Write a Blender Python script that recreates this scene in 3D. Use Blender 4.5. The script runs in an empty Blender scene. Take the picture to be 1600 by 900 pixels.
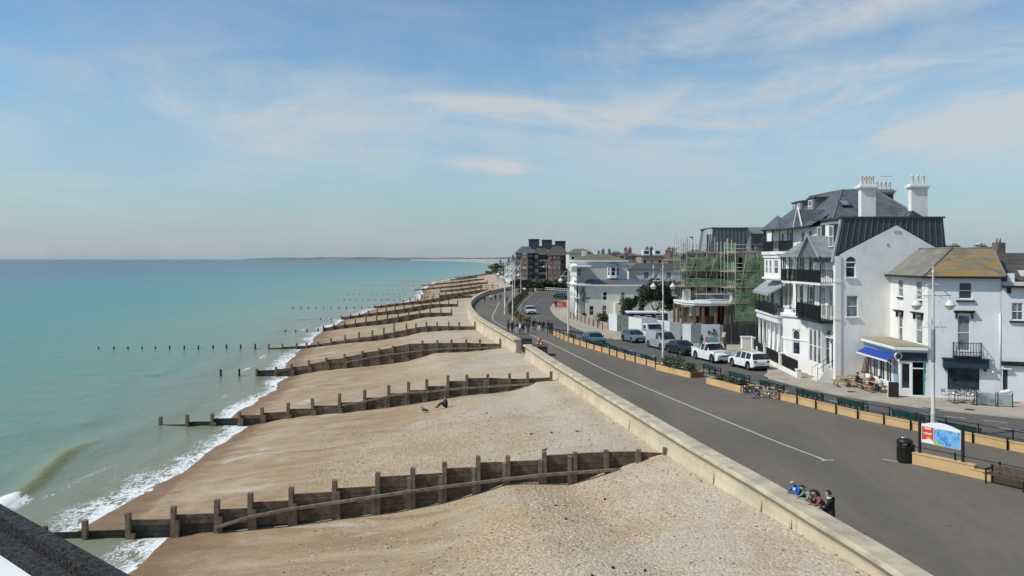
import bpy, bmesh, math, random
from mathutils import Vector, Matrix, noise as mn
R = random.Random(11)
S = bpy.context.scene
C = S.collection
F, CZ, HY = 1300.0, 10.0, 405.0          # focal length in photo pixels, eye height, horizon row
rad = math.radians

# ------------------------------------------------------------------ camera
cd = bpy.data.cameras.new('camera'); cam = bpy.data.objects.new('camera', cd); C.objects.link(cam)
cam.location = (0, 0, CZ); cam.rotation_euler = (rad(90), 0, 0)
cd.sensor_width = 36.0; cd.lens = 36.0 * F / 1600; cd.shift_y = -45 / 1600
cd.clip_start = 0.1; cd.clip_end = 60000
S.camera = cam

# ------------------------------------------------------------------ sun and sky
SUN_EL, SUN_AZ = 48.0, 254.0             # azimuth clockwise from +Y (view direction): sun over the sea, on the left
w = bpy.data.worlds.new('World'); S.world = w; w.use_nodes = True
sd = bpy.data.lights.new('sun', 'SUN'); sd.energy = 4.0; sd.angle = rad(0.55); sd.color = (1.0, 0.955, 0.88)
sun = bpy.data.objects.new('sun', sd); C.objects.link(sun)
to_sun = Vector((math.sin(rad(SUN_AZ)) * math.cos(rad(SUN_EL)), math.cos(rad(SUN_AZ)) * math.cos(rad(SUN_EL)), math.sin(rad(SUN_EL))))
sun.rotation_euler = to_sun.to_track_quat('Z', 'Y').to_euler(); sun.location = (-60, -20, 80)
S.view_settings.view_transform = 'Standard'; S.view_settings.look = 'None'
S.view_settings.exposure = -0.10; S.view_settings.gamma = 1.0; S.view_settings.use_curve_mapping = False
S.cycles.volume_bounces = 0


class NT:
    """small helper for node trees"""
    def __init__(s, tree): s.t = tree; s.n = tree.nodes; s.l = tree.links
    def node(s, typ, **kw):
        n = s.n.new(typ)
        for k, v in kw.items():
            if k == 'inp':
                for a, b in v.items():
                    if isinstance(b, bpy.types.NodeSocket): s.l.new(b, n.inputs[a])
                    else: n.inputs[a].default_value = b
            else: setattr(n, k, v)
        return n
    def math(s, op, a, b=0.0, c=None, clamp=False):
        n = s.n.new('ShaderNodeMath'); n.operation = op; n.use_clamp = clamp
        for i, x in enumerate((a, b) if c is None else (a, b, c)):
            if isinstance(x, bpy.types.NodeSocket): s.l.new(x, n.inputs[i])
            else: n.inputs[i].default_value = x
        return n.outputs[0]
    def mix(s, fac, a, b, blend='MIX'):
        n = s.n.new('ShaderNodeMixRGB'); n.blend_type = blend
        for i, x in enumerate((fac, a, b)):
            if isinstance(x, bpy.types.NodeSocket): s.l.new(x, n.inputs[i])
            elif i == 0: n.inputs[0].default_value = x
            else: n.inputs[i].default_value = (*x, 1) if len(x) == 3 else x
        return n.outputs[0]
    def ramp(s, fac, stops, interp='LINEAR'):
        n = s.n.new('ShaderNodeValToRGB'); s.l.new(fac, n.inputs[0]); e = n.color_ramp.elements
        n.color_ramp.interpolation = interp
        while len(e) < len(stops): e.new(0.5)
        for i, (p, c) in enumerate(stops):
            e[i].position = p
            e[i].color = (c, c, c, 1) if isinstance(c, (int, float)) else (*c, 1)
        return n.outputs[0]
    def smooth(s, x, lo, hi):
        n = s.n.new('ShaderNodeMapRange'); n.interpolation_type = 'SMOOTHSTEP'
        s.l.new(x, n.inputs[0]); n.inputs[1].default_value = lo; n.inputs[2].default_value = hi
        return n.outputs[0]
    def noise(s, vec, scale, detail=3, rough=0.55, dist=0.0):
        n = s.n.new('ShaderNodeTexNoise'); n.inputs['Scale'].default_value = scale; n.inputs['Detail'].default_value = detail
        n.inputs['Roughness'].default_value = rough; n.inputs['Distortion'].default_value = dist
        if vec is not None: s.l.new(vec, n.inputs['Vector'])
        return n.outputs[0]
    def mapping(s, vec, scale=(1, 1, 1), rot=(0, 0, 0), loc=(0, 0, 0)):
        n = s.n.new('ShaderNodeMapping'); s.l.new(vec, n.inputs[0])
        n.inputs['Location'].default_value = loc; n.inputs['Rotation'].default_value = rot; n.inputs['Scale'].default_value = scale
        return n.outputs[0]


def build_world():
    t = NT(w.node_tree); t.n.clear()
    out = t.node('ShaderNodeOutputWorld'); bg = t.node('ShaderNodeBackground')
    sky = t.node('ShaderNodeTexSky', sky_type='NISHITA')
    sky.sun_disc = False; sky.sun_elevation = rad(SUN_EL); sky.sun_rotation = rad(SUN_AZ)
    sky.altitude = 0; sky.air_density = 1.0; sky.dust_density = 0.3; sky.ozone_density = 1.6
    tc = t.node('ShaderNodeTexCoord'); sep = t.node('ShaderNodeSeparateXYZ', inp={0: tc.outputs['Generated']})
    x, y, z = sep.outputs
    zz = t.math('MAXIMUM', z, 0.02)
    # thin high cloud lies on a plane far above: direction divided by height
    comb = t.node('ShaderNodeCombineXYZ', inp={0: t.math('DIVIDE', x, t.math('ADD', zz, 0.10)), 1: t.math('DIVIDE', y, t.math('ADD', zz, 0.10)), 2: 0.0})
    P = comb.outputs[0]
    az = t.math('ARCTAN2', x, y)             # 0 straight ahead, positive to the right
    el = z
    def blob(a0, e0, ra, re, tilt=0.0):
        da = t.math('SUBTRACT', az, a0); de = t.math('SUBTRACT', t.math('SUBTRACT', el, e0), t.math('MULTIPLY', da, tilt))
        d = t.math('SQRT', t.math('ADD', t.math('POWER', t.math('DIVIDE', t.math('ABSOLUTE', da), ra), 2.0), t.math('POWER', t.math('DIVIDE', t.math('ABSOLUTE', de), re), 2.0)))
        return t.math('SUBTRACT', 1.0, t.smooth(d, 0.15, 1.0))
    dirv = tc.outputs['Generated']
    n1 = t.noise(t.mapping(dirv, (2.2, 2.2, 9.0), (0, rad(-14), 0)), 1.6, 7, 0.62, 0.7)      # long drawn-out veils
    n2 = t.noise(t.mapping(P, (1.0, 0.32, 1), (0, 0, rad(24)), (3.1, 0.7, 0)), 1.5, 8, 0.66, 1.1)
    n3 = t.noise(t.mapping(dirv, (7, 7, 24), (0, rad(-8), 0), (1.4, 0, 2.2)), 2.0, 6, 0.6, 0.5)
    veil = t.smooth(t.math('ADD', t.math('MULTIPLY', n1, 0.6), t.math('MULTIPLY', n2, 0.4)), 0.37, 0.64)
    big = t.math('MAXIMUM', blob(0.52, 0.165, 0.75, 0.10, 0.02), t.math('MULTIPLY', blob(0.36, 0.27, 0.36, 0.05, 0.10), 0.75))
    left = t.math('MAXIMUM', t.math('MULTIPLY', blob(-0.30, 0.155, 0.36, 0.11, 0.0), 0.55), t.math('MULTIPLY', blob(-0.72, 0.10, 0.5, 0.09, 0.0), 0.5))
    small = t.math('MULTIPLY', blob(-0.022, 0.112, 0.085, 0.017, -0.05), t.smooth(n3, 0.30, 0.62))
    streak = t.math('MULTIPLY', blob(0.02, 0.175, 0.20, 0.022, -0.10), t.smooth(n1, 0.36, 0.6))
    dens = t.math('ADD', t.math('MULTIPLY', big, t.math('ADD', 0.20, t.math('MULTIPLY', veil, 0.92))), t.math('MULTIPLY', left, t.math('ADD', 0.18, t.math('MULTIPLY', veil, 0.95))))
    dens = t.math('ADD', dens, t.math('MULTIPLY', veil, 0.20))
    dens = t.math('ADD', dens, t.math('MULTIPLY', small, 0.85)); dens = t.math('ADD', dens, t.math('MULTIPLY', streak, 0.8))
    dens = t.math('MINIMUM', dens, 0.86)
    low = t.math('SUBTRACT', 1.0, t.smooth(el, -0.06, 0.215))                  # milky low air
    base = t.mix(t.math('MULTIPLY', low, 0.9), t.mix(1.0, sky.outputs[0], (0.80, 0.985, 1.03), 'MULTIPLY'), HAZE)
    col = t.mix(dens, base, CLOUD)
    t.l.new(col, bg.inputs[0]); bg.inputs[1].default_value = SKY_STRENGTH
    t.l.new(bg.outputs[0], out.inputs[0])
SKY_STRENGTH = 0.13
CLOUD = (4.7, 5.1, 5.4); HAZE = (2.45, 3.0, 3.8)
build_world()

# ------------------------------------------------------------------ materials
def pos(t):
    return t.node('ShaderNodeNewGeometry').outputs['Position']
MATS = {}
def mat(name, col, rough=0.75, var=0.12, scale=1.5, bump=0.0, bscale=25.0, metal=0.0, spec=0.4, col2=None, dirt=0.0, detail=4):
    """plain surface with uneven colour, a little grime and fine relief"""
    if name in MATS: return MATS[name]
    m = bpy.data.materials.new(name); m.use_nodes = True; MATS[name] = m
    t = NT(m.node_tree); b = t.n['Principled BSDF']; P = pos(t)
    n = t.noise(P, scale, detail, 0.6)
    lo = [max(0, c * (1 - var)) for c in col]; hi = [min(1, c * (1 + var)) for c in col]
    if col2: lo, hi = col, col2
    c = t.mix(t.smooth(n, 0.3, 0.7), lo, hi)
    if dirt:
        n2 = t.noise(t.mapping(P, (1.2, 1.2, 0.25)), 1.1, 6, 0.7)
        c = t.mix(t.math('MULTIPLY', t.smooth(n2, 0.5, 0.78), dirt), c, [x * 0.45 for x in col])
    t.l.new(c, b.inputs['Base Color'])
    b.inputs['Roughness'].default_value = rough; b.inputs['Metallic'].default_value = metal
    b.inputs['Specular IOR Level'].default_value = spec
    if bump:
        bn = t.node('ShaderNodeBump', inp={'Strength': bump, 'Distance': 0.05, 'Height': t.noise(P, bscale, 4, 0.6)})
        t.l.new(bn.outputs[0], b.inputs['Normal'])
    return m

def slate(name, col, row=0.28, var=0.35, lichen=None, rough=0.6, width=0.35):
    """courses of slates or tiles: colour per slate, fine course relief"""
    m = bpy.data.materials.new(name); m.use_nodes = True; MATS[name] = m
    t = NT(m.node_tree); b = t.n['Principled BSDF']; P = pos(t)
    sx = t.node('ShaderNodeSeparateXYZ', inp={0: P})
    u = t.math('ADD', t.math('MULTIPLY', sx.outputs[0], 0.8), t.math('MULTIPLY', sx.outputs[1], 0.6))
    cb = t.node('ShaderNodeCombineXYZ', inp={0: u, 1: sx.outputs[2], 2: 0.0})
    br = t.node('ShaderNodeTexBrick', inp={'Vector': cb.outputs[0], 'Scale': 1.0, 'Mortar Size': 0.012, 'Brick Width': width, 'Row Height': row,
                'Color1': (*[c * (1 - var) for c in col], 1), 'Color2': (*[min(1, c * (1 + var)) for c in col], 1), 'Mortar': (*[c * 0.5 for c in col], 1)})
    c = t.mix(t.smooth(t.noise(P, 0.9, 5, 0.7), 0.35, 0.7), br.outputs['Color'], [x * 1.25 for x in col])
    if lichen:
        sz = sx.outputs[2]
        n = t.noise(t.mapping(P, (1, 1, 1.6)), 0.75, 6, 0.66, 0.4)
        a = t.smooth(n, 0.42, 0.60)
        c = t.mix(t.math('MULTIPLY', a, 0.9), c, lichen[0])
        n = t.noise(t.mapping(P, (1, 1, 2.2), loc=(7, 2, 0)), 1.3, 6, 0.7, 0.3)
        c = t.mix(t.math('MULTIPLY', t.smooth(n, 0.55, 0.68), 0.8), c, lichen[1])
    t.l.new(c, b.inputs['Base Color']); b.inputs['Roughness'].default_value = rough
    bn = t.node('ShaderNodeBump', inp={'Strength': 0.5, 'Distance': 0.02, 'Height': t.math('SUBTRACT', 1.0, br.outputs['Fac'])})
    t.l.new(bn.outputs[0], b.inputs['Normal'])
    return m

def brick(name, col, scale=1.0):
    m = bpy.data.materials.new(name); m.use_nodes = True; MATS[name] = m
    t = NT(m.node_tree); b = t.n['Principled BSDF']; P = pos(t)
    sx = t.node('ShaderNodeSeparateXYZ', inp={0: P})
    cb = t.node('ShaderNodeCombineXYZ', inp={0: t.math('ADD', sx.outputs[0], sx.outputs[1]), 1: sx.outputs[2], 2: 0.0})
    br = t.node('ShaderNodeTexBrick', inp={'Vector': cb.outputs[0], 'Scale': scale, 'Mortar Size': 0.012, 'Brick Width': 0.225, 'Row Height': 0.075,
                'Color1': (*[c * 0.8 for c in col], 1), 'Color2': (*[c * 1.2 for c in col], 1), 'Mortar': (0.32, 0.30, 0.27, 1)})
    c = t.mix(t.smooth(t.noise(P, 0.6, 5, 0.7), 0.4, 0.75), br.outputs['Color'], [x * 0.7 for x in col])
    t.l.new(c, b.inputs['Base Color']); b.inputs['Roughness'].default_value = 0.85
    return m

def glass(name, col=(0.02, 0.026, 0.032), rough=0.06, var=0.0):
    m = bpy.data.materials.new(name); m.use_nodes = True; MATS[name] = m
    t = NT(m.node_tree); b = t.n['Principled BSDF']
    c = t.mix(t.smooth(t.noise(pos(t), 0.9, 2, 0.5), 0.42, 0.6), [x * 0.7 for x in col], [min(1, x * 1.5 + 0.012) for x in col])
    t.l.new(c, b.inputs['Base Color']); b.inputs['Roughness'].default_value = rough; b.inputs['Specular IOR Level'].default_value = 0.6
    return m

def leaf(name, a, b_, rough=0.6):
    m = bpy.data.materials.new(name); m.use_nodes = True; MATS[name] = m
    t = NT(m.node_tree); b = t.n['Principled BSDF']
    oi = t.node('ShaderNodeNewGeometry').outputs['Random Per Island']
    c = t.mix(oi, a, b_); t.l.new(c, b.inputs['Base Color']); b.inputs['Roughness'].default_value = rough
    b.inputs['Specular IOR Level'].default_value = 0.25
    return m

# ------------------------------------------------------------------ geometry helpers
def at(px, py, Y): return Vector(((px - 800) * Y / F, Y, CZ - (py - HY) * Y / F))      # point at depth Y
def gp(px, py, z=0.0):                                                                  # point on a level
    Y = (CZ - z) * F / (py - HY); return Vector(((px - 800) * Y / F, Y, z))
def on_plane(px, py, P0, n):
    d = Vector(((px - 800) / F, 1.0, -(py - HY) / F)); o = Vector((0, 0, CZ)); n = Vector(n)
    return o + d * ((Vector(P0) - o).dot(n) / d.dot(n))
def lerp(a, b, t): return a + (b - a) * t
def table(tab, x):
    if x <= tab[0][0]: return tab[0][1]
    for (a, va), (b, vb) in zip(tab, tab[1:]):
        if x <= b: return lerp(va, vb, (x - a) / (b - a) if b > a else 0)
    return tab[-1][1]
def resample(pts, n):
    P = [Vector(p) for p in pts]; L = [0.0]
    for a, b in zip(P, P[1:]): L.append(L[-1] + (b - a).length)
    out = []; k = 0
    for i in range(n):
        s = L[-1] * i / (n - 1)
        while k < len(P) - 2 and L[k + 1] < s: k += 1
        out.append(P[k].lerp(P[k + 1], (s - L[k]) / max(1e-9, L[k + 1] - L[k])))
    return out
def spline(pts, sub=6):
    P = [Vector(p) for p in pts]; out = []
    for i in range(len(P) - 1):
        p0, p1, p2, p3 = P[max(0, i - 1)], P[i], P[i + 1], P[min(len(P) - 1, i + 2)]
        for k in range(sub):
            t = k / sub
            out.append(0.5 * ((2 * p1) + (p2 - p0) * t + (2 * p0 - 5 * p1 + 4 * p2 - p3) * t * t + (3 * p1 - p0 - 3 * p2 + p3) * t ** 3))
    return out + [P[-1]]

CH = {}                                   # children of each thing and part
class MB:
    def __init__(s): s.v = []; s.f = []; s.m = []; s.s = []
    def add(s, vs, fs, m=0, smooth=False):
        o = len(s.v); s.v += [tuple(v) for v in vs]
        for f in fs: s.f.append(tuple(i + o for i in f)); s.m.append(m); s.s.append(smooth)
        return s
    def quad(s, a, b, c, d, m=0): return s.add((a, b, c, d), ((0, 1, 2, 3),), m)
    def poly(s, pts, m=0): return s.add(pts, (tuple(range(len(pts))),), m)
    def obox(s, o, a, b, c, m=0):
        o, a, b, c = map(Vector, (o, a, b, c))
        v = [o, o + a, o + a + b, o + b, o + c, o + a + c, o + a + b + c, o + b + c]
        return s.add(v, ((0, 3, 2, 1), (4, 5, 6, 7), (0, 1, 5, 4), (1, 2, 6, 5), (2, 3, 7, 6), (3, 0, 4, 7)), m)
    def box(s, c, d, rz=0.0, m=0):
        ca, sa = math.cos(rz), math.sin(rz); a = Vector((ca * d[0], sa * d[0], 0)); b = Vector((-sa * d[1], ca * d[1], 0)); h = Vector((0, 0, d[2]))
        return s.obox(Vector(c) - a / 2 - b / 2 - h / 2, a, b, h, m)
    def prism(s, poly, z0, z1, m=0, top=True):
        n = len(poly); v = [(p[0], p[1], z0) for p in poly] + [(p[0], p[1], z1) for p in poly]
        f = [(i, (i + 1) % n, n + (i + 1) % n, n + i) for i in range(n)]
        if top: f += [tuple(range(n - 1, -1, -1)), tuple(range(n, 2 * n))]
        return s.add(v, f, m)
    def extr(s, pts, vec, m=0):
        n = len(pts); vec = Vector(vec); v = [Vector(p) for p in pts]; v += [p + vec for p in v]
        f = [(i, (i + 1) % n, n + (i + 1) % n, n + i) for i in range(n)] + [tuple(range(n - 1, -1, -1)), tuple(range(n, 2 * n))]
        return s.add(v, f, m)
    def tube(s, pts, r, n=6, m=0, cap=True, smooth=True, closed=False):
        P = [Vector(p) for p in pts]; k = len(P); rr = r if isinstance(r, (list, tuple)) else [r] * k
        vs = []; up = None
        for i, p in enumerate(P):
            a = P[i - 1] if (i or closed) else p; b = P[(i + 1) % k] if (i < k - 1 or closed) else p
            d = (b - a).normalized() if (b - a).length > 1e-9 else Vector((0, 0, 1))
            if up is None: up = Vector((0, 0, 1)) if abs(d.z) < 0.9 else Vector((1, 0, 0))
            x = d.cross(up)
            if x.length < 1e-6: up = Vector((0, 1, 0)); x = d.cross(up)
            x.normalize(); y = x.cross(d).normalized(); up = y
            for j in range(n):
                an = 2 * math.pi * j / n; vs.append(p + (x * math.cos(an) + y * math.sin(an)) * rr[i])
        fs = [(i * n + j, i * n + (j + 1) % n, ((i + 1) % k) * n + (j + 1) % n, ((i + 1) % k) * n + j) for i in range(k if closed else k - 1) for j in range(n)]
        s.add(vs, fs, m, smooth)
        if cap and not closed:
            s.f.append(tuple(len(s.v) - len(vs) + j for j in range(n - 1, -1, -1))); s.m.append(m); s.s.append(False)
            s.f.append(tuple(len(s.v) - n + j for j in range(n))); s.m.append(m); s.s.append(False)
        return s
    def lathe(s, prof, n=12, o=(0, 0, 0), m=0, smooth=True, axis='z'):
        vs = []
        for r, z in prof:
            for j in range(n):
                a = 2 * math.pi * j / n; p = (r * math.cos(a), r * math.sin(a), z)
                if axis == 'y': p = (p[0], p[2], p[1])
                if axis == 'x': p = (p[2], p[0], p[1])
                vs.append((p[0] + o[0], p[1] + o[1], p[2] + o[2]))
        k = len(prof); fs = [(i * n + j, i * n + (j + 1) % n, (i + 1) * n + (j + 1) % n, (i + 1) * n + j) for i in range(k - 1) for j in range(n)]
        fs += [tuple(range(n - 1, -1, -1)), tuple((k - 1) * n + j for j in range(n))]
        return s.add(vs, fs, m, smooth)
    def ball(s, c, r, n=8, m=0):
        rx, ry, rz = r if isinstance(r, (tuple, list)) else (r, r, r); k = max(4, n // 2 + 1); vs = []
        for i in range(k + 1):
            th = math.pi * i / k
            for j in range(n):
                a = 2 * math.pi * j / n; q = max(0.02, math.sin(th)); vs.append((c[0] + rx * q * math.cos(a), c[1] + ry * q * math.sin(a), c[2] + rz * math.cos(th)))
        return s.add(vs, [(i * n + j, (i + 1) * n + j, (i + 1) * n + (j + 1) % n, i * n + (j + 1) % n) for i in range(k) for j in range(n)], m, True)
    def mesh(s, name, mats):
        me = bpy.data.meshes.new(name); me.from_pydata(s.v, [], s.f)
        for mm in (mats if isinstance(mats, (list, tuple)) else [mats]): me.materials.append(mm)
        me.polygons.foreach_set('material_index', s.m); me.polygons.foreach_set('use_smooth', s.s); me.update()
        return me
    def build(s, name, mats, parent=None, world=False, label=None):
        if world and parent is not None:
            inv = wm(parent).inverted(); s.v = [tuple(inv @ Vector(v)) for v in s.v]
        o = bpy.data.objects.new(name, s.mesh(name, mats)); C.objects.link(o)
        if parent is not None: o.parent = parent; CH.setdefault(parent.name, []).append(o)
        if label: o['label'] = label
        return o
def wm(o):
    m = Matrix.LocRotScale(o.location, o.rotation_euler, o.scale)
    return wm(o.parent) @ m if o.parent else m
def tag(o, label=None, cat=None, group=None, kind=None):
    if label: o['label'] = label
    if cat: o['category'] = cat
    if group: o['group'] = group
    if kind: o['kind'] = kind
    return o
def thing(name, label, cat, loc=(0, 0, 0), rz=0.0, group=None):
    o = bpy.data.objects.new(name, None); C.objects.link(o); o.location = loc; o.rotation_euler = (0, 0, rz); o.empty_display_size = 0.3
    return tag(o, label, cat, group)
def copy_tree(o, parent=None):
    c = o.copy(); C.objects.link(c)
    if parent: c.parent = parent; CH.setdefault(parent.name, []).append(c)
    for ch in list(CH.get(o.name, [])): copy_tree(ch, c)
    return c
def place(root, loc, rz=0.0, label=None, group=None):
    root.location = loc; root.rotation_euler = (0, 0, rz); return tag(root, label, None, group)
def struct(name, mb, mats): return tag(mb.build(name, mats), kind='structure')

def wall_open(mb, O, u, W, H, ops, n, depth=0.14, m=0):
    """upright wall sheet with real openings and their reveals; ops = (x0, z0, x1, z1)"""
    O, u, n = Vector(O), Vector(u).normalized(), Vector(n).normalized(); up = Vector((0, 0, 1))
    ops = [(max(0.02, a), max(0.0, b), min(W - 0.02, c), min(H - 0.02, d)) for a, b, c, d in ops]
    xs = sorted({0.0, W, *[q for o in ops for q in (o[0], o[2])]}); zs = sorted({0.0, H, *[q for o in ops for q in (o[1], o[3])]})
    P = lambda x, z, d=0.0: O + u * x + up * z - n * d
    for x0, x1 in zip(xs, xs[1:]):
        for z0, z1 in zip(zs, zs[1:]):
            cx, cz = (x0 + x1) / 2, (z0 + z1) / 2
            if any(a < cx < c and b < cz < d for a, b, c, d in ops): continue
            mb.quad(P(x0, z0), P(x1, z0), P(x1, z1), P(x0, z1), m)
    for a, b, c, d in ops:
        for q in (((a, b), (a, d)), ((a, d), (c, d)), ((c, d), (c, b)), ((c, b), (a, b))):
            (x0, z0), (x1, z1) = q
            mb.quad(P(x0, z0), P(x1, z1), P(x1, z1, depth), P(x0, z0, depth), m)
    return mb
def window(parent, O, u, n, w_, h, frame, pane, depth=0.10, bars=1, vbars=0, t=0.06, name='window'):
    """sash window standing in its opening: frame is the part, pane a sub-part"""
    O, u, n = Vector(O), Vector(u).normalized(), Vector(n).normalized(); up = Vector((0, 0, 1)); B = O - n * depth
    f = MB()
    def bar(x0, z0, x1, z1, d=0.05): f.obox(B + u * x0 + up * z0, u * (x1 - x0), n * d, up * (z1 - z0))
    bar(0, 0, t, h); bar(w_ - t, 0, w_, h); bar(t, 0, w_ - t, t); bar(t, h - t, w_ - t, h)
    for i in range(bars): z = h * (i + 1) / (bars + 1); bar(t, z - t / 2, w_ - t, z + t / 2, 0.06)
    for i in range(vbars): x = w_ * (i + 1) / (vbars + 1); bar(x - t / 3, t, x + t / 3, h - t, 0.045)
    fo = f.build(name, frame, parent, True)
    p = MB(); p.obox(B + u * t * 0.5 + up * t * 0.5 + n * 0.005, u * (w_ - t), n * 0.012, up * (h - t)); p.build('pane', pane, fo, True)
    return fo

# ------------------------------------------------------------------ colours
WHITE = mat('white_render', (0.82, 0.80, 0.76), 0.8, 0.05, 0.7, 0.15, 14, dirt=0.28)
CREAM = mat('cream_render', (0.66, 0.64, 0.56), 0.85, 0.06, 0.5, 0.15, 10, dirt=0.18)
BLUEW = mat('pale_blue_render', (0.75, 0.76, 0.78), 0.8, 0.05, 0.5, 0.15, 12, dirt=0.26)
WPAINT = mat('white_gloss_paint', (0.80, 0.80, 0.78), 0.45, 0.04, 2)
BLACK = mat('black_iron', (0.015, 0.015, 0.017), 0.5, 0.3, 4)
NAVY = mat('navy_paint', (0.022, 0.04, 0.065), 0.5, 0.15, 2)
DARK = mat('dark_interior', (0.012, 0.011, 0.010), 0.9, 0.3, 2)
GLASS = glass('window_glass'); GLASSB = glass('window_glass_blind', (0.14, 0.16, 0.17), 0.12); GLASSC = glass('window_glass_curtain', (0.42, 0.43, 0.42), 0.2)
SLATE = slate('blue_grey_slate', (0.085, 0.095, 0.11), 0.3)
SLATEL = slate('pale_slate', (0.20, 0.215, 0.215), 0.3, 0.18)  # lighter slate for the mansard front, turret and gabled canopy
SLATEG = slate('lichen_slate', (0.165, 0.140, 0.105), 0.28, 0.3, ((0.27, 0.165, 0.045), (0.29, 0.24, 0.05)), width=0.4)
SLATEP = slate('grey_mossy_slate', (0.20, 0.19, 0.165), 0.28, 0.3, ((0.17, 0.165, 0.13), (0.22, 0.19, 0.15)), width=0.4)
SLATEB = slate('brown_tile', (0.075, 0.062, 0.05), 0.3, 0.3)
TILER = slate('red_brown_tile', (0.16, 0.085, 0.06), 0.3, 0.3)
MOSS = slate('mossy_brown_tile', (0.14, 0.125, 0.065), 0.3, 0.3)
ZINC = mat('dark_zinc', (0.062, 0.066, 0.074), 0.5, 0.15, 0.8, metal=0.2)
ZINCL = mat('pale_zinc', (0.33, 0.35, 0.35), 0.5, 0.10, 0.8, metal=0.1)
ZINCM = mat('mid_zinc', (0.14, 0.155, 0.17), 0.5, 0.10, 0.6, metal=0.1)
BRICKR = brick('red_brick', (0.27, 0.105, 0.07)); BRICKD = brick('dark_brick', (0.11, 0.065, 0.05)); BRICKY = brick('buff_brick', (0.38, 0.31, 0.22))
POT = mat('pale_clay_pot', (0.62, 0.59, 0.52), 0.8, 0.12, 6)
TIMBER = mat('weathered_groyne_timber', (0.088, 0.057, 0.035), 0.85, 0.4, 3.0, 0.5, 22, col2=(0.18, 0.125, 0.08), dirt=0.5)
TIMBERP = mat('groyne_post_timber', (0.125, 0.085, 0.055), 0.85, 0.35, 3.0, 0.5, 22, col2=(0.215, 0.16, 0.11), dirt=0.5)
TIMBERL = mat('bleached_timber', (0.19, 0.165, 0.13), 0.85, 0.3, 3.0, 0.4, 22, dirt=0.4)
TIMBERW = mat('wet_groyne_timber', (0.030, 0.027, 0.020), 0.55, 0.4, 3.0, 0.4, 22)
WALLC = mat('sea_wall_concrete', (0.545, 0.465, 0.335), 0.9, 0.13, 0.35, 0.3, 9, dirt=0.45)
COPING = mat('coping_concrete', (0.46, 0.40, 0.285), 0.9, 0.22, 0.9, 0.3, 12, dirt=0.5)
LOWW = mat('buff_low_wall', (0.58, 0.39, 0.185), 0.85, 0.10, 0.8, 0.15, 12, dirt=0.2)
LOWD = mat('darker_planter_end', (0.22, 0.12, 0.055), 0.85, 0.15, 1.5, 0.2, 12)  # darker brown than the buff sides, for one end wall of each planter
GREENP = mat('green_bench_paint', (0.012, 0.062, 0.055), 0.5, 0.2, 3)
WOOD = mat('bench_wood', (0.085, 0.055, 0.035), 0.7, 0.3, 6)
WOODL = mat('pale_pine', (0.36, 0.24, 0.13), 0.7, 0.25, 5)
LAMP = mat('cream_lamp_paint', (0.66, 0.63, 0.55), 0.5, 0.08, 1.5, dirt=0.2)
LAMPGL = mat('opal_lamp_glass', (0.75, 0.72, 0.62), 0.3, 0.05, 2)
STEELG = mat('galvanised_steel', (0.34, 0.36, 0.34), 0.5, 0.12, 4, metal=0.4)
ALU = mat('aluminium', (0.55, 0.57, 0.58), 0.3, 0.1, 5, metal=0.8)
RUBBER = mat('tyre_rubber', (0.012, 0.012, 0.012), 0.85, 0.2, 8)
RIM = mat('alloy_rim', (0.42, 0.43, 0.45), 0.35, 0.1, 6, metal=0.7)
LEAFD = leaf('dark_evergreen_leaf', (0.025, 0.040, 0.020), (0.065, 0.085, 0.040))
LEAFG = leaf('grey_green_leaf', (0.055, 0.075, 0.04), (0.14, 0.165, 0.10))
LEAFH = leaf('hedge_leaf', (0.03, 0.04, 0.018), (0.085, 0.085, 0.04))
LEAFY = leaf('yellow_flower_leaf', (0.16, 0.12, 0.03), (0.34, 0.25, 0.07))
LEAFB = leaf('reddish_twig', (0.07, 0.035, 0.025), (0.12, 0.07, 0.045))
BARK = mat('bark', (0.07, 0.055, 0.042), 0.9, 0.3, 8, 0.4, 30)
SIGNW = mat('sign_white', (0.80, 0.80, 0.80), 0.4, 0.03, 1); SIGNR = mat('sign_red', (0.62, 0.07, 0.03), 0.45, 0.05, 1)
BINB = mat('black_bin_plastic', (0.018, 0.017, 0.016), 0.45, 0.2, 3)

def asphalt(name, a, b, patch=0.5):
    m = bpy.data.materials.new(name); m.use_nodes = True; MATS[name] = m
    t = NT(m.node_tree); bs = t.n['Principled BSDF']; P = pos(t)
    c = t.mix(t.smooth(t.noise(t.mapping(P, (1, 0.35, 1), (0, 0, rad(-18))), 0.16, 7, 0.7, 0.5), 0.35, 0.68), a, b)
    c = t.mix(t.math('MULTIPLY', t.smooth(t.noise(P, 1.7, 6, 0.75), 0.48, 0.8), 0.45 * patch), c, [x * 0.62 for x in a])
    c = t.mix(t.math('MULTIPLY', t.smooth(t.noise(P, 60, 2, 0.5), 0.5, 0.75), 0.35), c, [x * 1.9 for x in b])
    v = t.node('ShaderNodeTexVoronoi', feature='F1', inp={'Vector': P, 'Scale': 0.55})
    c = t.mix(t.math('MULTIPLY', t.math('SUBTRACT', 1.0, t.smooth(v.outputs['Distance'], 0.03, 0.10)), 0.45), c, [x * 0.5 for x in a])
    t.l.new(c, bs.inputs['Base Color']); bs.inputs['Roughness'].default_value = 0.88; bs.inputs['Specular IOR Level'].default_value = 0.25
    bn = t.node('ShaderNodeBump', inp={'Strength': 0.35, 'Distance': 0.02, 'Height': t.noise(P, 35, 4, 0.7)}); t.l.new(bn.outputs[0], bs.inputs['Normal'])
    return m
PROM = asphalt('promenade_asphalt', (0.118, 0.104, 0.086), (0.160, 0.140, 0.113), 1.0); ROADM = asphalt('road_asphalt', (0.082, 0.077, 0.071), (0.118, 0.110, 0.100), 1.0)
PAVE = mat('pavement_slabs', (0.36, 0.32, 0.25), 0.9, 0.14, 0.35, 0.2, 18, dirt=0.3)
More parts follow.
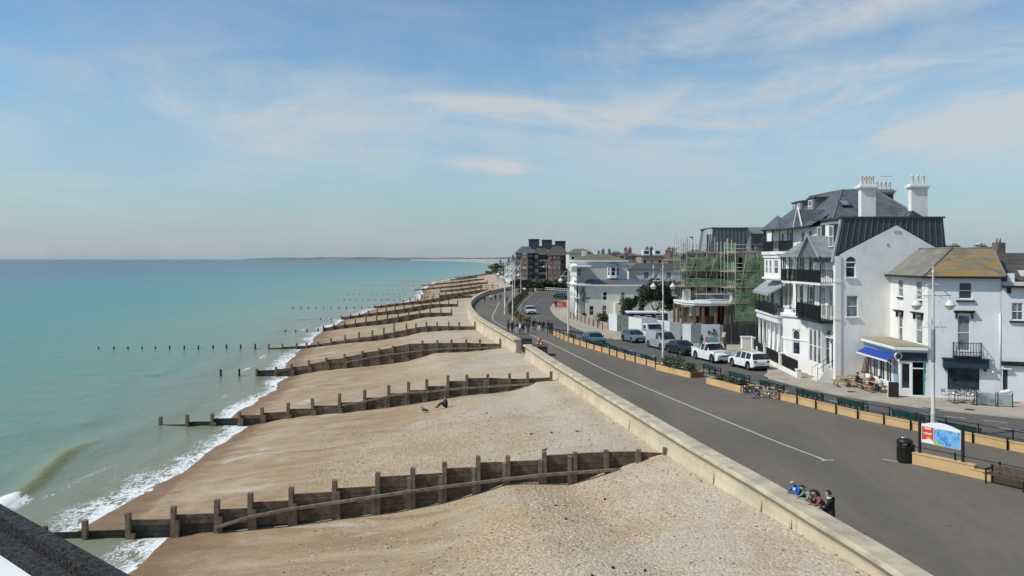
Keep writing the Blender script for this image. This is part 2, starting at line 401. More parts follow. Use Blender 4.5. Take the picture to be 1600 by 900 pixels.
KERB = mat('kerb_stone', (0.40, 0.37, 0.31), 0.9, 0.12, 1.2)
LINEW = mat('road_line_paint', (0.50, 0.48, 0.44), 0.8, 0.15, 2.5, dirt=0.5)
TOWNG = mat('town_ground', (0.16, 0.16, 0.11), 0.95, 0.3, 0.04)

# ------------------------------------------------------------------ plan of the shore
SEA = -4.2
XW = [(-20, 15.5), (10, 13.3), (23.7, 12.0), (29, 11.25), (34, 10.5), (39.8, 9.46), (49.8, 7.85), (62.9, 5.76), (74, 4.04), (86.7, 2.27), (92.9, 1.15), (100, 0.0), (111, -1.9), (130, -4.8), (152, -7.1),
      (170, -8.4), (183, -8.7), (200, -8.6), (210, -8.25), (232, -7.2), (250, -4.6), (262, -2.4), (272, -1.0), (292, 2.0), (340, 0.5), (420, -5), (508, -10), (660, -6), (923, 6), (1400, 10), (4000, 10)]
def xw(y): return table(XW, y)                    # landward top edge of the sea wall
SHW = [(0, 1.0), (60, 1.0), (110, 1.06), (150, 1.1), (190, 1.16), (250, 1.26), (370, 1.48), (527, 1.38), (700, 1.2), (923, 0.95), (1500, 1.2), (4000, 1.5)]

# groynes measured bay by bay: depth at the wall, depth at the sea end, (px, plank top), (px, shingle on the near side), (px, post top)
G = [dict(Y0=44.0, Y1=42.2,
          top=[(1031, 708), (998, 705.5), (991, 705), (943, 706), (892, 709), (854, 711.5), (846, 718.5), (798, 721), (751, 722.7), (744, 729.5), (699, 731.7), (691, 738.5), (650, 741.5), (643, 742), (596, 745), (588, 759), (527, 763), (514, 770), (460, 772), (452, 781.6), (399, 784.4), (391, 793), (345, 795.7), (337, 801.5), (278, 804), (269, 811), (210, 812), (200, 827), (148, 829), (132, 830), (86, 832), (20, 835)],
          base=[(1031, 710), (991, 722), (964, 731), (928, 743.5), (899, 752), (887, 755), (820, 753), (788, 755), (752, 767), (695, 783.5), (620, 798.5), (524, 810), (452, 820), (340, 830), (315, 832), (240, 842), (150, 851), (75, 858)],
          posts=[(1038, 698), (995.5, 701), (947.5, 701.5), (896.5, 705), (851, 705), (794.7, 711), (747.5, 711), (695, 720), (647, 729), (592, 736.6), (524, 748), (456, 759), (394, 768.5), (341, 778.5), (274, 789), (204.5, 799), (137, 810.4), (73, 821)]),
     dict(Y0=70.6, Y1=71.1,
          top=[(856, 589.7), (827, 591.4), (798, 592), (765, 590), (732, 591), (730, 595), (703, 595.5), (700, 602), (671, 603.5), (667, 609), (642, 610), (639, 614), (610, 615), (607, 620), (574, 621.6), (570, 627), (533, 629.5), (531, 633), (494, 634), (490, 638), (457, 639), (451, 643), (420, 644), (411, 648), (378, 649), (375, 653), (336, 654), (333, 658), (298, 659), (294, 660), (290, 663), (253, 663.5)],
          base=[(856.6, 595), (837, 597), (816, 605.7), (788, 612), (731, 617), (667, 628), (608, 636.5), (540, 645), (490, 649), (452, 654), (395, 665.2), (340, 672), (294, 677)],
          posts=[(860.5, 580), (824.7, 581), (796, 583), (761.6, 584), (730, 585), (700, 586), (667, 592), (639, 596), (607.6, 601.4), (570.4, 608.5), (531, 614), (490, 622), (451, 628.5), (411.4, 635.7), (375.6, 643), (333.5, 645.5), (294.3, 647), (253, 650)]),
     dict(Y0=99.6, Y1=101.0,
          top=[(779, 537.4), (752, 536.7), (731, 535.6), (708, 536), (686, 536), (662, 536.7), (639, 537.4), (615, 542.6), (594, 547), (568, 551.7), (541, 558.5), (513, 562.5), (485, 570), (458, 574), (432, 577.5), (404, 579)],
          base=[(779.7, 544), (751, 547.5), (725, 550), (686, 551), (666, 557.5), (643, 564.7), (600, 570.5), (591, 571.5), (513, 579.5), (471, 587.8), (403, 596)],
          posts=[(782, 529), (750, 530), (728.6, 530), (705.4, 530), (683.4, 531), (660.4, 531.7), (638, 537), (614, 540), (593, 544), (567, 548), (539, 553), (511, 558.5), (483.5, 562.5), (456.4, 568), (431.7, 573), (402, 575.5)]),
     dict(Y0=130.0, Y1=131.9,
          top=[(738, 510), (703, 509.4), (669, 509.4), (650, 512), (635, 515), (616, 519), (600, 522), (582, 525), (561, 528), (540, 531), (518, 534.5), (498, 538), (480, 540), (464, 541), (442, 542.5), (420, 544.5)],
          base=[(742, 515), (700, 516.5), (664.7, 519.5), (640, 526), (600, 532.4), (560, 536), (518, 541.5), (492, 545.3), (442, 551), (420, 553)],
          posts=[(742, 502), (717.6, 502.6), (701, 502.6), (683, 503), (666.5, 503), (649.6, 505), (635.5, 505.8), (616.5, 503.7), (599.7, 512), (582, 515.4), (561.5, 518.7), (540, 523.6), (518, 527.6), (498, 534.4), (480, 535), (464, 536), (442, 536.6), (420.6, 537)])]
FAR = [(163, 497, 5, 446), (195, 530, 0, 0), (240, 585, 5, 458), (290, 600, 0, 0), (335, 625, 0, 0), (380, 636, 0, 0), (446, 650, 0, 0), (527, 668, 0, 0), (620, 684, 0, 0)]

def g_line(k, x):
    """depth of groyne k at cross-shore position x"""
    if k < 0: return 14.0
    if k < len(G):
        g = G[k]; x0 = (1038 if k == 0 else 860 if k == 1 else 782 if k == 2 else 742)
        X0 = (x0 - 800) * g['Y0'] / F; X1 = ((73, 294, 402, 420)[k] - 800) * g['Y1'] / F
        return g['Y0'] + (g['Y1'] - g['Y0']) * (x - X0) / (X1 - X0)
    if k - len(G) < len(FAR): return FAR[k - len(G)][0] + 0.02 * (xw(FAR[k - len(G)][0]) - x)
    return 1400.0
def prof(k, key):
    g = G[k]; pts = []
    pa, pb = g['posts'][0][0], g['posts'][-1][0]
    for px, py in g[key]:
        Y = g['Y0'] + (g['Y1'] - g['Y0']) * (px - pa) / (pb - pa); X = (px - 800) * Y / F
        pts.append((xw(Y) - X, CZ - (py - HY) * Y / F))
    pts.sort(); return pts
TOPS = [prof(k, 'top') for k in range(4)]; BASES = [prof(k, 'base') for k in range(4)]
def ext(tab, s):
    if s > tab[-1][0]: return tab[-1][1] - (s - tab[-1][0]) * 0.075
    if s < tab[0][0]: return tab[0][1] + (tab[0][0] - s) * 0.12
    return table(tab, s)
SEA = -4.2
SHORE_FAR = []                                    # where the far side of each groyne meets the sea
for k, px in enumerate((100, 345, 432, 478)):
    g = G[k]; Y = lerp(g['Y0'], g['Y1'], .85); SHORE_FAR.append((xw(Y) - (px - 800) * Y / F) / table(SHW, Y))
def z_top(k, s): return ext(TOPS[min(k, 3)], s)
def z_far(k, s):
    if k < 0: return table([(0, 0.55), (3, 0.35), (8, -0.35), (13, -1.25), (18, -2.2), (25, -3.3), (32, -4.2), (60, -6.5)], s)
    za = z_top(k, s) - (0.10 if k > 0 else 0.14) - 0.25 * math.exp(-s / 2.0) * (0 if k == 0 else 1); zb = SEA + 0.135 * (SHORE_FAR[min(k, 3)] - s)
    return min(za, zb) if abs(za - zb) > .3 else (za + zb) / 2 - abs(za - zb) / 2 - (.3 - abs(za - zb)) ** 2 / 1.2
def z_near(k, s): return ext(BASES[min(k, 3)], s)
def smooth(t): t = min(1, max(0, t)); return t * t * (3 - 2 * t)
def bay_of(x, y):
    k = -1
    while k < len(G) + len(FAR) - 1 and y > g_line(k + 1, x): k += 1
    return k
def beach_z(x, y, k=None):
    if k is None: k = bay_of(x, y)
    y0, y1 = g_line(k, x), g_line(k + 1, x); t = min(1, max(0, (y - y0) / (y1 - y0)))
    s = (xw(y) - x) / table(SHW, y)
    far, near = z_far(k, s), z_near(k + 1, s)
    tt = t if k >= 0 else smooth(t * 1.02)
    z = far + (near - far) * tt
    if 0 < s < 30: z += 0.10 * (mn.noise((x * 0.16, y * 0.16, 3.1)) + 0.5 * mn.noise((x * 0.5, y * 0.5, 9.0))) * min(1, s / 3) * min(1, 4 * t * (1 - t) + 0.1)
    return z

# ------------------------------------------------------------------ beach
def beach_mat():
    m = bpy.data.materials.new('shingle'); m.use_nodes = True
    t = NT(m.node_tree); b = t.n['Principled BSDF']; P = pos(t); sp = t.node('ShaderNodeSeparateXYZ', inp={0: P}); Z = sp.outputs[2]
    big = t.noise(P, 0.11, 6, 0.65, 0.6); mid = t.noise(P, 0.5, 6, 0.7); 
    zz = t.math('ADD', Z, t.math('MULTIPLY', t.math('SUBTRACT', big, 0.5), 3.4))
    zz = t.math('ADD', zz, t.math('MULTIPLY', t.math('SUBTRACT', mid, 0.5), 0.9))
    sand = t.math('SUBTRACT', 1.0, t.smooth(zz, -3.1, -1.5))                       # smooth fine sand low down, stones higher up
    v = t.node('ShaderNodeTexVoronoi', feature='F1', inp={'Vector': P, 'Scale': 9.5, 'Randomness': 1.0})
    v2 = t.node('ShaderNodeTexVoronoi', feature='F1', inp={'Vector': P, 'Scale': 23.0})
    hs = t.node('ShaderNodeSeparateColor', inp={0: v.outputs['Color']}); hs2 = t.node('ShaderNodeSeparateColor', inp={0: v2.outputs['Color']})
    st = t.ramp(hs.outputs[0], [(0.0, (0.17, 0.125, 0.08)), (0.22, (0.33, 0.25, 0.165)), (0.5, (0.42, 0.335, 0.235)), (0.8, (0.50, 0.43, 0.335)), (1.0, (0.72, 0.67, 0.58))])
    st2 = t.ramp(hs2.outputs[1], [(0.0, (0.20, 0.15, 0.095)), (0.3, (0.36, 0.28, 0.185)), (0.7, (0.45, 0.37, 0.265)), (1.0, (0.66, 0.60, 0.50))])
    stone = t.mix(1.0, t.mix(0.5, st, st2), (1.02, 0.935, 0.84), 'MULTIPLY')
    stone = t.mix(t.math('MULTIPLY', t.smooth(zz, -2.1, -0.6), 0.8), stone, t.mix(0.5, stone, (0.53, 0.485, 0.425)))
    # patches: golden, grey
    gold = t.smooth(t.noise(t.mapping(P, loc=(5, 3, 0)), 0.19, 5, 0.7, 0.8), 0.46, 0.66)
    stone = t.mix(t.math('MULTIPLY', gold, 0.55), stone, (0.35, 0.225, 0.12))
    grey = t.smooth(t.noise(t.mapping(P, loc=(-9, 14, 0)), 0.15, 5, 0.65, 0.6), 0.50, 0.68)
    stone = t.mix(t.math('MULTIPLY', grey, 0.5), stone, (0.45, 0.405, 0.34))
    sd = t.mix(t.smooth(t.noise(t.mapping(P, (0.5, 1.4, 1)), 0.32, 7, 0.72, 0.9), 0.36, 0.64), (0.265, 0.175, 0.100), (0.40, 0.31, 0.20))
    sd = t.mix(t.math('MULTIPLY', t.smooth(t.noise(P, 5.5, 5, 0.75), 0.5, 0.75), 0.5), sd, stone)
    chalk = t.smooth(t.noise(t.mapping(P, (0.6, 1, 1), loc=(3, 8, 0)), 0.33, 4, 0.6, 0.5), 0.58, 0.70)
    sd = t.mix(t.math('MULTIPLY', chalk, 0.8), sd, (0.50, 0.47, 0.39))
    c = t.mix(t.math('MULTIPLY', sand, 0.86), stone, sd)
    wz = t.math('ADD', Z, t.math('MULTIPLY', t.math('SUBTRACT', mid, 0.5), 0.7))
    wet = t.math('SUBTRACT', 1.0, t.smooth(wz, -4.12, -3.72))
    c = t.mix(t.math('MULTIPLY', wet, 0.72), c, (0.165, 0.088, 0.042))
    t.l.new(c, b.inputs['Base Color'])
    t.l.new(t.math('SUBTRACT', 0.92, t.math('MULTIPLY', wet, 0.30)), b.inputs['Roughness']); b.inputs['Specular IOR Level'].default_value = 0.25
    h = t.math('ADD', t.math('MULTIPLY', t.math('SUBTRACT', 1.0, v.outputs['Distance']), t.math('SUBTRACT', 1.0, t.math('MULTIPLY', sand, 0.85))), t.math('MULTIPLY', mid, 1.2))
    h = t.math('ADD', h, t.math('MULTIPLY', t.noise(P, 3.0, 5, 0.7), 0.6))
    bn = t.node('ShaderNodeBump', inp={'Strength': 0.75, 'Distance': 0.07, 'Height': h}); t.l.new(bn.outputs[0], b.inputs['Normal'])
    return m
def build_beach():
    mb = MB()
    for k in range(-1, len(G) + len(FAR)):
        y0, y1 = g_line(k, 0), g_line(k + 1, 0); L = y1 - y0
        st = 0.28 if k < 0 else 0.36 if k < 1 else 0.5 if k < 3 else 1.0 if k < 6 else 2.5
        ss = [0.35]
        while ss[-1] < 90: ss.append(ss[-1] + (st if ss[-1] < 34 else st * 4))
        nr = max(6, int(L / st)) if k < 12 else 40
        vs = []
        for j in range(nr + 1):
            t = j / nr
            for s_ in ss:
                ym = y0 + (y1 - y0) * t; x = xw(ym) - s_ * table(SHW, ym)
                a, b = g_line(k, x), g_line(k + 1, x); y = a + (b - a) * t
                tt = min(0.9999, max(0.0001, t))
                vs.append((x, y, beach_z(x, a + (b - a) * tt, k)))
        n = len(ss); mb.add(vs, [(j * n + i, j * n + i + 1, (j + 1) * n + i + 1, (j + 1) * n + i) for j in range(nr) for i in range(n - 1)], 0, True)
    return struct('beach', mb, beach_mat())
beach = build_beach()

# ------------------------------------------------------------------ sea
def sea_mat():
    m = bpy.data.materials.new('sea_water'); m.use_nodes = True
    t = NT(m.node_tree); b = t.n['Principled BSDF']; P = pos(t)
    A = lambda n: t.node('ShaderNodeAttribute', attribute_name=n).outputs['Fac']
    dep, off, crest = A('dep'), A('off'), A('crest')
    n1 = t.noise(t.mapping(P, (0.9, 0.35, 1), (0, 0, rad(8))), 0.05, 5, 0.6, 0.5)
    o2 = t.math('MULTIPLY', off, t.math('ADD', 0.62, t.math('MULTIPLY', n1, 0.76)))
    lg = t.math('DIVIDE', t.math('LOGARITHM', t.math('ADD', o2, 2.0), 10.0), 4.0)            # 2 m .. 10 km
    c = t.ramp(lg, [(0.07, (0.235, 0.210, 0.140)), (0.24, (0.180, 0.220, 0.155)), (0.38, (0.106, 0.236, 0.184)), (0.48, (0.034, 0.202, 0.190)), (0.59, (0.006, 0.138, 0.162)),
                    (0.68, (0.001, 0.076, 0.114)), (0.80, (0.001, 0.030, 0.060)), (0.95, (0.001, 0.022, 0.052))])
    # stretched noise bands of lighter and darker colour far out
    far = t.noise(t.mapping(P, (0.0011, 0.0042, 1), (0, 0, rad(2))), 1.0, 5, 0.6, 0.4)
    c = t.mix(t.math('MULTIPLY', t.math('MULTIPLY', t.smooth(far, 0.46, 0.62), t.smooth(off, 120, 420)), 0.55), c, (0.020, 0.120, 0.145))
    fard = t.noise(t.mapping(P, (0.0009, 0.0060, 1), (0, 0, rad(3)), (3, 5, 0)), 1.0, 5, 0.6, 0.3)
    c = t.mix(t.math('MULTIPLY', t.math('MULTIPLY', t.smooth(fard, 0.52, 0.66), t.smooth(off, 150, 500)), 0.6), c, (0.002, 0.048, 0.090))
    c = t.mix(t.math('MULTIPLY', crest, 0.85), c, (0.22, 0.235, 0.085))
    # foam: lace left on the water by the swash
    u = t.mapping(P, (1.0, 0.45, 1), (0, 0, rad(20)))
    f1 = t.noise(u, 1.3, 6, 0.72, 1.4); f2 = t.noise(u, 0.33, 3, 0.6, 0.6); f3 = t.noise(P, 5.0, 4, 0.7, 0.8)
    lace = t.math('SUBTRACT', 1.0, t.math('MULTIPLY', t.math('ABSOLUTE', t.math('SUBTRACT', f1, 0.5)), 7.0))
    lace = t.math('ADD', lace, t.math('MULTIPLY', t.math('SUBTRACT', f3, 0.5), 1.3))
    fa = A('foam')
    fm = t.math('ADD', t.math('SUBTRACT', t.math('MULTIPLY', fa, 0.95), 1.22), t.math('ADD', t.math('MULTIPLY', lace, 0.80), t.math('MULTIPLY', f2, 1.0)))
    foam = t.math('MULTIPLY', t.smooth(fm, 0.30, 0.72), t.smooth(fa, 0.02, 0.2))
    cc = t.mix(foam, c, (0.78, 0.79, 0.77))
    t.l.new(cc, b.inputs['Base Color'])
    t.l.new(t.math('ADD', 0.20, t.math('MULTIPLY', foam, 0.6)), b.inputs['Roughness'])
    b.inputs['Specular IOR Level'].default_value = 0.07; b.inputs['IOR'].default_value = 1.33
    w1 = t.noise(t.mapping(P, (1, 0.45, 1), (0, 0, rad(30))), 0.55, 5, 0.62, 0.3); w2 = t.noise(t.mapping(P, (1, 0.6, 1), (0, 0, rad(15))), 2.6, 4, 0.6)
    h = t.math('ADD', t.math('MULTIPLY', w1, 0.9), t.math('ADD', t.math('MULTIPLY', w2, 0.22), t.math('MULTIPLY', foam, 0.25)))
    bn = t.node('ShaderNodeBump', inp={'Strength': 0.55, 'Distance': 0.28, 'Height': h}); t.l.new(bn.outputs[0], b.inputs['Normal'])
    return m
CREST = [gp(-60, 830, SEA), gp(18, 785, SEA), gp(58, 755, SEA), gp(100, 716, SEA), gp(128, 699, SEA), gp(165, 685, SEA)]
def seg_dist(p, path):
    best = (1e9, 0.0, 0.0)
    for i, (a, b) in enumerate(zip(path, path[1:])):
        ab = (b - a).to_2d(); ap = p - a.to_2d(); u = max(0, min(1, ap.dot(ab) / ab.length_squared)); d = (ap - ab * u).length
        if d < best[0]: best = (d, i + u, ab.x * ap.y - ab.y * ap.x)
    return best
def build_sea():
    ys = [12.0]
    while ys[-1] < 34000: y = ys[-1]; ys.append(y + (0.42 if y < 110 else 0.8 if y < 200 else 1.6 if y < 300 else y * 0.012 if y < 900 else y * 0.09))
    ss = [14.0]
    while ss[-1] < 30000: s_ = ss[-1]; ss.append(s_ + (0.32 if s_ < 44 else (s_ - 42) * 0.16 + 0.4))
    vs, D, O, CR, FO = [], [], [], [], []
    for y in ys:
        sc = table(SHW, y); X0 = xw(y)
        for s_ in ss:
            x = X0 - s_ * sc; bz = beach_z(x, y) if s_ < 60 and y < 1500 else -8
            dep = SEA - bz; off = max(0.0, dep / 0.11) if s_ < 60 else (s_ - 27) * sc
            if s_ > 45: off = lerp(off, (s_ - 27) * sc, smooth((s_ - 45) / 15))
            z = SEA; cr = 0.0; fo = 0.0
            if s_ < 60 and y < 800:
                along = mn.noise((x * 0.10, y * 0.10, 1.7)); a2 = mn.noise((x * 0.35, y * 0.35, 5.2))
                wid = 0.48 + 0.34 * along + 0.14 * a2
                fo = 1.0 - smooth(dep / max(0.12, wid)) if dep > -0.2 else 0
                fo = max(fo * 0.92, 1.3 - 1.3 * abs(dep - 0.02) / 0.05 if dep > -0.1 else 0)
                # second broken line further out
                l2 = 0.55 + 0.22 * mn.noise((x * 0.07, y * 0.07, 8.8)); fo = max(fo, (0.62 + 0.35 * a2) * math.exp(-((dep - l2) / 0.07) ** 2) * smooth((along + 0.15) / 0.4))
                z += 0.05 * a2 * min(1, max(0, dep))
                # low swell lines running in
                q = math.sin(off * 0.75 + 2.2 * mn.noise((x * 0.04, y * 0.04, 0.5)) * 2)
                z += 0.07 * q * smooth(dep / 0.8) * smooth((3.5 - dep) / 2)
            if y < 75 and x < -18:
                d, u, side = seg_dist(Vector((x, y)), CREST)
                e = smooth(1.2 - abs(u - 2.6) / 2.2) if u > 2.6 else 1.0
                sd_ = 1 if side < 0 else -1
                wv = math.exp(-(d / (0.38 if side < 0 else 0.9)) ** 2) * e
                z += 0.34 * wv
                cr = max(0.0, math.exp(-((d - (0.15 if side < 0 else -0.1)) / 0.45) ** 2)) * e
                fo *= 1 - e * math.exp(-(d / 2.5) ** 2) * (u > 1.4)
                if u < 1.35: fo = max(fo, math.exp(-(d / 1.1) ** 2) * smooth((1.45 - u) / 0.3) * 1.3)
            vs.append((x, y, z)); D.append(max(-1, dep)); O.append(off); CR.append(cr); FO.append(fo)
    n = len(ss); fs = [(j * n + i, (j + 1) * n + i, (j + 1) * n + i + 1, j * n + i + 1) for j in range(len(ys) - 1) for i in range(n - 1)]
    mb = MB(); mb.add(vs, fs, 0, True); o = struct('sea', mb, sea_mat())
    for nm, data in (('dep', D), ('off', O), ('crest', CR), ('foam', FO)):
        a = o.data.attributes.new(nm, 'FLOAT', 'POINT'); a.data.foreach_set('value', data)
    return o
sea = build_sea()

# ------------------------------------------------------------------ ground, promenade, road, pavement
LW = [(42, 20), (36, 28), (30, 36.5), (26.4, 42.9), (25.3, 45), (23.5, 48.4), (22.7, 50.2), (21.8, 51.8), (20.4, 55.6), (19.1, 59.2), (17.4, 62.2), (15.9, 66.7), (14.7, 70.3), (13.3, 75.6), (12.85, 78), (11.4, 82.3),
      (9.86, 89), (8.3, 94.5), (6.87, 100.4), (5.4, 109.7)]               # low wall beside the road
RN = [(45, 21), (39, 29), (33, 37.5), (28.4, 44.4), (25.6, 49.4), (22.6, 56), (21.2, 60), (19.4, 64.5), (17.2, 70.5), (15.2, 77), (13.3, 83.2), (11.6, 90), (9.7, 96.5), (8.0, 102.5), (6.2, 112), (3.2, 122), (1.2, 138), (0.9, 152), (1.8, 176), (3.4, 205), (5.2, 228), (7.4, 250), (11, 275), (18, 300), (40, 330)]
FK = [(62, 34), (48, 42), (38, 48.5), (32.4, 52.6), (30.1, 54.4), (28, 56), (26.7, 57.8), (24.9, 60.4), (23.2, 64), (21.7, 70.1), (21.5, 71.2), (22.8, 74.0), (23.4, 76.5), (22.9, 79.5), (21, 86), (18.9, 92), (17.6, 97), (15.9, 103), (14.6, 104.0), (12.6, 104.6), (10.95, 110.4), (9.6, 119), (8.25, 134), (7.6, 150), (7.6, 160), (7.8, 171), (8.9, 184), (10.4, 194), (13, 203), (24, 222), (40, 236), (60, 250)]
def V2(pts, z): return [Vector((a, b, z)) for a, b in pts]
def strip(mb, A, B, n=90):
    a, b = resample(A, n), resample(B, n)
    for i in range(n - 1): mb.quad(a[i], b[i], b[i + 1], a[i + 1])
mb = MB(); g0 = [(-2, -30), (6000, -30), (6000, 9000), (40, 9000), (10, 1400)]
gl = [(xw(y) - (0.4 if y < 300 else 0.0), y) for y in (-20, 10, 30, 60, 93, 130, 170, 200, 232, 262, 292, 340, 420, 508, 660, 923, 1400)]
A = V2(gl + [(10, 9000)], -0.16); B = V2([(6000, y) for _, y in gl] + [(6000, 9000)], -0.16)
for i in range(len(A) - 1): mb.quad(A[i], B[i], B[i + 1], A[i + 1])
struct('ground', mb, TOWNG)
mb = MB(); pw = [(xw(y) - 0.2, y) for y in (6, 20, 30, 40, 50, 63, 74, 87, 93, 100, 111, 130, 152, 170, 183, 200, 210, 232, 250, 262, 272, 292)]
strip(mb, V2(pw, 0), V2(RN[:-4] + [(9, 262), (11, 292)], 0), 140); struct('promenade', mb, PROM)
mb = MB(); strip(mb, V2(RN, -0.11), V2(FK, -0.11), 140); struct('road', mb, ROADM)
mb = MB(); rn, fk = resample(V2(RN, 0), 140), resample(V2(FK, 0), 140)
for L, d in ((rn, -0.15), (fk, 0.15)):
    for i in range(len(L) - 1):
        p, q = L[i], L[i + 1]; t = (q - p).normalized(); nn = Vector((t.y, -t.x, 0)) * d
        mb.add([p + nn + Vector((0, 0, .006)), p + Vector((0, 0, .006)), q + Vector((0, 0, .006)), q + nn + Vector((0, 0, .006)), p - Vector((0, 0, .13)), q - Vector((0, 0, .13))], [(0, 1, 2, 3), (1, 4, 5, 2)])
struct('kerb', mb, KERB)
mb = MB(); PB = [(90, 44), (70, 52), (50, 60), (40, 66), (38, 68), (36, 72), (34, 76), (33, 80), (32, 84), (32, 88), (31, 92), (31, 96), (31, 100), (30, 108), (30, 116), (29, 124), (28, 134), (27, 146), (26, 156), (26, 172), (28, 190), (36, 204), (60, 214)]
strip(mb, fk and V2(FK[:-2], 0), V2(PB, 0), 140); struct('pavement', mb, PAVE)

def band(mb, pts, w_, z):
    P = resample(spline(V2(pts, z)), max(8, len(pts) * 6)) if len(pts) > 2 else V2(pts, z)
    for a, b in zip(P, P[1:]):
        t = (b - a).normalized(); nn = Vector((-t.y, t.x, 0)) * w_ / 2; mb.quad(a - nn, b - nn, b + nn, a + nn)
WL = [(15.6, 41.4), (14.3, 46.4), (12.4, 55.3), (10.7, 63.4), (8.7, 73.4), (7.2, 82.5), (5.0, 96.3), (3.5, 104.8), (1.8, 113), (-0.8, 121), (-2.9, 135), (-3.4, 147), (-3.2, 171), (-3.0, 196)]
mb = MB(); band(mb, WL, 0.125, 0.005); band(mb, [(15.35, 41.3), (16.0, 41.45)], 0.14, 0.009); struct('cycle_lane_line', mb, LINEW)
mid = [(a * 0.5 + b * 0.5) for a, b in zip(resample(V2(RN, 0), 200), resample(V2(FK, 0), 200))]
mb = MB()
CLN = [(33.5, 44), (29.4, 49.6), (26.0, 54.2), (23.2, 58.6), (21.0, 64), (18.9, 70.3), (17.3, 76.2), (15.6, 83), (13.8, 89.5), (11.8, 97), (10.0, 104), (7.6, 114), (5.4, 126), (4.2, 140), (4.0, 155), (4.6, 176), (6.4, 200), (9, 226)]
cl = resample(spline(V2(CLN, 0)), 130)
for i in range(0, 126, 4): band(mb, [(cl[i].x, cl[i].y), (cl[i + 1].x, cl[i + 1].y)], 0.13, -0.105)
ey = [(x + 0.32 + 0.1 * (y < 60), y + 0.15) for x, y in RN[2:19]]
band(mb, ey, 0.09, -0.105)
for i in range(7):                                                       # broken line of the bus stop by the far kerb
    a, b = Vector((37.6 - i * 1.75, 46.0 + i * 1.36)), Vector((36.6 - i * 1.75, 46.8 + i * 1.36)); band(mb, [(a.x, a.y), (b.x, b.y)], 0.12, -0.1045)
struct('road_markings', mb, LINEW)
mb = MB(); band(mb, [(19.2, 40.9), (18.55, 41.6)], 0.13, 0.005); band(mb, [(24.0, 39.5), (25.4, 37.4), (27.6, 34.0)], 0.12, 0.005); struct('promenade_markings', mb, LINEW)
mb = MB()
for px, py in ((1180, 622), (1330, 612), (1515, 640)):
    p = gp(px, py, -0.08 if py < 600 else 0.0); mb.lathe([(0.34, 0.004), (0.33, 0.010)], 14, p)
for i, p in enumerate([(24.9, 59.0, -0.106), (20.9, 66.4, -0.106)]): mb.lathe([(0.36, 0.0), (0.35, 0.008)], 14, p)
tag(mb.build('manhole_covers', mat('cast_iron', (0.05, 0.048, 0.045), 0.7, 0.3, 8)), kind='structure')

# ------------------------------------------------------------------ sea wall
def sweep(mb, pts, profile, flip=1):
    """profile = (offset to the sea side, z)"""
    n = len(profile); vs = []
    for i, p in enumerate(pts):
        a, b = pts[max(0, i - 1)], pts[min(len(pts) - 1, i + 1)]; t = Vector((b.x - a.x, b.y - a.y, 0)).normalized(); nn = Vector((-t.y, t.x, 0)) * flip
        for o, z in profile: vs.append(Vector((p.x, p.y, 0)) + nn * o + Vector((0, 0, z)))
    fs = [(i * n + j, (i + 1) * n + j, (i + 1) * n + (j + 1) % n, i * n + (j + 1) % n) for i in range(len(pts) - 1) for j in range(n)]
    fs += [tuple(range(n)), tuple((len(pts) - 1) * n + j for j in range(n - 1, -1, -1))]
    mb.add(vs, fs)
def sea_wall(y0, y1, label, step=4.6):
    ys = [y0 + (y1 - y0) * i / 160 for i in range(161)]; P = spline([Vector((x, y, 0)) for y, x in XW if y0 - 14 < y < y1 + 14], 8); P = [p for p in P if y0 <= p.y <= y1]
    P = [Vector((xw(y0), y0, 0))] + P + [Vector((xw(y1), y1, 0))]
    n = int(sum((b - a).length for a, b in zip(P, P[1:])) / 1.15); P = resample(P, n)
    t = thing('sea_wall', label, 'sea wall', (P[0].x, P[0].y, 0))
    mb = MB(); sweep(mb, P, [(0.05, -0.3), (0.05, 0.80), (0.72, 0.80), (0.64, 0.45), (0.64, 0.1), (0.74, -0.5), (0.92, -1.4), (1.1, -2.8), (0.2, -2.8)]); mb.build('wall_face', WALLC, t, True)
    k = 0
    while k < len(P) - 1:
        e = min(len(P) - 1, k + 4); seg = [p.copy() for p in P[k:e + 1]]; d = (seg[-1] - seg[-2]).normalized(); seg[-1] = seg[-1] - d * 0.006
        h = 1.0 + R.uniform(-0.004, 0.004)
        mb = MB(); sweep(mb, seg, [(0.0, 0.79), (-0.02, h - 0.03), (0.02, h), (0.82, h), (0.90, h - 0.05), (0.92, h - 0.15), (0.86, 0.78), (0.79, 0.77)]); mb.build('coping_section', COPING, t, True); k = e
    return t
sea_wall(4.0, 88.0, 'long cream concrete sea wall with stone coping beside the nearest shingle')
sea_wall(93.2, 300.0, 'farther sea wall beyond the gap curving away round the promenade')

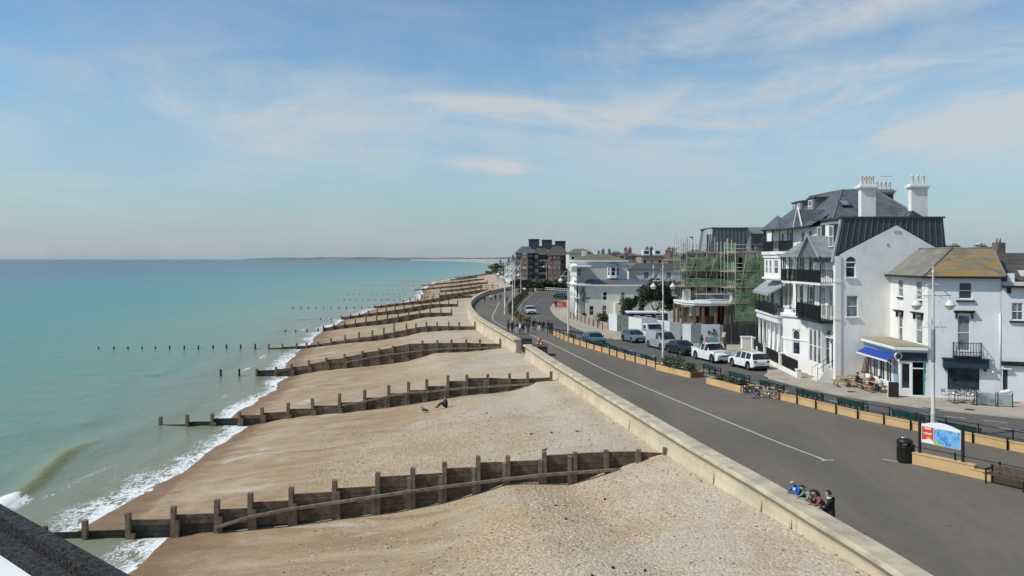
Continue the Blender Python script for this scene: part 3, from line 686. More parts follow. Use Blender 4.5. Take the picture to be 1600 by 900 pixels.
# ------------------------------------------------------------------ groynes
SP_LABEL = ['lone weathered post standing in the sea off the second groyne', 'lone weathered post standing in the sea off the third groyne',
            'lone weathered post in the sea, in the long row off the fourth groyne', 'lone weathered post in the sea off the fifth groyne']
post_mesh = {}
def lone_post(p, h, label, group, r=0.13):
    key = round(h, 1)
    if key not in post_mesh:
        mb = MB(); n = 8; q = [(r * 1.05, -1.2), (r * 1.02, 0), (r, h * 0.6), (r * 0.95, h - 0.04), (r * 0.8, h)]
        mb.lathe(q, n, smooth=False); post_mesh[key] = mb.mesh('sea_post', TIMBERW)
    o = bpy.data.objects.new('sea_post', post_mesh[key]); C.objects.link(o); o.location = p; o.rotation_euler = (R.uniform(-.03, .03), R.uniform(-.03, .03), R.uniform(0, 3))
    return tag(o, label, 'post', group)
def groyne(k):
    g = G[k]; posts = sorted(g['posts']); pa, pb = g['posts'][0][0], g['posts'][-1][0]
    Yf = lambda px: g['Y0'] + (g['Y1'] - g['Y0']) * (px - pa) / (pb - pa)
    Zf = lambda px, py: CZ - (py - HY) * Yf(px) / F
    Xf = lambda px: (px - 800) * Yf(px) / F
    T = sorted(g['top']); B = sorted(g['base'])
    nm = ('nearest long timber groyne with a bleached rail running down the shingle', 'second timber groyne behind the person sitting on the beach',
          'third timber groyne from the camera, below the gap in the sea wall', 'fourth timber groyne, with the long row of posts in the sea beyond it')[k]
    t = thing('groyne', nm, 'groyne', (Xf(pa), Yf(pa), -1.5))
    for i, (px, py) in enumerate(posts):
        X, Y, zt = Xf(px), Yf(px), Zf(px, py); zb = Zf(px, table(B, px)) - 0.6
        w_ = 0.24; mb = MB(); lean = R.uniform(-0.05, 0.05)
        zt2 = max(zt, zb + 0.7); a = w_ / 2
        mb.add([(X - a, Y - .34, zb), (X + a, Y - .34, zb), (X + a, Y - .08, zb), (X - a, Y - .08, zb), (X - a + lean, Y - .33, zt2 - .02), (X + a + lean, Y - .34, zt2 + R.uniform(-.04, .03)), (X + a + lean, Y - .09, zt2), (X - a + lean, Y - .08, zt2 + .01)],
               ((0, 3, 2, 1), (4, 5, 6, 7), (0, 1, 5, 4), (1, 2, 6, 5), (2, 3, 7, 6), (3, 0, 4, 7)))
        mb.build('post', TIMBERW if zt < -3.4 else TIMBERP, t, True)
        if k < 3 and 1 < i < len(posts) - 3:                             # shorter strut post bolted on at the side
            zt3 = Zf(px, table(T, px - 3)) + R.uniform(-0.25, 0.05); mb = MB()
            xs = X - a - 0.2 if px > 560 else X + a
            mb.obox((xs, Y - .36, zb), (0.2, 0, 0), (0, .26, 0), (R.uniform(-.03, .03), 0, zt3 - zb)); mb.build('strut', TIMBERL if px > 560 else TIMBERP, t, True)
    for (p0, _), (p1, _) in zip(posts, posts[1:]):
        if p1 - p0 < 3: continue
        xa, xb = p0 + 0.16 * (p1 - p0), p1 - 0.1 * (p1 - p0)
        za, zb_ = Zf(xa, table(T, xa)), Zf(xb, table(T, xb)); A, Bp = Vector((Xf(p0), Yf(p0), 0)), Vector((Xf(p1), Yf(p1), 0))
        lo = min(Zf(p0, table(B, p0)), Zf(p1, table(B, p1)), Zf((p0 + p1) / 2, table(B, (p0 + p1) / 2))) - 0.35
        h = max(za, zb_) - lo; n = max(2, min(8, round(h / 0.27)))
        for j in range(n):
            z1a, z0a = za - h * j / n, za - h * (j + 1) / n; z1b, z0b = zb_ - h * j / n, zb_ - h * (j + 1) / n
            o = R.uniform(-.02, .02); gq = 0.014; th = 0.075
            mb = MB(); y0 = -0.06 + o
            v = [A + Vector((0, y0, z0a + gq)), Bp + Vector((0, y0, z0b + gq)), Bp + Vector((0, y0, z1b)), A + Vector((0, y0, z1a))]
            mb.add(v + [p + Vector((0, th, 0)) for p in v], ((0, 1, 2, 3), (7, 6, 5, 4), (3, 2, 6, 7), (0, 4, 5, 1), (1, 5, 6, 2), (0, 3, 7, 4)))
            mb.build('plank', TIMBERW if (za + zb_) / 2 - h * j / n < -3.35 else TIMBER, t, True)
    rails = {0: [(340, 819), (394, 802), (456, 790), (524, 780), (592, 770), (647, 762), (695, 755.5), (747, 749), (795, 743), (851, 737), (896, 733.5), (947, 730), (968, 729)],
             1: [(536, 631), (570, 625), (607, 617), (640, 611.5), (667, 610), (700, 606.5), (730, 604), (762, 602), (796, 600), (835, 597.5)],
             2: [(540, 565), (567, 559.5), (593, 555), (614, 552), (638, 549), (660, 546), (705, 543), (750, 542.5), (779, 541)],
             3: [(541, 531.5), (561, 529), (582, 525), (600, 522)]}[k]
    P = [Vector((Xf(px), Yf(px) - 0.44, Zf(px, py))) for px, py in rails]
    for i in range(0, len(P) - 1, 3):
        seg = P[i:i + 4]; mb = MB(); 
        for a, b in zip(seg, seg[1:]): mb.obox(a - Vector((0, .07, .13)), b - a, (0, .16, 0), (0, 0, .14))
        mb.build('rail', TIMBERL, t, True)
for k in range(4): groyne(k)
def sea_row(pts, Y, lab, h=None):
    for px, py in pts:
        zt = CZ - (py - HY) * Y / F; lone_post(((px - 800) * Y / F, Y, SEA), max(0.35, zt - SEA), lab, 'posts standing in the sea off ' + lab.split(' off ')[-1])
sea_row([(345, 577), (374, 576)], 101.2, SP_LABEL[1])
sea_row([(154, 543.5), (178, 543), (200, 542), (222, 541.5), (243, 541), (265, 540), (288, 540), (310, 539.5), (333, 539), (354, 538), (376, 538), (399, 537)], 131.9, SP_LABEL[2])
sea_row([(446, 515.5), (462, 516), (479.7, 514), (497, 512.5)], 163, SP_LABEL[3])
ORD = ['fifth', 'sixth', 'seventh', 'eighth', 'ninth', 'tenth', 'eleventh', 'twelfth', 'thirteenth']
FROW = {163: [], 195: [(501, 498), (517, 498.6)], 240: [(458 + 11.9 * i, 479) for i in range(11)], 290: [(528 + 9.7 * i, 467) for i in range(11)], 335: [(544 + 8.9 * i, 459.2) for i in range(11)],
        380: [(606 + 8.0 * i, 452.5) for i in range(4)], 446: [(566 + 7.2 * i, 445.6) for i in range(12)], 527: [(606 + 6.4 * i, 438.6) for i in range(10)], 620: [(630 + 6 * i, 433.6) for i in range(7)]}
for i, (Y, pxs, _, _) in enumerate(FAR):
    k = 4 + i; t = thing('groyne', f'{ORD[i]} timber groyne up the beach, far off', 'groyne', (xw(Y) - 1, Y, -1), group='far groynes along the beach')
    sc = table(SHW, Y); s_ = 3.5 if i < 3 else 6.0; step = 2.1 if Y < 300 else 4.2; send = 27.5 if i < 2 else 28.5; mbp = MB(); 
    brk = 1 if i not in (3, 4, 7) else 0
    while s_ < send:
        x = xw(Y) - s_ * sc; y = g_line(k, x); zt = z_top(3, s_); lo = z_near(3, s_) - 0.3; x2 = xw(Y) - (s_ + step / sc) * sc; y2 = g_line(k, x2); zt2 = z_top(3, s_ + step / sc)
        mb = MB(); hp = zt + R.uniform(0.7, 1.0) - (0.5 if s_ > 22 else 0); mb.obox((x - .12, y - .3, lo), (.24, 0, 0), (0, .24, 0), (0, 0, hp - lo)); mb.build('post', TIMBER if s_ < 22 else TIMBERW, t, True)
        if s_ < send - 1.5 and (brk or 7 < s_ < 20):
            v = [Vector((x, y, lo)), Vector((x2, y2, min(lo, z_near(3, s_ + step / sc) - .3))), Vector((x2, y2, zt2 - .02)), Vector((x, y, zt))]
            mbp.add(v + [p + Vector((0, .08, 0)) for p in v], ((0, 1, 2, 3), (7, 6, 5, 4), (3, 2, 6, 7)))
        s_ += step / sc
    tag(mbp.build('planking', TIMBER, t, True), kind='stuff')
    sea_row(FROW[Y], Y + 0.6, f'lone weathered post in the sea off the {ORD[i]} groyne')

# ------------------------------------------------------------------ low wall, railings, planters
def poly_wall(pts, z0, z1, th, name, label, m, cap=None, cat='low wall'):
    P = resample(V2(pts, 0), max(2, int(sum((Vector(b) - Vector(a)).length for a, b in zip(pts, pts[1:])) / 1.5)))
    t = thing(name, label, cat, (P[0].x, P[0].y, 0)); mb = MB(); sweep(mb, P, [(0, z0), (0, z1 - .05), (-th, z1 - .05), (-th, z0)]); mb.build('wall_face', m, t, True)
    mb = MB(); sweep(mb, P, [(0.03, z1 - .048), (0.03, z1), (-th - .03, z1), (-th - .03, z1 - .048)]); mb.build('coping', cap or m, t, True)
    return t
def cut(pts, ya, yb):
    P = resample(V2(pts, 0), 300); return [(p.x, p.y) for p in P if ya <= p.y <= yb]
# LW runs from near right (index 0) to far left; sea side is to its left seen from the road
near = cut(LW, 20, 61.0); mid_ = cut(LW, 76.0, 109.7)
def rev(p): return list(reversed(p))
poly_wall(near, -0.05, 0.47, 0.28, 'low_wall', 'buff low wall between promenade and road, right of the parked bicycles', LOWW)
poly_wall(mid_, -0.05, 0.47, 0.28, 'low_wall', 'buff low wall beside the road, from the planters to the far crowd', LOWW)
def railing(pts, label, step, h, back=0.0, post_r=0.04, rails=(1.0,), group=None):
    P = resample(V2(pts, 0), max(2, int(sum((Vector(b) - Vector(a)).length for a, b in zip(pts, pts[1:])) / step) + 1))
    Q = []
    for i, p in enumerate(P):
        a, b = P[max(0, i - 1)], P[min(len(P) - 1, i + 1)]; d = (b - a).normalized(); Q.append(p + Vector((d.y, -d.x, 0)) * back)
    t = thing('railing', label, 'railing', Q[0], group=group); pm = None
    for q in Q:
        if pm is None: mb = MB(); mb.lathe([(post_r, -0.05), (post_r, h - .03), (post_r * 1.3, h - .02), (post_r * 1.1, h + .03), (.01, h + .045)], 8); pm = mb.mesh('post', BLACK)
        o = bpy.data.objects.new('post', pm); C.objects.link(o); o.parent = t; o.location = wm(t).inverted() @ q; CH.setdefault(t.name, []).append(o)
    for r in rails:
        mb = MB(); mb.tube([q + Vector((0, 0, h * r - 0.02)) for q in Q], 0.024, 6); mb.build('rail', BLACK, t, True)
    return t
railing(near, 'front row of short black posts fixed along the near low wall', 1.9, 0.62, -0.07, 0.05, (0.97,))
railing(near, 'taller black railing behind the near low wall', 1.9, 1.0, 0.42, 0.035, (0.98, 0.6))
railing(mid_, 'black railing along the far low wall towards the crowd', 2.2, 0.98, -0.07, 0.05, (0.98,))
w2 = [(19.75, 40.75), (20.95, 38.9), (22.2, 36.9), (24.0, 34.0), (26.5, 30.0), (29.5, 25.2)]
poly_wall(rev(cut(rev(w2), 38.2, 41)), -0.05, 0.58, 0.26, 'low_wall', 'short buff wall under the map board', LOWW)
poly_wall(w2[1:][1:] and [(21.25, 38.42), (22.2, 36.9), (24.0, 34.0), (26.5, 30.0), (29.5, 25.2)], -0.05, 0.40, 0.26, 'low_wall', 'low wall behind the dark wooden bench', LOWW)
railing(w2, 'black railing along the wall under the map board', 1.9, 0.9, 0.12, 0.045, (0.97, 0.55))
def planter(pts, label, ends, plants, zt=0.47):
    P = [Vector((a, b, 0)) for a, b in pts]; t = thing('planter', label, 'planter', P[0])
    for i in range(len(P)):
        a, b = P[i], P[(i + 1) % len(P)]; d = (b - a).normalized(); n = Vector((d.y, -d.x, 0)); mb = MB(); mb.obox(a - Vector((0, 0, .05)) + d * .02, (b - a) - d * .04, -n * 0.18, (0, 0, zt + .05)); mb.build('side_wall', LOWD if i in ends else LOWW, t, True)
    c = sum(P, Vector()) / len(P); mb = MB(); mb.poly([c + (p - c) * 0.93 + Vector((0, 0, zt - .08)) for p in P]); mb.build('soil', mat('soil', (0.09, 0.065, 0.045), 0.95, 0.3, 6), t, True)
    return t
def foliage(mb, c, r, n, s, flat=0.0, seed=0, shell=0.45):
    """leaf clumps spread through an ellipsoid"""
    q = random.Random(seed); c = Vector(c)
    for _ in range(n):
        d = Vector((q.gauss(0, 1), q.gauss(0, 1), q.gauss(0, 1))).normalized(); k = q.uniform(shell, 1.0) ** 0.6
        p = c + Vector((d.x * r[0], d.y * r[1], d.z * r[2])) * k
        a = Vector((q.gauss(0, 1), q.gauss(0, 1), q.gauss(0, 0.6))).normalized(); b = a.cross(Vector((q.gauss(0, 1), q.gauss(0, 1), q.gauss(0, 1)))).normalized(); l = s * q.uniform(0.6, 1.4)
        mb.add([p - a * l, p + b * l * 0.55 , p + a * l, p - b * l * 0.55], ((0, 1, 2, 3),))
def shrub(loc, r, label, m, n=220, s=0.07, group=None, cat='shrub', name='shrub'):
    t = thing(name, label, cat, loc, group=group); mb = MB()
    q = random.Random(int(abs(loc[0] * 77 + loc[1] * 13)))
    for i in range(5):
        c = Vector((q.uniform(-.5, .5) * r[0], q.uniform(-.5, .5) * r[1], r[2] * q.uniform(.7, 1.1))); foliage(mb, c, (r[0] * .6, r[1] * .6, r[2] * .75), n // 5, s, seed=q.random(), shell=0.2)
    mb.build('foliage', m, t); mb = MB()
    for i in range(4): a = q.uniform(0, 6.28); mb.tube([(0, 0, 0), (math.cos(a) * r[0] * .4, math.sin(a) * r[1] * .4, r[2] * .9)], [0.03, 0.01], 5)
    mb.build('stem', BARK, t); return t
planter([(13.0, 75.3), (15.0, 69.9), (16.3, 70.6), (14.4, 76.0)], 'long buff planter with grey green shrubs next to the tall lamp post', (1,), 0)
planter([(15.6, 66.9), (17.2, 62.0), (18.5, 62.8), (17.0, 67.6)], 'buff planter of low plants left of the parked bicycles', (1,), 0)
for i, (x, y, rx, rz, l, m) in enumerate([(13.9, 74.4, 0.55, 0.5, 'spreading grey green shrub at the lamp post end of the planter', LEAFG), (14.3, 72.6, 0.75, 0.75, 'tall bushy shrub spilling over the planter edge', LEAFG), (15.2, 71.2, 0.6, 0.42, 'low grey green shrub at the near end of the long planter', LEAFG),
                                           (16.7, 66.4, 0.5, 0.3, 'low plant at the far end of the planter left of the bicycles', LEAFG), (17.1, 65.0, 0.55, 0.26, 'low plant in the middle of the planter left of the bicycles', LEAFG), (17.6, 63.5, 0.5, 0.28, 'low plant at the planter end nearest the bicycles', LEAFH)]):
    shrub((x, y, 0.38), (rx * 1.2, rx * 1.2, rz * (1.15 if i < 3 else .9)), l, m, 650 if i < 3 else 350, 0.08)

# green benches along the road side of the wall, and the dark bench by the map board
def bench_proto(m, L, dark=None):
    t = thing('bench', 'bench', 'bench')
    for j in range(4): mb = MB(); mb.obox((-L / 2, -.05 - j * .12, .44), (L, 0, 0), (0, -.10, 0), (0, 0, .035)); mb.build('seat_slat', m, t)
    for j in range(3): mb = MB(); mb.obox((-L / 2, .02 + j * .025, .50 + j * .105), (L, 0, 0), (0, .03, 0), (0, .02, .10)); mb.build('back_slat', m, t)
    for x in (-L / 2 + .1, 0, L / 2 - .1):
        mb = MB(); mb.obox((x - .03, -.5, 0), (.06, 0, 0), (0, .06, 0), (0, 0, .44)); mb.obox((x - .03, -.02, 0), (.06, 0, 0), (0, .06, 0), (0, .06, .80)); mb.obox((x - .03, -.5, .40), (.06, 0, 0), (0, .5, 0), (0, 0, .045))
        if abs(x) > .2: mb.obox((x - .035, -.52, .64), (.07, 0, 0), (0, .56, 0), (0, 0, .05)); mb.obox((x - .03, -.5, .44), (.06, 0, 0), (0, .05, 0), (0, 0, .2))
        mb.build('leg_frame', dark or BLACK, t)
    return t
bp = bench_proto(GREENP, 2.3)
bs = [(1494, 46.6, 'green slatted bench behind the map board'), (1418, 50.2, 'green slatted bench second from the map board'), (1326, 54.6, 'green slatted bench in front of the pavement cafe'), (1259, 58.6, 'green slatted bench nearest the parked bicycles on their right'), (1199, 62.8, 'green slatted bench right behind the parked bicycles'),
      (1149, 67.8, 'green slatted bench behind the right hand planter'), (1106, 72.6, 'green slatted bench in the gap between the planters')]
for i, (px, Y, lab) in enumerate(bs):
    o = bp if i == 0 else copy_tree(bp); q = [p for p in resample(V2(LW, 0), 300)]; j = min(range(299), key=lambda j: abs(q[j].y - Y)); d = q[j] - q[j + 1]
    place(o, ((px - 800) * Y / F + .25, Y + .35, -0.09), math.atan2(d.y, d.x) + math.pi, lab, 'green benches facing the road')
for i, (px, Y, lab) in enumerate([(1035, 80.3, 'green bench just left of the tall lamp post'), (1002, 84.6, 'green bench second left of the tall lamp post'), (976, 88.5, 'green bench behind the railing, before the teal car'), (952, 92.5, 'green bench beside the teal car bonnet'), (933, 95.8, 'green bench beside the teal car'), (896, 103.8, 'green bench farthest along, next to the cream lamp post')]):
    o = copy_tree(bp); q = resample(V2(LW, 0), 300); j = min(range(299), key=lambda j: abs(q[j].y - Y)); d = q[j] - q[j + 1]
    place(o, (q[j].x + 0.95, q[j].y + 0.35, -0.06), math.atan2(d.y, d.x) + math.pi, lab, 'green benches facing the road')
b2 = bench_proto(WOOD, 3.4); place(b2, (22.35, 35.95, 0), math.atan2(-3.1, 1.9), 'long dark wooden bench with black arms right of the map board')

# ------------------------------------------------------------------ near roof edge at the lower left
FELT = mat('mineral_felt', (0.010, 0.010, 0.010), 0.95, 0.45, 45, 0.9, 60, col2=(0.075, 0.073, 0.068), detail=3)
pa, pb = gp(-150, 704, 8.9), gp(330, 969, 8.9); dr = (pb - pa).normalized(); nn = Vector((dr.y, -dr.x, 0))      # nn points to the roof (camera) side
if nn.y > 0: nn = -nn
t = thing('roof_parapet', 'dark felted parapet edge of the near roof in the lower left corner', 'parapet', pa)
Lr = pb - pa
mb = MB(); mb.obox(pa + Vector((0, 0, -.10)), Lr, nn * .07, (0, 0, .10)); mb.build('coping', FELT, t, True)
mb = MB(); mb.obox(pa + nn * .112 + Vector((0, 0, -.20)), Lr, nn * .085, (0, 0, .185)); mb.build('upstand', FELT, t, True)
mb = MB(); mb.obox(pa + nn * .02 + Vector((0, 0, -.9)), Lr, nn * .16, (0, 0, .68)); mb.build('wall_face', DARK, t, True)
mb = MB(); mb.obox(pa + nn * .203 + Vector((0, 0, -.25)), Lr, nn * .5, (0, 0, .225)); mb.build('flashing', WPAINT, t, True)
mb = MB(); mb.obox(pa + nn * .03 + Vector((0, 0, -13.5)), Lr, nn * 1.5, (0, 0, 12.6)); tag(mb.build('pier_wall', WHITE), 'white rendered wall below the near roof parapet', 'wall')

# ------------------------------------------------------------------ seafront hotel
UX, UY, UZ = Vector((1, 0, 0)), Vector((0, 1, 0)), Vector((0, 0, 1))
def gbars(parent, a, b, h, step=0.13, m=None, name='railing', r=0.021, posts=None):
    """iron railing: top and bottom rail with close uprights"""
    a, b = Vector(a), Vector(b); n = max(2, int((b - a).length / step)); mb = MB(); d = (b - a).normalized(); q = Vector((-d.y, d.x, 0))
    for z in (h, 0.08): mb.obox(a + UZ * (z - .03) - q * .02, b - a, q * .04, UZ * .04)
    for i in range(n + 1): p = a.lerp(b, i / n); mb.obox(p - d * r - q * r, d * 2 * r, q * 2 * r, UZ * h)
    return mb.build(name, m or BLACK, parent, True)
def arch_window(parent, O, u, n, w_, h, frame, pane, depth=0.08):
    O, u, n = Vector(O), Vector(u).normalized(), Vector(n).normalized(); B = O - n * depth; t = 0.07; r = w_ / 2
    def outline(ins, k=10):
        pts = [B + u * ins + UZ * ins, B + u * (w_ - ins) + UZ * ins]
        for i in range(k + 1): a = math.pi * i / k; pts.append(B + u * (r + (r - ins) * math.cos(a)) + UZ * (h - r + (r - ins) * math.sin(a)))
        return pts
    f = MB(); A, I = outline(0), outline(t); k = len(A)
    for i in range(k):
        j = (i + 1) % k; f.quad(A[i] + n * .06, A[j] + n * .06, I[j] + n * .06, I[i] + n * .06); f.quad(I[i] + n * .06, I[j] + n * .06, I[j], I[i]); f.quad(A[i] + n * .06, A[i], A[j], A[j] + n * .06)
    f.obox(B + u * t + UZ * (h * .5 - .04), u * (w_ - 2 * t), n * .05, UZ * .07)
    fo = f.build('window', frame, parent, True); p = MB(); p.poly([x + n * .02 for x in outline(t * .6)]); p.build('pane', pane, fo, True); return fo
def ribs(parent, pts_fn, n, m, name='standing_seam', w_=0.05, d=0.05):
    for i in range(n): mb = MB(); a, b, out, side = pts_fn(i); mb.obox(a - side * w_ / 2, side * w_, out * d, b - a); mb.build(name, m, parent, True)

H = thing('hotel', 'tall white seafront hotel with black iron balconies and a dark standing seam gable roof', 'hotel', (26.5, 67.6, 0))
XF = 26.55
# gable end facing the pier, with two real window openings cut in its lower part
mb = MB(); GY = 67.6; GL, GR = 26.62, 38.0
wall_open(mb, (GL, GY, -0.05), UX, GR - GL, 9.85, [(27.12 - GL, 8.5 + .05, 27.92 - GL, 9.75), (27.18 - GL, 5.3 + .05, 28.12 - GL, 7.05 + .05)], -UY, 0.16)
mb.poly([(GL, GY, 9.8), (27.12, GY, 9.8), (27.12, GY, 10.65), (GL, GY, 10.36)]); mb.poly([(27.92, GY, 9.8), (GR, GY, 9.8), (36.3, GY, 9.8), (34.4, GY, 10.94), (31.25, GY, 12.76), (27.92, GY, 11.05)])
mb.poly([(27.12, GY, 10.24), (27.92, GY, 10.24), (27.92, GY, 11.05), (27.12, GY, 10.65)])
k = 10; arc = [(27.52 + .4 * math.cos(math.pi * i / k), GY, 9.80 + .4 * math.sin(math.pi * i / k)) for i in range(k + 1)]
for i in range(k): mb.quad(arc[i], arc[i + 1], (arc[i + 1][0], GY, 10.24), (arc[i][0], GY, 10.24))
mb.build('gable_wall', WHITE, H, True)
arch_window(H, (27.12, GY, 8.5), UX, -UY, 0.8, 1.70, WPAINT, GLASS, 0.12); window(H, (27.18, GY, 5.3), UX, -UY, 0.94, 1.75, WPAINT, GLASSB, 0.12)
for x0, x1, z in ((27.05, 27.99, 8.42), (27.1, 28.2, 5.22)): mb = MB(); mb.obox((x0, GY - .14, z), (x1 - x0, 0, 0), (0, .15, 0), (0, 0, .09)); mb.build('sill', WPAINT, H, True)
for px, py in ((1399, 362), (1405, 362), (1387, 382)): p = at(px, py, GY); mb = MB(); mb.box((p.x, GY - .02, p.z), (.16, .06, .16)); mb.build('vent', STEELG, H, True)
mb = MB(); mb.obox((26.24, GY - .08, -.05), (.46, 0, 0), (0, .5, 0), (0, 0, 10.3)); mb.build('corner_pilaster', WHITE, H, True)
mb = MB(); mb.obox((26.20, GY - .12, 5.1), (.54, 0, 0), (0, .58, 0), (0, 0, .18)); mb.build('string_course', WPAINT, H, True); mb = MB(); mb.obox((26.20, GY - .12, 8.1), (.54, 0, 0), (0, .58, 0), (0, 0, .15)); mb.build('string_course', WPAINT, H, True)
# body behind
mb = MB(); mb.obox((XF + .9, GY + .3, -.05), (7.6, 0, 0), (0, 18, 0), (0, 0, 12.2)); mb.build('body_wall', WHITE, H, True)
# mansard roof over the gable block: dark end with standing seams, pale slate front
MZ = 13.33; Pm = [(26.12, GY + .05, 9.75), (26.83, GY + .05, MZ), (35.05, GY + .05, MZ), (35.45, GY + .05, 9.2)]
mb = MB(); mb.extr(Pm, (0, .3, 0)); mb.build('mansard_end', ZINC, H, True)
def seam(i):
    x0, x1 = lerp(26.35, 35.15, i / 17), lerp(27.0, 34.85, i / 17)
    zg = table([(26.62, 10.36), (31.25, 12.76), (34.4, 10.94), (36.3, 9.8)], (x0 + x1) / 2) + .12; k_ = (zg - 9.6) / (MZ - .02 - 9.6)
    return Vector((lerp(x0, x1, k_), GY + .05, zg)), Vector((x1, GY + .05, MZ - .02)), -UY, UX
ribs(H, seam, 18, ZINCM, w_=.045)
mb = MB(); mb.quad((26.12, GY + .35, 9.75), (26.83, GY + .35, MZ), (26.83, 72.2, MZ), (26.12, 72.2, 9.75)); mb.build('mansard_front', SLATEL, H, True)
mb = MB(); mb.obox((26.6, GY - .05, MZ), (8.6, 0, 0), (0, 6, 0), (0, 0, .14)); mb.build('roof_edge', ZINC, H, True)
mb = MB(); a, b = Vector((26.12, GY - .0, 9.75)), Vector((26.83, GY - .0, MZ)); mb.obox(a - UX * .1, UX * .14, UY * .38, b - a); mb.build('verge_flashing', ZINCL, H, True)
for px in (1281.5, 1300):                                                # dormers in the pale mansard front
    Y = 26.35 * F / (px - 800); mb = MB(); mb.obox((26.35, Y - .62, 10.9), (1.5, 0, 0), (0, 1.24, 0), (0, 0, 2.0)); d = mb.build('dormer', ZINC, H, True)
    window(H, (26.33, Y + .48, 11.0), -UY, -UX, 0.96, 1.75, WPAINT, GLASSB, -0.03)
# main slate roof
zb, zt = 12.9, 16.35; B4 = [(26.75, 69.9), (35.6, 69.9), (35.6, 87.2), (26.35, 87.2)]; T4 = [(30.3, 76.2), (33.2, 76.2), (33.2, 84.5), (30.2, 84.5)]
mb = MB()
for i in range(4): j = (i + 1) % 4; mb.quad((*B4[i], zb), (*B4[j], zb), (*T4[j], zt), (*T4[i], zt))
mb.quad(*[(*p, zt) for p in T4]); rf = mb.build('roof', SLATE, H, True)
for a, b in (((*B4[0], zb), (*T4[0], zt)), ((*T4[0], zt), (*T4[1], zt)), ((*T4[0], zt), (*T4[3], zt)), ((*B4[1], zb), (*T4[1], zt))): mb = MB(); mb.tube([a, b], .09, 6); mb.build('ridge_tile', ZINCM, rf, True)
p0 = Vector((29.3, 73.3, 14.92)); sl = (Vector((30.3, 76.2, zt)) - Vector((28.5, 69.9, zb))).normalized(); sl = Vector((0, sl.y, sl.z)).normalized(); nr = Vector((0, -sl.z, sl.y))
mb = MB(); mb.obox(p0 - UX * .45 - sl * .6 + nr * .02, UX * .95, sl * 1.2, nr * .07); sk = mb.build('skylight', ZINC, H, True)
mb = MB(); mb.obox(p0 - UX * .33 - sl * .46 + nr * .095, UX * .71, sl * .92, nr * .01); mb.build('pane', GLASSB, sk, True)
def flat_dormer(px, px2, top, bot, Y, d=2.6):
    a, b = at(px, bot, Y), at(px2, top, Y); mb = MB(); mb.obox((a.x, Y - .1, a.z), (b.x - a.x, 0, 0), (0, d, 0), (0, 0, b.z - a.z)); o = mb.build('flat_dormer', ZINCM, H, True)
    mb = MB(); mb.obox((a.x - .1, Y - .2, b.z), (b.x - a.x + .2, 0, 0), (0, d + .2, 0), (0, 0, .12)); mb.build('dormer_roof', ZINC, o, True)
    f = window(H, (a.x - .0, Y + d - .35, a.z + .25), -UY, -UX, d - .7, b.z - a.z - .4, WPAINT, GLASSB, -0.03)
flat_dormer(1272, 1304, 309.5, 335, 78.2, 1.7); flat_dormer(1253, 1278, 315, 340, 82.0, 1.6); flat_dormer(1245, 1262, 317, 340, 84.6, 1.5)
def chimney(px0, px1, ybase, ytop, Y, pots, m, capw, blk=None, dep=1.1, owner=None):
    a, b = at(px0, ybase, Y), at(px1, ytop, Y); w_ = b.x - a.x; mb = MB(); mb.obox((a.x, Y, a.z - 1.2), (w_, 0, 0), (0, dep, 0), (0, 0, b.z - a.z + 1.2)); o = mb.build('chimney', m, owner or H, True)
    mb = MB()
    for q, z0, h in ((.08, 0, .14), (.19, .14, .16), (.06, .30, .12)): mb.obox((a.x - q, Y - q, b.z + z0), (w_ + 2 * q, 0, 0), (0, dep + 2 * q, 0), (0, 0, h))
    mb.build('chimney_cap', m if m is not ZINC else STEELG, o, True)
    for i in range(pots):
        for j in range(1):
            mb = MB(); x = a.x + w_ * (i + .5) / pots; mb.lathe([(.13, 0), (.12, .1), (.105, .6), (.135, .66), (.135, .74), (.09, .74)], 10, (x, Y + dep * .5, b.z + .42)); mb.build('chimney_pot', POT, o, True)
    return o
chimney(1345.5, 1368.5, 338, 296, 68.9, 4, WHITE, 0, dep=.55); chimney(1424, 1449.5, 335, 295, 69.6, 3, WHITE, 0, dep=.6); chimney(1369, 1396, 322, 303, 77.5, 4, ZINC, 0, dep=.7)
p = at(1385, 300, 77.8); mb = MB(); mb.tube([p - UZ * .3, p + UZ * 1.6], .025, 5)
for k in range(4): mb.tube([p + UZ * (1.45) + UX * (-.5 + .3 * k) - UY * .2, p + UZ * 1.45 + UX * (-.5 + .3 * k) + UY * .25], .012, 4)
mb.tube([p + UZ * 1.45 - UX * .6, p + UZ * 1.45 + UX * .6], .016, 4); mb.build('television_aerial', STEELG, H, True)
mb = MB(); a = at(1416, 338, 69.2); mb.extr([(a.x, 69.2, 13.3), (a.x + 1.8, 69.2, 13.3), (a.x + .55, 69.2, 14.05)], (0, 3, 0)); mb.build('roof_ridge', SLATE, H, True)
mb = MB(); mb.obox((34.9, GY + .5, 10.0), (1.9, 0, 0), (0, 6, 0), (0, 0, .35)); mb.build('back_roof', SLATE, H, True)
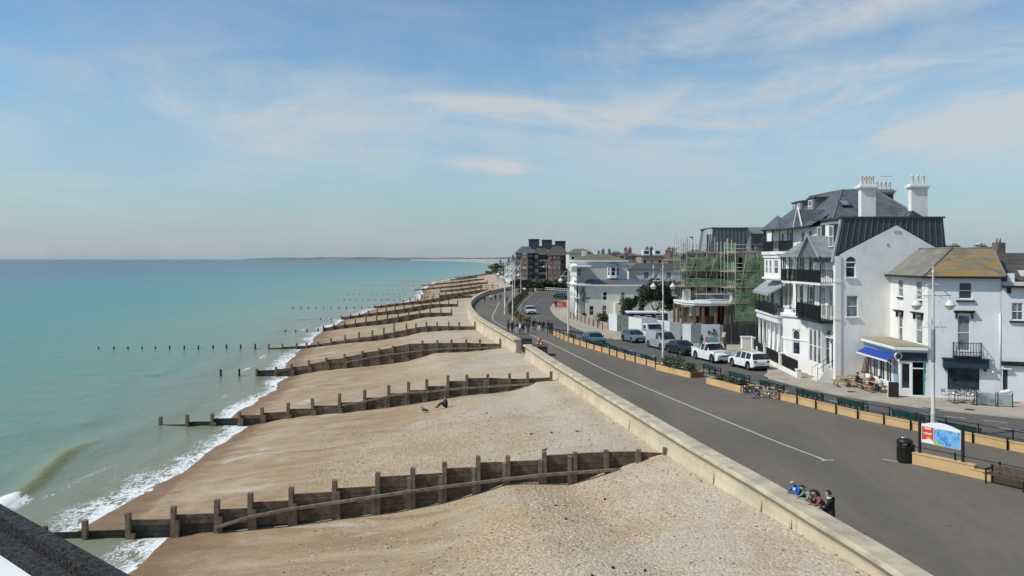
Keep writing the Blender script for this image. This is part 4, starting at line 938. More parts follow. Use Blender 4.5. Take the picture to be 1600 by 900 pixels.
# sea front: wall with tall openings on two floors
ops = []
for y0 in (68.6, 70.6, 73.3, 75.9, 78.6, 81.6, 84.4):
    for z0, hh in ((5.15, 2.5), (8.35, 1.85)): ops.append((86.6 - y0 - 1.2, z0 + .05, 86.6 - y0, z0 + hh))
for y0, z0, hh in ((73.6, 11.3, 1.35), (75.5, 11.3, 1.35), (78.9, 10.75, 1.9), (81.2, 10.75, 1.9)): ops.append((86.6 - y0 - 1.0, z0, 86.6 - y0, z0 + hh))
ops += [(86.6 - 69.0, 1.2, 86.6 - 68.0, 3.6)]
mb = MB(); wall_open(mb, (XF, 86.6, -.05), -UY, 86.6 - 67.9, 12.9, ops, -UX, 0.18); mb.build('front_wall', WHITE, H, True)
for a, z0, b, z1 in ops: window(H, (XF, 86.6 - a, z0 - .05), -UY, -UX, b - a, z1 - z0, WPAINT, GLASS if (a * 7) % 2 < 1.2 else GLASSC, 0.14, vbars=1 if b - a > 1.1 else 0)
# far projecting bay: white walls, cornices, windows and the small hipped roof
def bay(poly, z0, z1, wins, m=WHITE, name='bay_wall', zc=None):
    """poly runs from the far wall round to the near wall; wins = (edge, frac0, frac1, z0, z1, arched)"""
    mb = MB(); P = [Vector((a, b, 0)) for a, b in poly]
    for i, (a, b) in enumerate(zip(P, P[1:])):
        L = (b - a).length; u = (b - a).normalized(); n = Vector((u.y, -u.x, 0))
        o = [(f0 * L, w0 - z0, f1 * L, w1 - z0) for e, f0, f1, w0, w1, ar in wins if e == i]
        wall_open(mb, a + UZ * z0, u, L, z1 - z0, o, n, 0.12)
        for e, f0, f1, w0, w1, ar in wins:
            if e == i: (arch_window if ar else window)(H, a + u * f0 * L + UZ * w0, u, n, (f1 - f0) * L, w1 - w0, WPAINT, GLASS if ar else GLASSB, 0.09)
    return mb.build(name, m, H, True)
def cornice(poly, z, out, h, name='cornice', m=WPAINT):
    P = [Vector((a, b, 0)) for a, b in poly]; mb = MB(); v0 = []; c = Vector((max(p.x for p in P) + 1.2, sum(p.y for p in P) / len(P), 0))
    Q = [p + ((p - c).normalized() * out) for p in P]; n = len(Q); mb.prism([(q.x, q.y) for q in Q] + [(P[-1].x + 1, P[-1].y), (P[0].x + 1, P[0].y)], z, z + h); return mb.build(name, m, H, True)
FB = [(26.6, 84.8), (25.7, 84.4), (25.35, 83.6), (25.35, 81.0), (25.7, 79.9), (26.6, 79.4)]
bay(FB, 7.9, 10.5, [(1, .2, .8, 8.6, 9.9, 0), (2, .12, .42, 8.6, 9.9, 0), (2, .58, .88, 8.6, 9.9, 0), (3, .2, .8, 8.6, 9.9, 0)]); cornice(FB, 10.45, .28, .3); cornice(FB, 10.15, .15, .3); cornice(FB, 8.05, .25, .18)
for a, b in zip(FB[1:], FB[2:-1]): gbars(H, (*a, 10.76), (*b, 10.76), 1.0)
gbars(H, (25.7, 79.9, 10.76), (26.0, 77.2, 10.76), 1.0)
for x, y in FB[1:5] + [(26.0, 78.4), (26.0, 77.2)]: mb = MB(); mb.tube([(x, y, 10.7), (x, y, 12.95)], .06, 6); mb.build('balcony_post', BLACK, H, True)
mb = MB(); mb.obox((25.4, 76.9, 10.5), (1.3, 0, 0), (0, 7.4, 0), (0, 0, .18)); mb.build('balcony_floor', WPAINT, H, True)
def hip(poly, z0, apexes, z1, m, name='canopy_roof', label=None):
    mb = MB(); P = [Vector((a, b, z0)) for a, b in poly]; n = len(P)
    Q = [min((Vector((a, b, z1)) for a, b in apexes), key=lambda q: (q - p).length) for p in P]
    for i in range(n):
        j = (i + 1) % n
        mb.poly([P[i], P[j], Q[j], Q[i]] if (Q[i] - Q[j]).length > .01 else [P[i], P[j], Q[i]])
    mb.poly([p - UZ * .06 for p in P]); return mb.build(name, m, H, True)
hip([(27.2, 85.2), (25.4, 84.8), (25.0, 83.8), (25.0, 80.8), (25.5, 79.5), (27.2, 79.3)], 12.9, [(26.3, 82.4)], 14.35, SLATE, 'bay_roof')
mb = MB(); mb.quad((25.6, 79.6, 12.85), (25.9, 72.1, 12.95), (28.4, 73, 14.3), (28.1, 80, 14.3)); mb.build('eaves_roof', SLATE, H, True)
mb = MB(); mb.obox((25.75, 72.1, 12.72), (.12, 0, 0), (-.25, 7.6, 0), (0, 0, .16)); mb.build('gutter', BLACK, H, True)
# white bargeboard gablet
gy, gx = 75.3, 25.9; mb = MB(); mb.extr([(gx, gy + 1.0, 13.0), (gx, gy - 1.0, 13.0), (gx, gy, 14.5)], (2.6, 0, 0)); mb.build('gablet_roof', SLATE, H, True)
for s in (-1, 1): mb = MB(); mb.obox((gx - .1, gy + s * 1.1, 12.85), (.1, 0, 0), (0, -s * 1.1, 1.78), (0, 0, .2)); mb.build('bargeboard', WPAINT, H, True)
# second floor balcony with gabled and hipped canopies
b2z = 8.05
BP = [(26.5, 78.0), (25.0, 77.2), (24.75, 75.4), (25.2, 73.4), (25.2, 68.0), (26.6, 67.95)]
mb = MB(); mb.prism([(a, b) for a, b in BP] + [(26.6, 78)], b2z - .2, b2z); mb.build('balcony_floor', WPAINT, H, True)
for a, b in zip(BP, BP[1:]): gbars(H, (*a, b2z), (*b, b2z), 1.05)
for x, y in BP[1:5] + [(25.2, 70.4), (25.2, 71.9), (24.85, 74.5), (24.9, 76.3)]: mb = MB(); mb.tube([(x, y, b2z), (x, y, 10.25)], .055, 6); mb.build('balcony_post', BLACK, H, True)
hip([(27, 78.2), (24.8, 77.6), (24.4, 76.2), (24.4, 74.8), (24.9, 73.2), (27, 73.0)], 10.2, [(26.2, 75.3)], 11.6, SLATEL, 'turret_roof')
mb = MB(); e = [Vector((25.05, 68.0, 10.15)), Vector((27.0, 68.0, 10.15)), Vector((27.0, 70.5, 12.0)), Vector((25.05, 70.5, 12.0)), Vector((25.05, 73.0, 10.15)), Vector((27.0, 73.0, 10.15))]
mb.quad(e[0], e[1], e[2], e[3]); mb.quad(e[3], e[2], e[5], e[4]); mb.quad(e[0] - UZ * .08, e[1] - UZ * .08, e[2] - UZ * .08, e[3] - UZ * .08); mb.build('gabled_canopy', SLATEL, H, True)
mb = MB(); mb.poly([(25.2, 68.3, 10.15), (25.2, 72.7, 10.15), (25.2, 70.5, 11.8)]); mb.build('canopy_gable', ZINCM, H, True)
for s in (-1, 1): mb = MB(); mb.obox((24.98, 70.5 + s * 2.55, 10.05), (.08, 0, 0), (0, -s * 2.55, 1.9), (0, 0, .2)); mb.build('bargeboard', ZINCL, H, True)
for y in (68.4, 70.4, 71.9): mb = MB(); mb.tube([(25.2, y, 9.6), (25.35, y + .25, 9.95), (25.2, y + .7, 10.15)], .03, 5); mb.build('bracket', BLACK, H, True)
# first floor balcony
b1z = 4.95; B1 = [(26.6, 74.0), (25.25, 73.6), (25.1, 68.0), (26.6, 67.95)]
mb = MB(); mb.prism(B1, b1z - .22, b1z); mb.build('balcony_floor', BLACK, H, True)
for a, b in zip(B1, B1[1:]): gbars(H, (*a, b1z), (*b, b1z), 1.25)
for y in (68.0, 69.4, 70.8, 72.2, 73.6): mb = MB(); mb.tube([(25.15, y, b1z), (25.2, y, b2z - .2)], .055, 6); mb.build('balcony_post', BLACK, H, True)
for y in (74.8, 75.9, 77.0): mb = MB(); mb.tube([(25.0, y, 5.5), (25.0, y, b2z - .2)], .05, 6); mb.build('balcony_post', BLACK, H, True)
# ground floor: canted porch bay with arched windows, three light bay, recessed door
PB_ = [(26.6, 78.0), (25.1, 77.2), (24.7, 75.6), (26.0, 72.95), (26.6, 72.9)]
bay(PB_, 0.0, 4.9, [(1, .3, .72, 1.5, 3.7, 1), (2, .36, .66, 1.5, 3.75, 1)], name='porch_bay'); cornice(PB_, 4.85, .22, .22); cornice(PB_, 2.75, .06, .14, 'string_course')
PP = [(26.6, 77.9), (25.2, 77.1), (24.82, 75.6), (26.05, 73.1), (26.6, 73.0)]; bay(PP, 5.05, 5.65, [], name='parapet'); cornice(PP, 5.62, .1, .12)
u = (Vector((26.05, 73.1, 0)) - Vector((24.82, 75.6, 0))).normalized(); nn = Vector((u.y, -u.x, 0)); c0 = Vector((24.82, 75.6, 5.22)) + u * 1.0
for i, ww in enumerate((.22, .2, .24)): mb = MB(); mb.obox(c0 + u * (.32 * i) + nn * .005, u * .07, nn * .03, UZ * .24); mb.obox(c0 + u * (.32 * i + ww - .07) + nn * .005, u * .06, nn * .03, UZ * .24); mb.obox(c0 + u * (.32 * i + .07) + nn * .005 + UZ * .17, u * (ww - .14), nn * .03, UZ * .07); mb.build('raised_letter', BLACK, H, True)
NB = [(26.6, 72.6), (25.8, 72.5), (25.8, 69.4), (26.65, 69.35)]
bay(NB, 0.0, 4.75, [(1, .06, .33, 1.2, 4.0, 0), (1, .37, .64, 1.2, 4.0, 0), (1, .68, .95, 1.2, 4.0, 0), (2, .45, .85, 1.2, 3.9, 0)], name='front_bay'); cornice(NB, 4.55, .12, .16)
mb = MB(); mb.obox((26.5, 68.1, 0.9), (.06, 0, 0), (0, .9, 0), (0, 0, 2.4)); mb.build('front_door', NAVY, H, True)
mb = MB(); mb.obox((26.1, 68.05, 3.5), (.5, 0, 0), (0, 1.2, 0), (0, 0, .25)); mb.build('door_hood', WPAINT, H, True)
mb = MB(); mb.tube([(26.35, 68.3, 4.0), (26.0, 68.2, 4.15)], .02, 5); mb.ball((25.98, 68.2, 4.0), (.12, .12, .18), 8); mb.build('wall_lantern', BLACK, H, True)
for i in range(6): mb = MB(); mb.obox((24.95 + i * .27, 68.0, -.05), (.27, 0, 0), (0, 1.3, 0), (0, 0, .2 + .16 * i)); mb.build('entrance_step', CREAM, H, True)
mb = MB(); mb.poly([(24.9, 67.85, -.05), (26.24, 67.85, -.05), (26.24, 67.85, 1.0), (25.6, 67.85, .95)]); mb.build('step_wall', WHITE, H, True)
for q in (67.95, 69.2): mb = MB(); mb.tube([(24.95, q, 1.0), (26.4, q, 1.85)], .022, 5); [mb.tube([(24.95 + .48 * i, q, .1 + .25 * i), (24.95 + .48 * i, q, 1.0 + .28 * i)], .016, 5) for i in range(4)]; mb.build('handrail', BLACK, H, True)
# colonnade with roof terrace and canopy, following the slight turn of the street line
SK = .085; shx = lambda y: .25 + SK * (y - 77.6); YV = Vector((SK, 1, 0))
mb = MB(); mb.obox((24.8, 77.6, 4.0), (2.0, 0, 0), YV * 9.6, (0, 0, .55)); mb.obox((24.65, 77.5, 4.55), (2.2, 0, 0), YV * 9.8, (0, 0, .2)); mb.build('entablature', WPAINT, H, True)
mb = MB(); mb.obox((24.75, 77.6, -.05), (2.0, 0, 0), YV * 9.6, (0, 0, .95)); mb.build('plinth', WHITE, H, True)
for i in range(6): mb = MB(); y = 78.0 + i * 1.76; x = 24.8 + shx(y); mb.obox((x - .16, y - .16, .9), (.32, 0, 0), (0, .32, 0), (0, 0, .2)); mb.lathe([(.125, 1.1), (.12, 2.4), (.10, 3.8), (.16, 3.86), (.16, 4.0)], 12, (x, y, 0)); mb.build('column', WPAINT, H, True)
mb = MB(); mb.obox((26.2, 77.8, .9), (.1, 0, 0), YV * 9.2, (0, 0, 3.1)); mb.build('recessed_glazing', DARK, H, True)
gbars(H, (24.6 + shx(87.2), 87.2, 4.76), (24.6, 78.0, 4.76), .95, r=.03); gbars(H, (24.6, 78.0, 4.76), (25.1, 77.3, 4.76), .95)
mb = MB(); q = [Vector((24.2 + shx(87.4), 87.4, 6.75)), Vector((24.35, 79.2, 6.75)), Vector((26.5, 78.6, 8.1)), Vector((27.2, 87.6, 8.1))]; mb.quad(*q); mb.quad(*[p - UZ * .07 for p in q]); mb.quad(q[0], q[1], q[1] - UZ * .25, q[0] - UZ * .25); mb.quad(q[1], q[2], q[2] - UZ * .2, q[1] - UZ * .2); mb.build('terrace_canopy', ZINCL, H, True)
for y in (79.3, 81.3, 83.3, 85.3, 87.2): mb = MB(); mb.tube([(24.45 + shx(y), y, 4.75), (24.45 + shx(y), y, 6.8)], .05, 6); mb.build('canopy_post', BLACK, H, True)
for i, (y, r_) in enumerate(((80.2, .35), (82.2, .3), (84.0, .4), (85.8, .3))):
    t = thing('potted_plant', ('brown leaved plant in a pot at the near end of the hotel roof terrace', 'small brown plant second along the hotel roof terrace', 'largest brown plant on the hotel roof terrace', 'brown plant at the far end of the hotel roof terrace')[i], 'plant', (24.95 + shx(y), y, 4.755)); mb = MB(); mb.lathe([(.13, 0), (.19, .35)], 9); mb.build('pot', mat('terracotta', (.3, .13, .07)), t); mb = MB(); foliage(mb, (0, 0, .65), (r_, r_, .4), 90, .08, seed=i); mb.build('foliage', LEAFB, t)
# front garden wall with iron railings between piers
gw = [(24.05, 70.2), (24.35, 75.6), (24.75, 81.5), (25.75, 89.2)]; t = thing('garden_wall', 'low white wall with black railings and piers in front of the hotel', 'garden wall', (24.3, 75, 0))
for i, ((xa, ya), (xb, yb)) in enumerate(zip(gw, gw[1:])):
    mb = MB(); a, b = Vector((xa, ya, -.05)), Vector((xb, yb, -.05)); mb.obox(a, b - a, (.25, 0, 0), (0, 0, .42)); mb.build('wall_base', WHITE, t, True); gbars(t, (xa + .12, ya + .2, .37), (xb + .12, yb - .2, .37), 1.05, .15, r=.026)
for (x, y), h in zip(gw, (.7, 1.45, 1.45, 1.6)): mb = MB(); mb.obox((x - .08, y - .2, -.05), (.36, 0, 0), (0, .36, 0), (0, 0, h)); mb.obox((x - .12, y - .24, h - .05), (.44, 0, 0), (0, .44, 0), (0, 0, .1)); mb.build('gate_pier', WHITE, t, True)
t = thing('pillar', 'squat white gate pillar at the far corner of the hotel garden', 'pillar', (26.3, 93.2, 0)); mb = MB(); mb.obox((-.6, -.3, -.05), (1.15, 0, 0), (0, .6, 0), (0, 0, 1.3)); mb.build('shaft', WHITE, t); mb = MB(); mb.obox((-.66, -.36, 1.25), (1.27, 0, 0), (0, .72, 0), (0, 0, .12)); mb.build('cap', WPAINT, t)

# ------------------------------------------------------------------ corner house with the cafe
E = thing('corner_house', 'white corner house with lichen covered hipped slate roof and navy shopfront', 'house', (30.2, 60.4, 0))
A0 = Vector((30.2, 60.4, -.05)); du = Vector((.951, -.309, 0)); dn = Vector((-.309, -.951, 0)); EZ = 8.78
def op_front(px0, py0, px1, py1):
    a, b = on_plane(px0, py1, A0, dn), on_plane(px1, py0, A0, dn); return ((a - A0).dot(du), a.z + .05, (b - A0).dot(du), b.z + .05)
uw = (on_plane(1564, 500, A0, dn) - A0).dot(du)
f_up, f_mid, f_shop = op_front(1498, 441, 1519, 467), op_front(1496.5, 492, 1516, 548), op_front(1480.5, 573, 1530.5, 611)
mb = MB(); wall_open(mb, A0, du, uw, EZ + .05, [f_up, f_mid, f_shop], dn, .15); mb.build('front_wall', BLUEW, E, True)
for o, fr, gl, vb, ba in ((f_up, WPAINT, GLASS, 0, 1), (f_mid, WPAINT, GLASSB, 0, 1), (f_shop, NAVY, GLASS, 1, 0)): window(E, A0 + du * o[0] + UZ * o[1], du, dn, o[2] - o[0], o[3] - o[1], fr, gl, .1, ba, vb)
B0 = Vector((30.75, 67.65, -.05)); sv = (B0 - A0); SL = sv.length; sv.normalize(); sn = Vector((-sv.y, sv.x, 0))
def op_side(px0, py0, px1, py1):
    a, b = on_plane(px0, py1, A0, sn), on_plane(px1, py0, A0, sn); s0, s1 = sorted(((a - A0).dot(sv), (b - A0).dot(sv))); return (SL - s1, min(a.z, b.z) + .05, SL - s0, max(a.z, b.z) + .05)
so = [op_side(1403.5, 437, 1411, 463), op_side(1431.5, 439, 1440.5, 468), op_side(1403.5, 491, 1410, 532), op_side(1430.5, 495, 1441, 536)]
mb = MB(); wall_open(mb, B0, -sv, SL, EZ + .05, so, sn, .15); mb.build('side_wall', WHITE, E, True)
for o in so: window(E, B0 - sv * o[0] + UZ * o[1], -sv, sn, o[2] - o[0], o[3] - o[1], WPAINT, GLASSB, .1)
def trim(P, u, n, w_, h, d, m=BLACK, name='window_hood'): mb = MB(); mb.obox(P, u * w_, n * d, UZ * h); return mb.build(name, m, E, True)
def hood(o, P0, u, n, brk=True):
    P = P0 + u * (o[0] - .28) + UZ * (o[3] + .22); trim(P, u, n, o[2] - o[0] + .56, .09, .34); trim(P - UZ * .08 + u * .06, u, n, o[2] - o[0] + .44, .085, .22)
    if brk:
        for q in (.12, o[2] - o[0] + .34): trim(P + u * q - UZ * .48, u, n, .1, .4, .14, name='hood_bracket')
hood(f_mid, A0, du, dn); trim(A0 + du * (f_up[0] - .18) + UZ * (f_up[1] - .2), du, dn, f_up[2] - f_up[0] + .36, .11, .14, name='sill')
for o in so[2:]: hood(o, B0, -sv, sn)
for o in so[:2]: trim(B0 - sv * (o[0] - .1) + UZ * (o[1] - .14), -sv, sn, o[2] - o[0] + .2, .1, .12, name='sill')
# iron balcony
bo = op_front(1488, 536, 1531, 555.5); P = A0 + du * bo[0] + UZ * bo[1]; bw = bo[2] - bo[0]; bh = bo[3] - bo[1]
trim(P - UZ * .1, du, dn, bw, .1, .62, name='balcony_floor')
mb = MB()
for z in (0.0, .3, bh): mb.obox(P + dn * .6 + UZ * z, du * bw, dn * .04, UZ * .04)
for i in range(11):
    q = P + dn * .62 + du * (bw * i / 10); mb.tube([q, q + dn * .13 + UZ * .22, q + dn * .02 + UZ * .4, q + UZ * bh], .022, 5)
for s in (0, 1): q = P + du * bw * s; [mb.obox(q + UZ * z, dn * .62, du * .03, UZ * .04) for z in (0, .3, bh)]; [mb.obox(q + dn * (.15 * i), dn * .02, du * .02, UZ * bh) for i in range(1, 4)]
mb.build('iron_balcony', BLACK, E, True)
mb = MB()
for i in range(6): foliage(mb, P + dn * .45 + du * (bw * (i + .5) / 6) + UZ * .1, (.13, .1, .12), 14, .05, seed=i)
o = mb.build('balcony_plants', LEAFH, E, True)
for s in (.12, .8): trim(P + du * bw * s - UZ * .38, du, dn, .1, .28, .4, name='bracket')
fa = op_front(1472.5, 562, 1543.5, 573); trim(A0 + du * fa[0] + UZ * fa[1], du, dn, fa[2] - fa[0], fa[3] - fa[1], .42, NAVY, 'fascia'); trim(A0 + du * (fa[0] - .08) + UZ * fa[3], du, dn, fa[2] - fa[0] + .16, .07, .5, NAVY, 'fascia_cap')
for q in (fa[0] + .12, fa[2] - .26): trim(A0 + du * q + UZ * (fa[1] - .22), du, dn, .14, .22, .3, NAVY, 'console')
mb = MB(); q = A0 + du * (uw - .06) + dn * .07; mb.tube([q + UZ * 1.9, q + UZ * 6.2], .05, 8); mb.build('downpipe', WPAINT, E, True)
mb = MB(); q = A0 + du * (uw - .55) + dn * .05 + UZ * 2.05; mb.ball(q + dn * .18, (.1, .1, .1), 8); mb.tube([q, q + dn * .18], .03, 6); mb.build('security_light', WPAINT, E, True)
# hipped roof: four slopes up to a short flat ridge
ov = .38; c1 = A0 - du * ov + dn * ov; c2 = A0 + du * (uw + .25) + dn * ov; c4 = B0 - Vector((ov, 0, 0)) ; c3 = c2 - dn * 7.9
c1.z = c2.z = c3.z = c4.z = EZ; r1 = at(1488, 388, 62.9); r2 = at(1551, 388, 61.7); r4 = at(1437, 388, 67.5); r3 = r2 + Vector((2.0, 5.4, 0)); zr = r1.z
for r_ in (r1, r2, r3, r4): r_.z = zr
mb = MB(); mb.quad(c1, c2, r2, r1, 0); mb.quad(c4, c1, r1, r4, 1); mb.quad(c2, c3, r3, r2, 1); mb.quad(r1, r2, r3, r4, 1); mb.quad(*[p - UZ * .1 for p in (c1, c2, c3, c4)], 1); rf = mb.build('roof', [SLATEG, SLATEP], E, True)
for a, b in ((c1, r1), (r1, r2), (c2, r2), (r1, r4)): mb = MB(); mb.tube([a + UZ * .02, b + UZ * .02], .075, 6); mb.build('ridge_tile', SLATEP, rf, True)
mb = MB(); mb.obox(c1 - UZ * .16, c2 - c1, dn * .1, UZ * .14); mb.obox(c4 - UZ * .16, c1 - c4, sn * .1, UZ * .14); mb.build('gutter', BLACK, E, True)
t = thing('gull', 'gull standing on the ridge of the corner house roof', 'bird', at(1526, 387.5, 62.3)); t.location.z = zr + .03
def gull(t, s=1.0, body=WPAINT, back=STEELG):
    mb = MB(); mb.tube([(-.26 * s, 0, .14 * s), (-.12 * s, 0, .17 * s), (.05 * s, 0, .22 * s), (.15 * s, 0, .30 * s), (.19 * s, 0, .36 * s), (.23 * s, 0, .35 * s)], [.015 * s, .07 * s, .095 * s, .055 * s, .05 * s, .015 * s], 8); mb.build('body', body, t)
    for q in (-1, 1): mb = MB(); mb.tube([(.06 * s, q * .08 * s, .24 * s), (-.1 * s, q * .085 * s, .21 * s), (-.36 * s, q * .03 * s, .15 * s)], [.05 * s, .05 * s, .01 * s], 6); mb.build('wing', back, t)
    for q in (-1, 1): mb = MB(); mb.tube([(0, q * .03 * s, .16 * s), (0.01 * s, q * .03 * s, 0)], .008 * s, 5); mb.build('leg', LOWW, t)
    mb = MB(); mb.tube([(.22 * s, 0, .35 * s), (.29 * s, 0, .335 * s)], [.016 * s, .004 * s], 5); mb.build('beak', LOWW, t)
gull(t)
# house on the right, joined on
N = thing('terraced_house', 'pale blue terraced house with black door at the right edge', 'house', A0 + du * uw); N0 = A0 + du * (uw + .01) + dn * .06; NW = 6.5; NZ = 8.15
n_up, n_door = [tuple(q - (uw + .01) if i % 2 == 0 else q for i, q in enumerate(o)) for o in (op_front(1580.5, 473, 1598.5, 500), op_front(1566.5, 577, 1574.5, 611))]
mb = MB(); wall_open(mb, N0, du, NW, NZ, [n_up, n_door, (3.4, n_up[1], 4.4, n_up[3])], dn, .18); mb.build('front_wall', BLUEW, N, True)
window(N, N0 + du * n_up[0] + UZ * n_up[1], du, dn, n_up[2] - n_up[0], n_up[3] - n_up[1], WPAINT, GLASSB, .1, 1, 1); window(N, N0 + du * 3.4 + UZ * n_up[1], du, dn, 1.0, n_up[3] - n_up[1], WPAINT, GLASSB, .1, 1, 1)
mb = MB(); mb.obox(N0 + du * n_door[0] - dn * .14 + UZ * .02, du * (n_door[2] - n_door[0]), dn * .05, UZ * (n_door[3] - .03)); mb.build('door', NAVY, N, True)
def trimN(P, w_, h, d, name, m=BLACK): mb = MB(); mb.obox(P, du * w_, dn * d, UZ * h); mb.build(name, m, N, True)
o = op_front(1564, 563.5, 1600, 568); trimN(N0 + du * .02 + UZ * (o[1] - .12), NW, .3, .22, 'fascia'); trimN(N0 + du * (n_up[0] - .15) + UZ * (n_up[1] - .17), 1.3, .12, .14, 'sill'); trimN(N0 + du * (n_door[0] - .1) + UZ * (n_door[3] + .02), .6, .09, .25, 'door_hood', WPAINT)
trimN(N0 + du * .02 + UZ * (NZ - .1), NW, .13, .4, 'cornice')
for i in range(5): trimN(N0 + du * (.35 + 1.15 * i) + UZ * (NZ - .5), .22, .4, .16, 'corbel')
for i in range(2): mb = MB(); q = N0 + du * (.45 + 1.3 * i) + UZ * NZ - dn * .3; mb.obox(q, du * .45, -dn * .45, UZ * .9); mb.build('parapet_pier', BLACK if i else WPAINT, N, True)
mb = MB(); q = [N0 + UZ * (NZ + .02) - dn * .5, N0 + du * NW + UZ * (NZ + .02) - dn * .5]; mb.quad(q[0] + UZ * .35, q[1] + UZ * .35, q[1] - dn * 4.5 + UZ * 2.35, q[0] - dn * 4.5 + UZ * 2.35); mb.build('roof', SLATEB, N, True)
mb = MB(); mb.obox(N0 - dn * .19 - UZ * .0, du * NW, -dn * 9, UZ * (NZ + .3)); mb.build('body_wall', CREAM, N, True)
mb = MB(); mb.obox(N0 + du * 1.5 - dn * 1.2 + UZ * NZ, du * 1.4, -dn * 1.0, UZ * 1.1); mb.build('white_dormer', WPAINT, N, True)
# cafe built against the side of the corner house
K = thing('cafe', 'single storey pavement cafe with blue awning and flat grey roof', 'cafe', (28.4, 61.2, 0))
k0 = Vector((28.42, 61.0, -.05)); ku = (A0 - k0).normalized(); kn = Vector((ku.y, -ku.x, 0)); kw = (A0 - k0).length; kb = Vector((28.65, 67.5, -.05)); kv = (kb - k0).normalized(); kl = (kb - k0).length; ks = Vector((-kv.y, kv.x, 0)); CH_ = 3.45
fo = [(.12, .55, .72, 2.45), (.86, .12, kw - .12, 2.55)]
mb = MB(); wall_open(mb, k0, ku, kw - .02, CH_, fo, kn, .2); wall_open(mb, kb, -kv, kl, CH_, [(.25 + i * 1.25, .75, 1.3 + i * 1.25, 2.55) for i in range(5)], ks, .15); mb.build('wall', WHITE, K, True)
window(K, k0 + ku * .12 + UZ * .55, ku, kn, .6, 1.9, WPAINT, GLASS, .1, 0)
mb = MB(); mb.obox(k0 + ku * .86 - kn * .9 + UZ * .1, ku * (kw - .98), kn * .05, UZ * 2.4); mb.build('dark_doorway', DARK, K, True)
mb = MB(); mb.obox(k0 + ku * (kw - .3) - kn * .1 + UZ * .12, ku * .1, kn * .14, UZ * 2.4); mb.build('door_leaf', mat('turquoise_paint', (.03, .30, .30), .5, .1), K, True)
mb = MB(); mb.obox(k0 + ku * .86 - kn * .05 + UZ * 2.05, ku * (kw - .98), kn * .06, UZ * .08); mb.build('door_transom', WPAINT, K, True)
for i in range(5): window(K, kb - kv * (.25 + i * 1.25) + UZ * .75, -kv, ks, 1.05, 1.8, WPAINT, GLASS if i != 4 else GLASSB, .1, 0, 1)
mb = MB(); mb.obox(k0 + ku * .04 + kn * .005 + UZ * 2.62, ku * (kw - .1), kn * .06, UZ * .62); mb.build('fascia', NAVY, K, True)
SKY_P = mat('light_blue_paint', (.18, .42, .58), .5, .06, 2)
for i in range(2): mb = MB(); mb.obox(kb - kv * (.1 + i * 3.1) + ks * .005 + UZ * 2.72, -kv * 2.9, ks * .05, UZ * .5); mb.build('sign_panel', SKY_P, K, True)
mb = MB(); mb.obox(k0 + ks * .02 + kv * .15 + UZ * .55, kv * .7, ks * .04, UZ * 1.0); mb.build('blue_panel', SKY_P, K, True)
mb = MB(); pts = [kb + ks * .35, k0 + ks * .35 + kn * .35 - ku * .05, A0 + kn * .35 - ku * .02, A0, B0 - sv * .1]; mb.prism([(p.x, p.y) for p in pts], CH_ + .17, CH_ + .25, 0); mb.build('roof', mat('roof_felt_tan', (.30, .27, .20), .95, .15, 1.5, .3, 20), K, True)
mb = MB(); mb.prism([(p.x, p.y) for p in pts], CH_ - .05, CH_ + .165, 0); mb.build('roof_fascia', WPAINT, K, True)
aw = MB(); a0, a1 = kb - kv * .25 + ks * .06 + UZ * 3.0, k0 + kv * .35 + ks * .06 + UZ * 3.0; b0_, b1_ = a0 + ks * .72 - UZ * .42, a1 + ks * .72 - UZ * .42
aw.quad(a0, a1, b1_, b0_); aw.quad(*[p - UZ * .02 for p in (a0, b0_, b1_, a1)]); aw.build('awning', mat('blue_awning', (.018, .055, .30), .7, .08, 1), K, True)
mb = MB(); mb.obox(b0_ - UZ * .12, b1_ - b0_, ks * .02, UZ * .13); mb.build('awning_valance', WPAINT, K, True)
for q in (0, 1): mb = MB(); mb.tube([(b0_, b1_)[q], (a0, a1)[q] - UZ * 1.1], .018, 5); mb.build('awning_arm', WPAINT, K, True)
mb = MB(); q = k0 + ks * .12 + kn * .14 + UZ * 2.98; mb.lathe([(.27, -.03), (.27, .03)], 20, axis='y'); d = mb.build('round_sign', WPAINT, K); d.location = wm(K).inverted() @ q; d.rotation_euler = (0, 0, -.35)
mb = MB(); mb.lathe([(.20, -.036), (.20, .036)], 20, axis='y'); mb.build('round_emblem', NAVY, d)
mb = MB(); mb.obox(k0 + ku * .8 + kn * .02, ku * 1.0, kn * .5, UZ * .14); mb.build('doorstep', CREAM, K, True)

# ------------------------------------------------------------------ building under scaffolding
T = thing('scaffolded_building', 'seafront building under repair with grey zinc top floor, behind the green netted scaffold', 'building', (24, 104, 0))
def boxw(parent, name, m, x0, x1, y0, y1, z0, z1): mb = MB(); mb.obox((x0, y0, z0), (x1 - x0, 0, 0), (0, y1 - y0, 0), (0, 0, z1 - z0)); return mb.build(name, m, parent, True)
def facade(parent, m, x0, x1, Y, z0, z1, wins, frame=WPAINT, gl=None, name='front_wall', d=.14, bars=1):
    """front in the picture plane; wins in photo pixels (x0, ytop, x1, ybottom)"""
    O = Vector((x0, Y, z0)); ops = []
    for w_ in wins:
        a, b = at(w_[0], w_[3], Y), at(w_[2], w_[1], Y); ops.append((a.x - x0, a.z - z0, b.x - x0, b.z - z0))
    mb = MB(); wall_open(mb, O, UX, x1 - x0, z1 - z0, ops, -UY, d); o = mb.build(name, m, parent, True)
    for i, p in enumerate(ops): window(parent, O + UX * p[0] + UZ * p[1], UX, -UY, p[2] - p[0], p[3] - p[1], frame, (gl or [GLASS, GLASSB])[i % 2], d * .7, bars)
    return o
BRICKO = mat('old_brown_render', (.20, .155, .125), .9, .4, .8, .2, 10, col2=(.33, .28, .23)); BRICKX = mat('raw_block', (.30, .28, .24), .9, .2, 1.2)
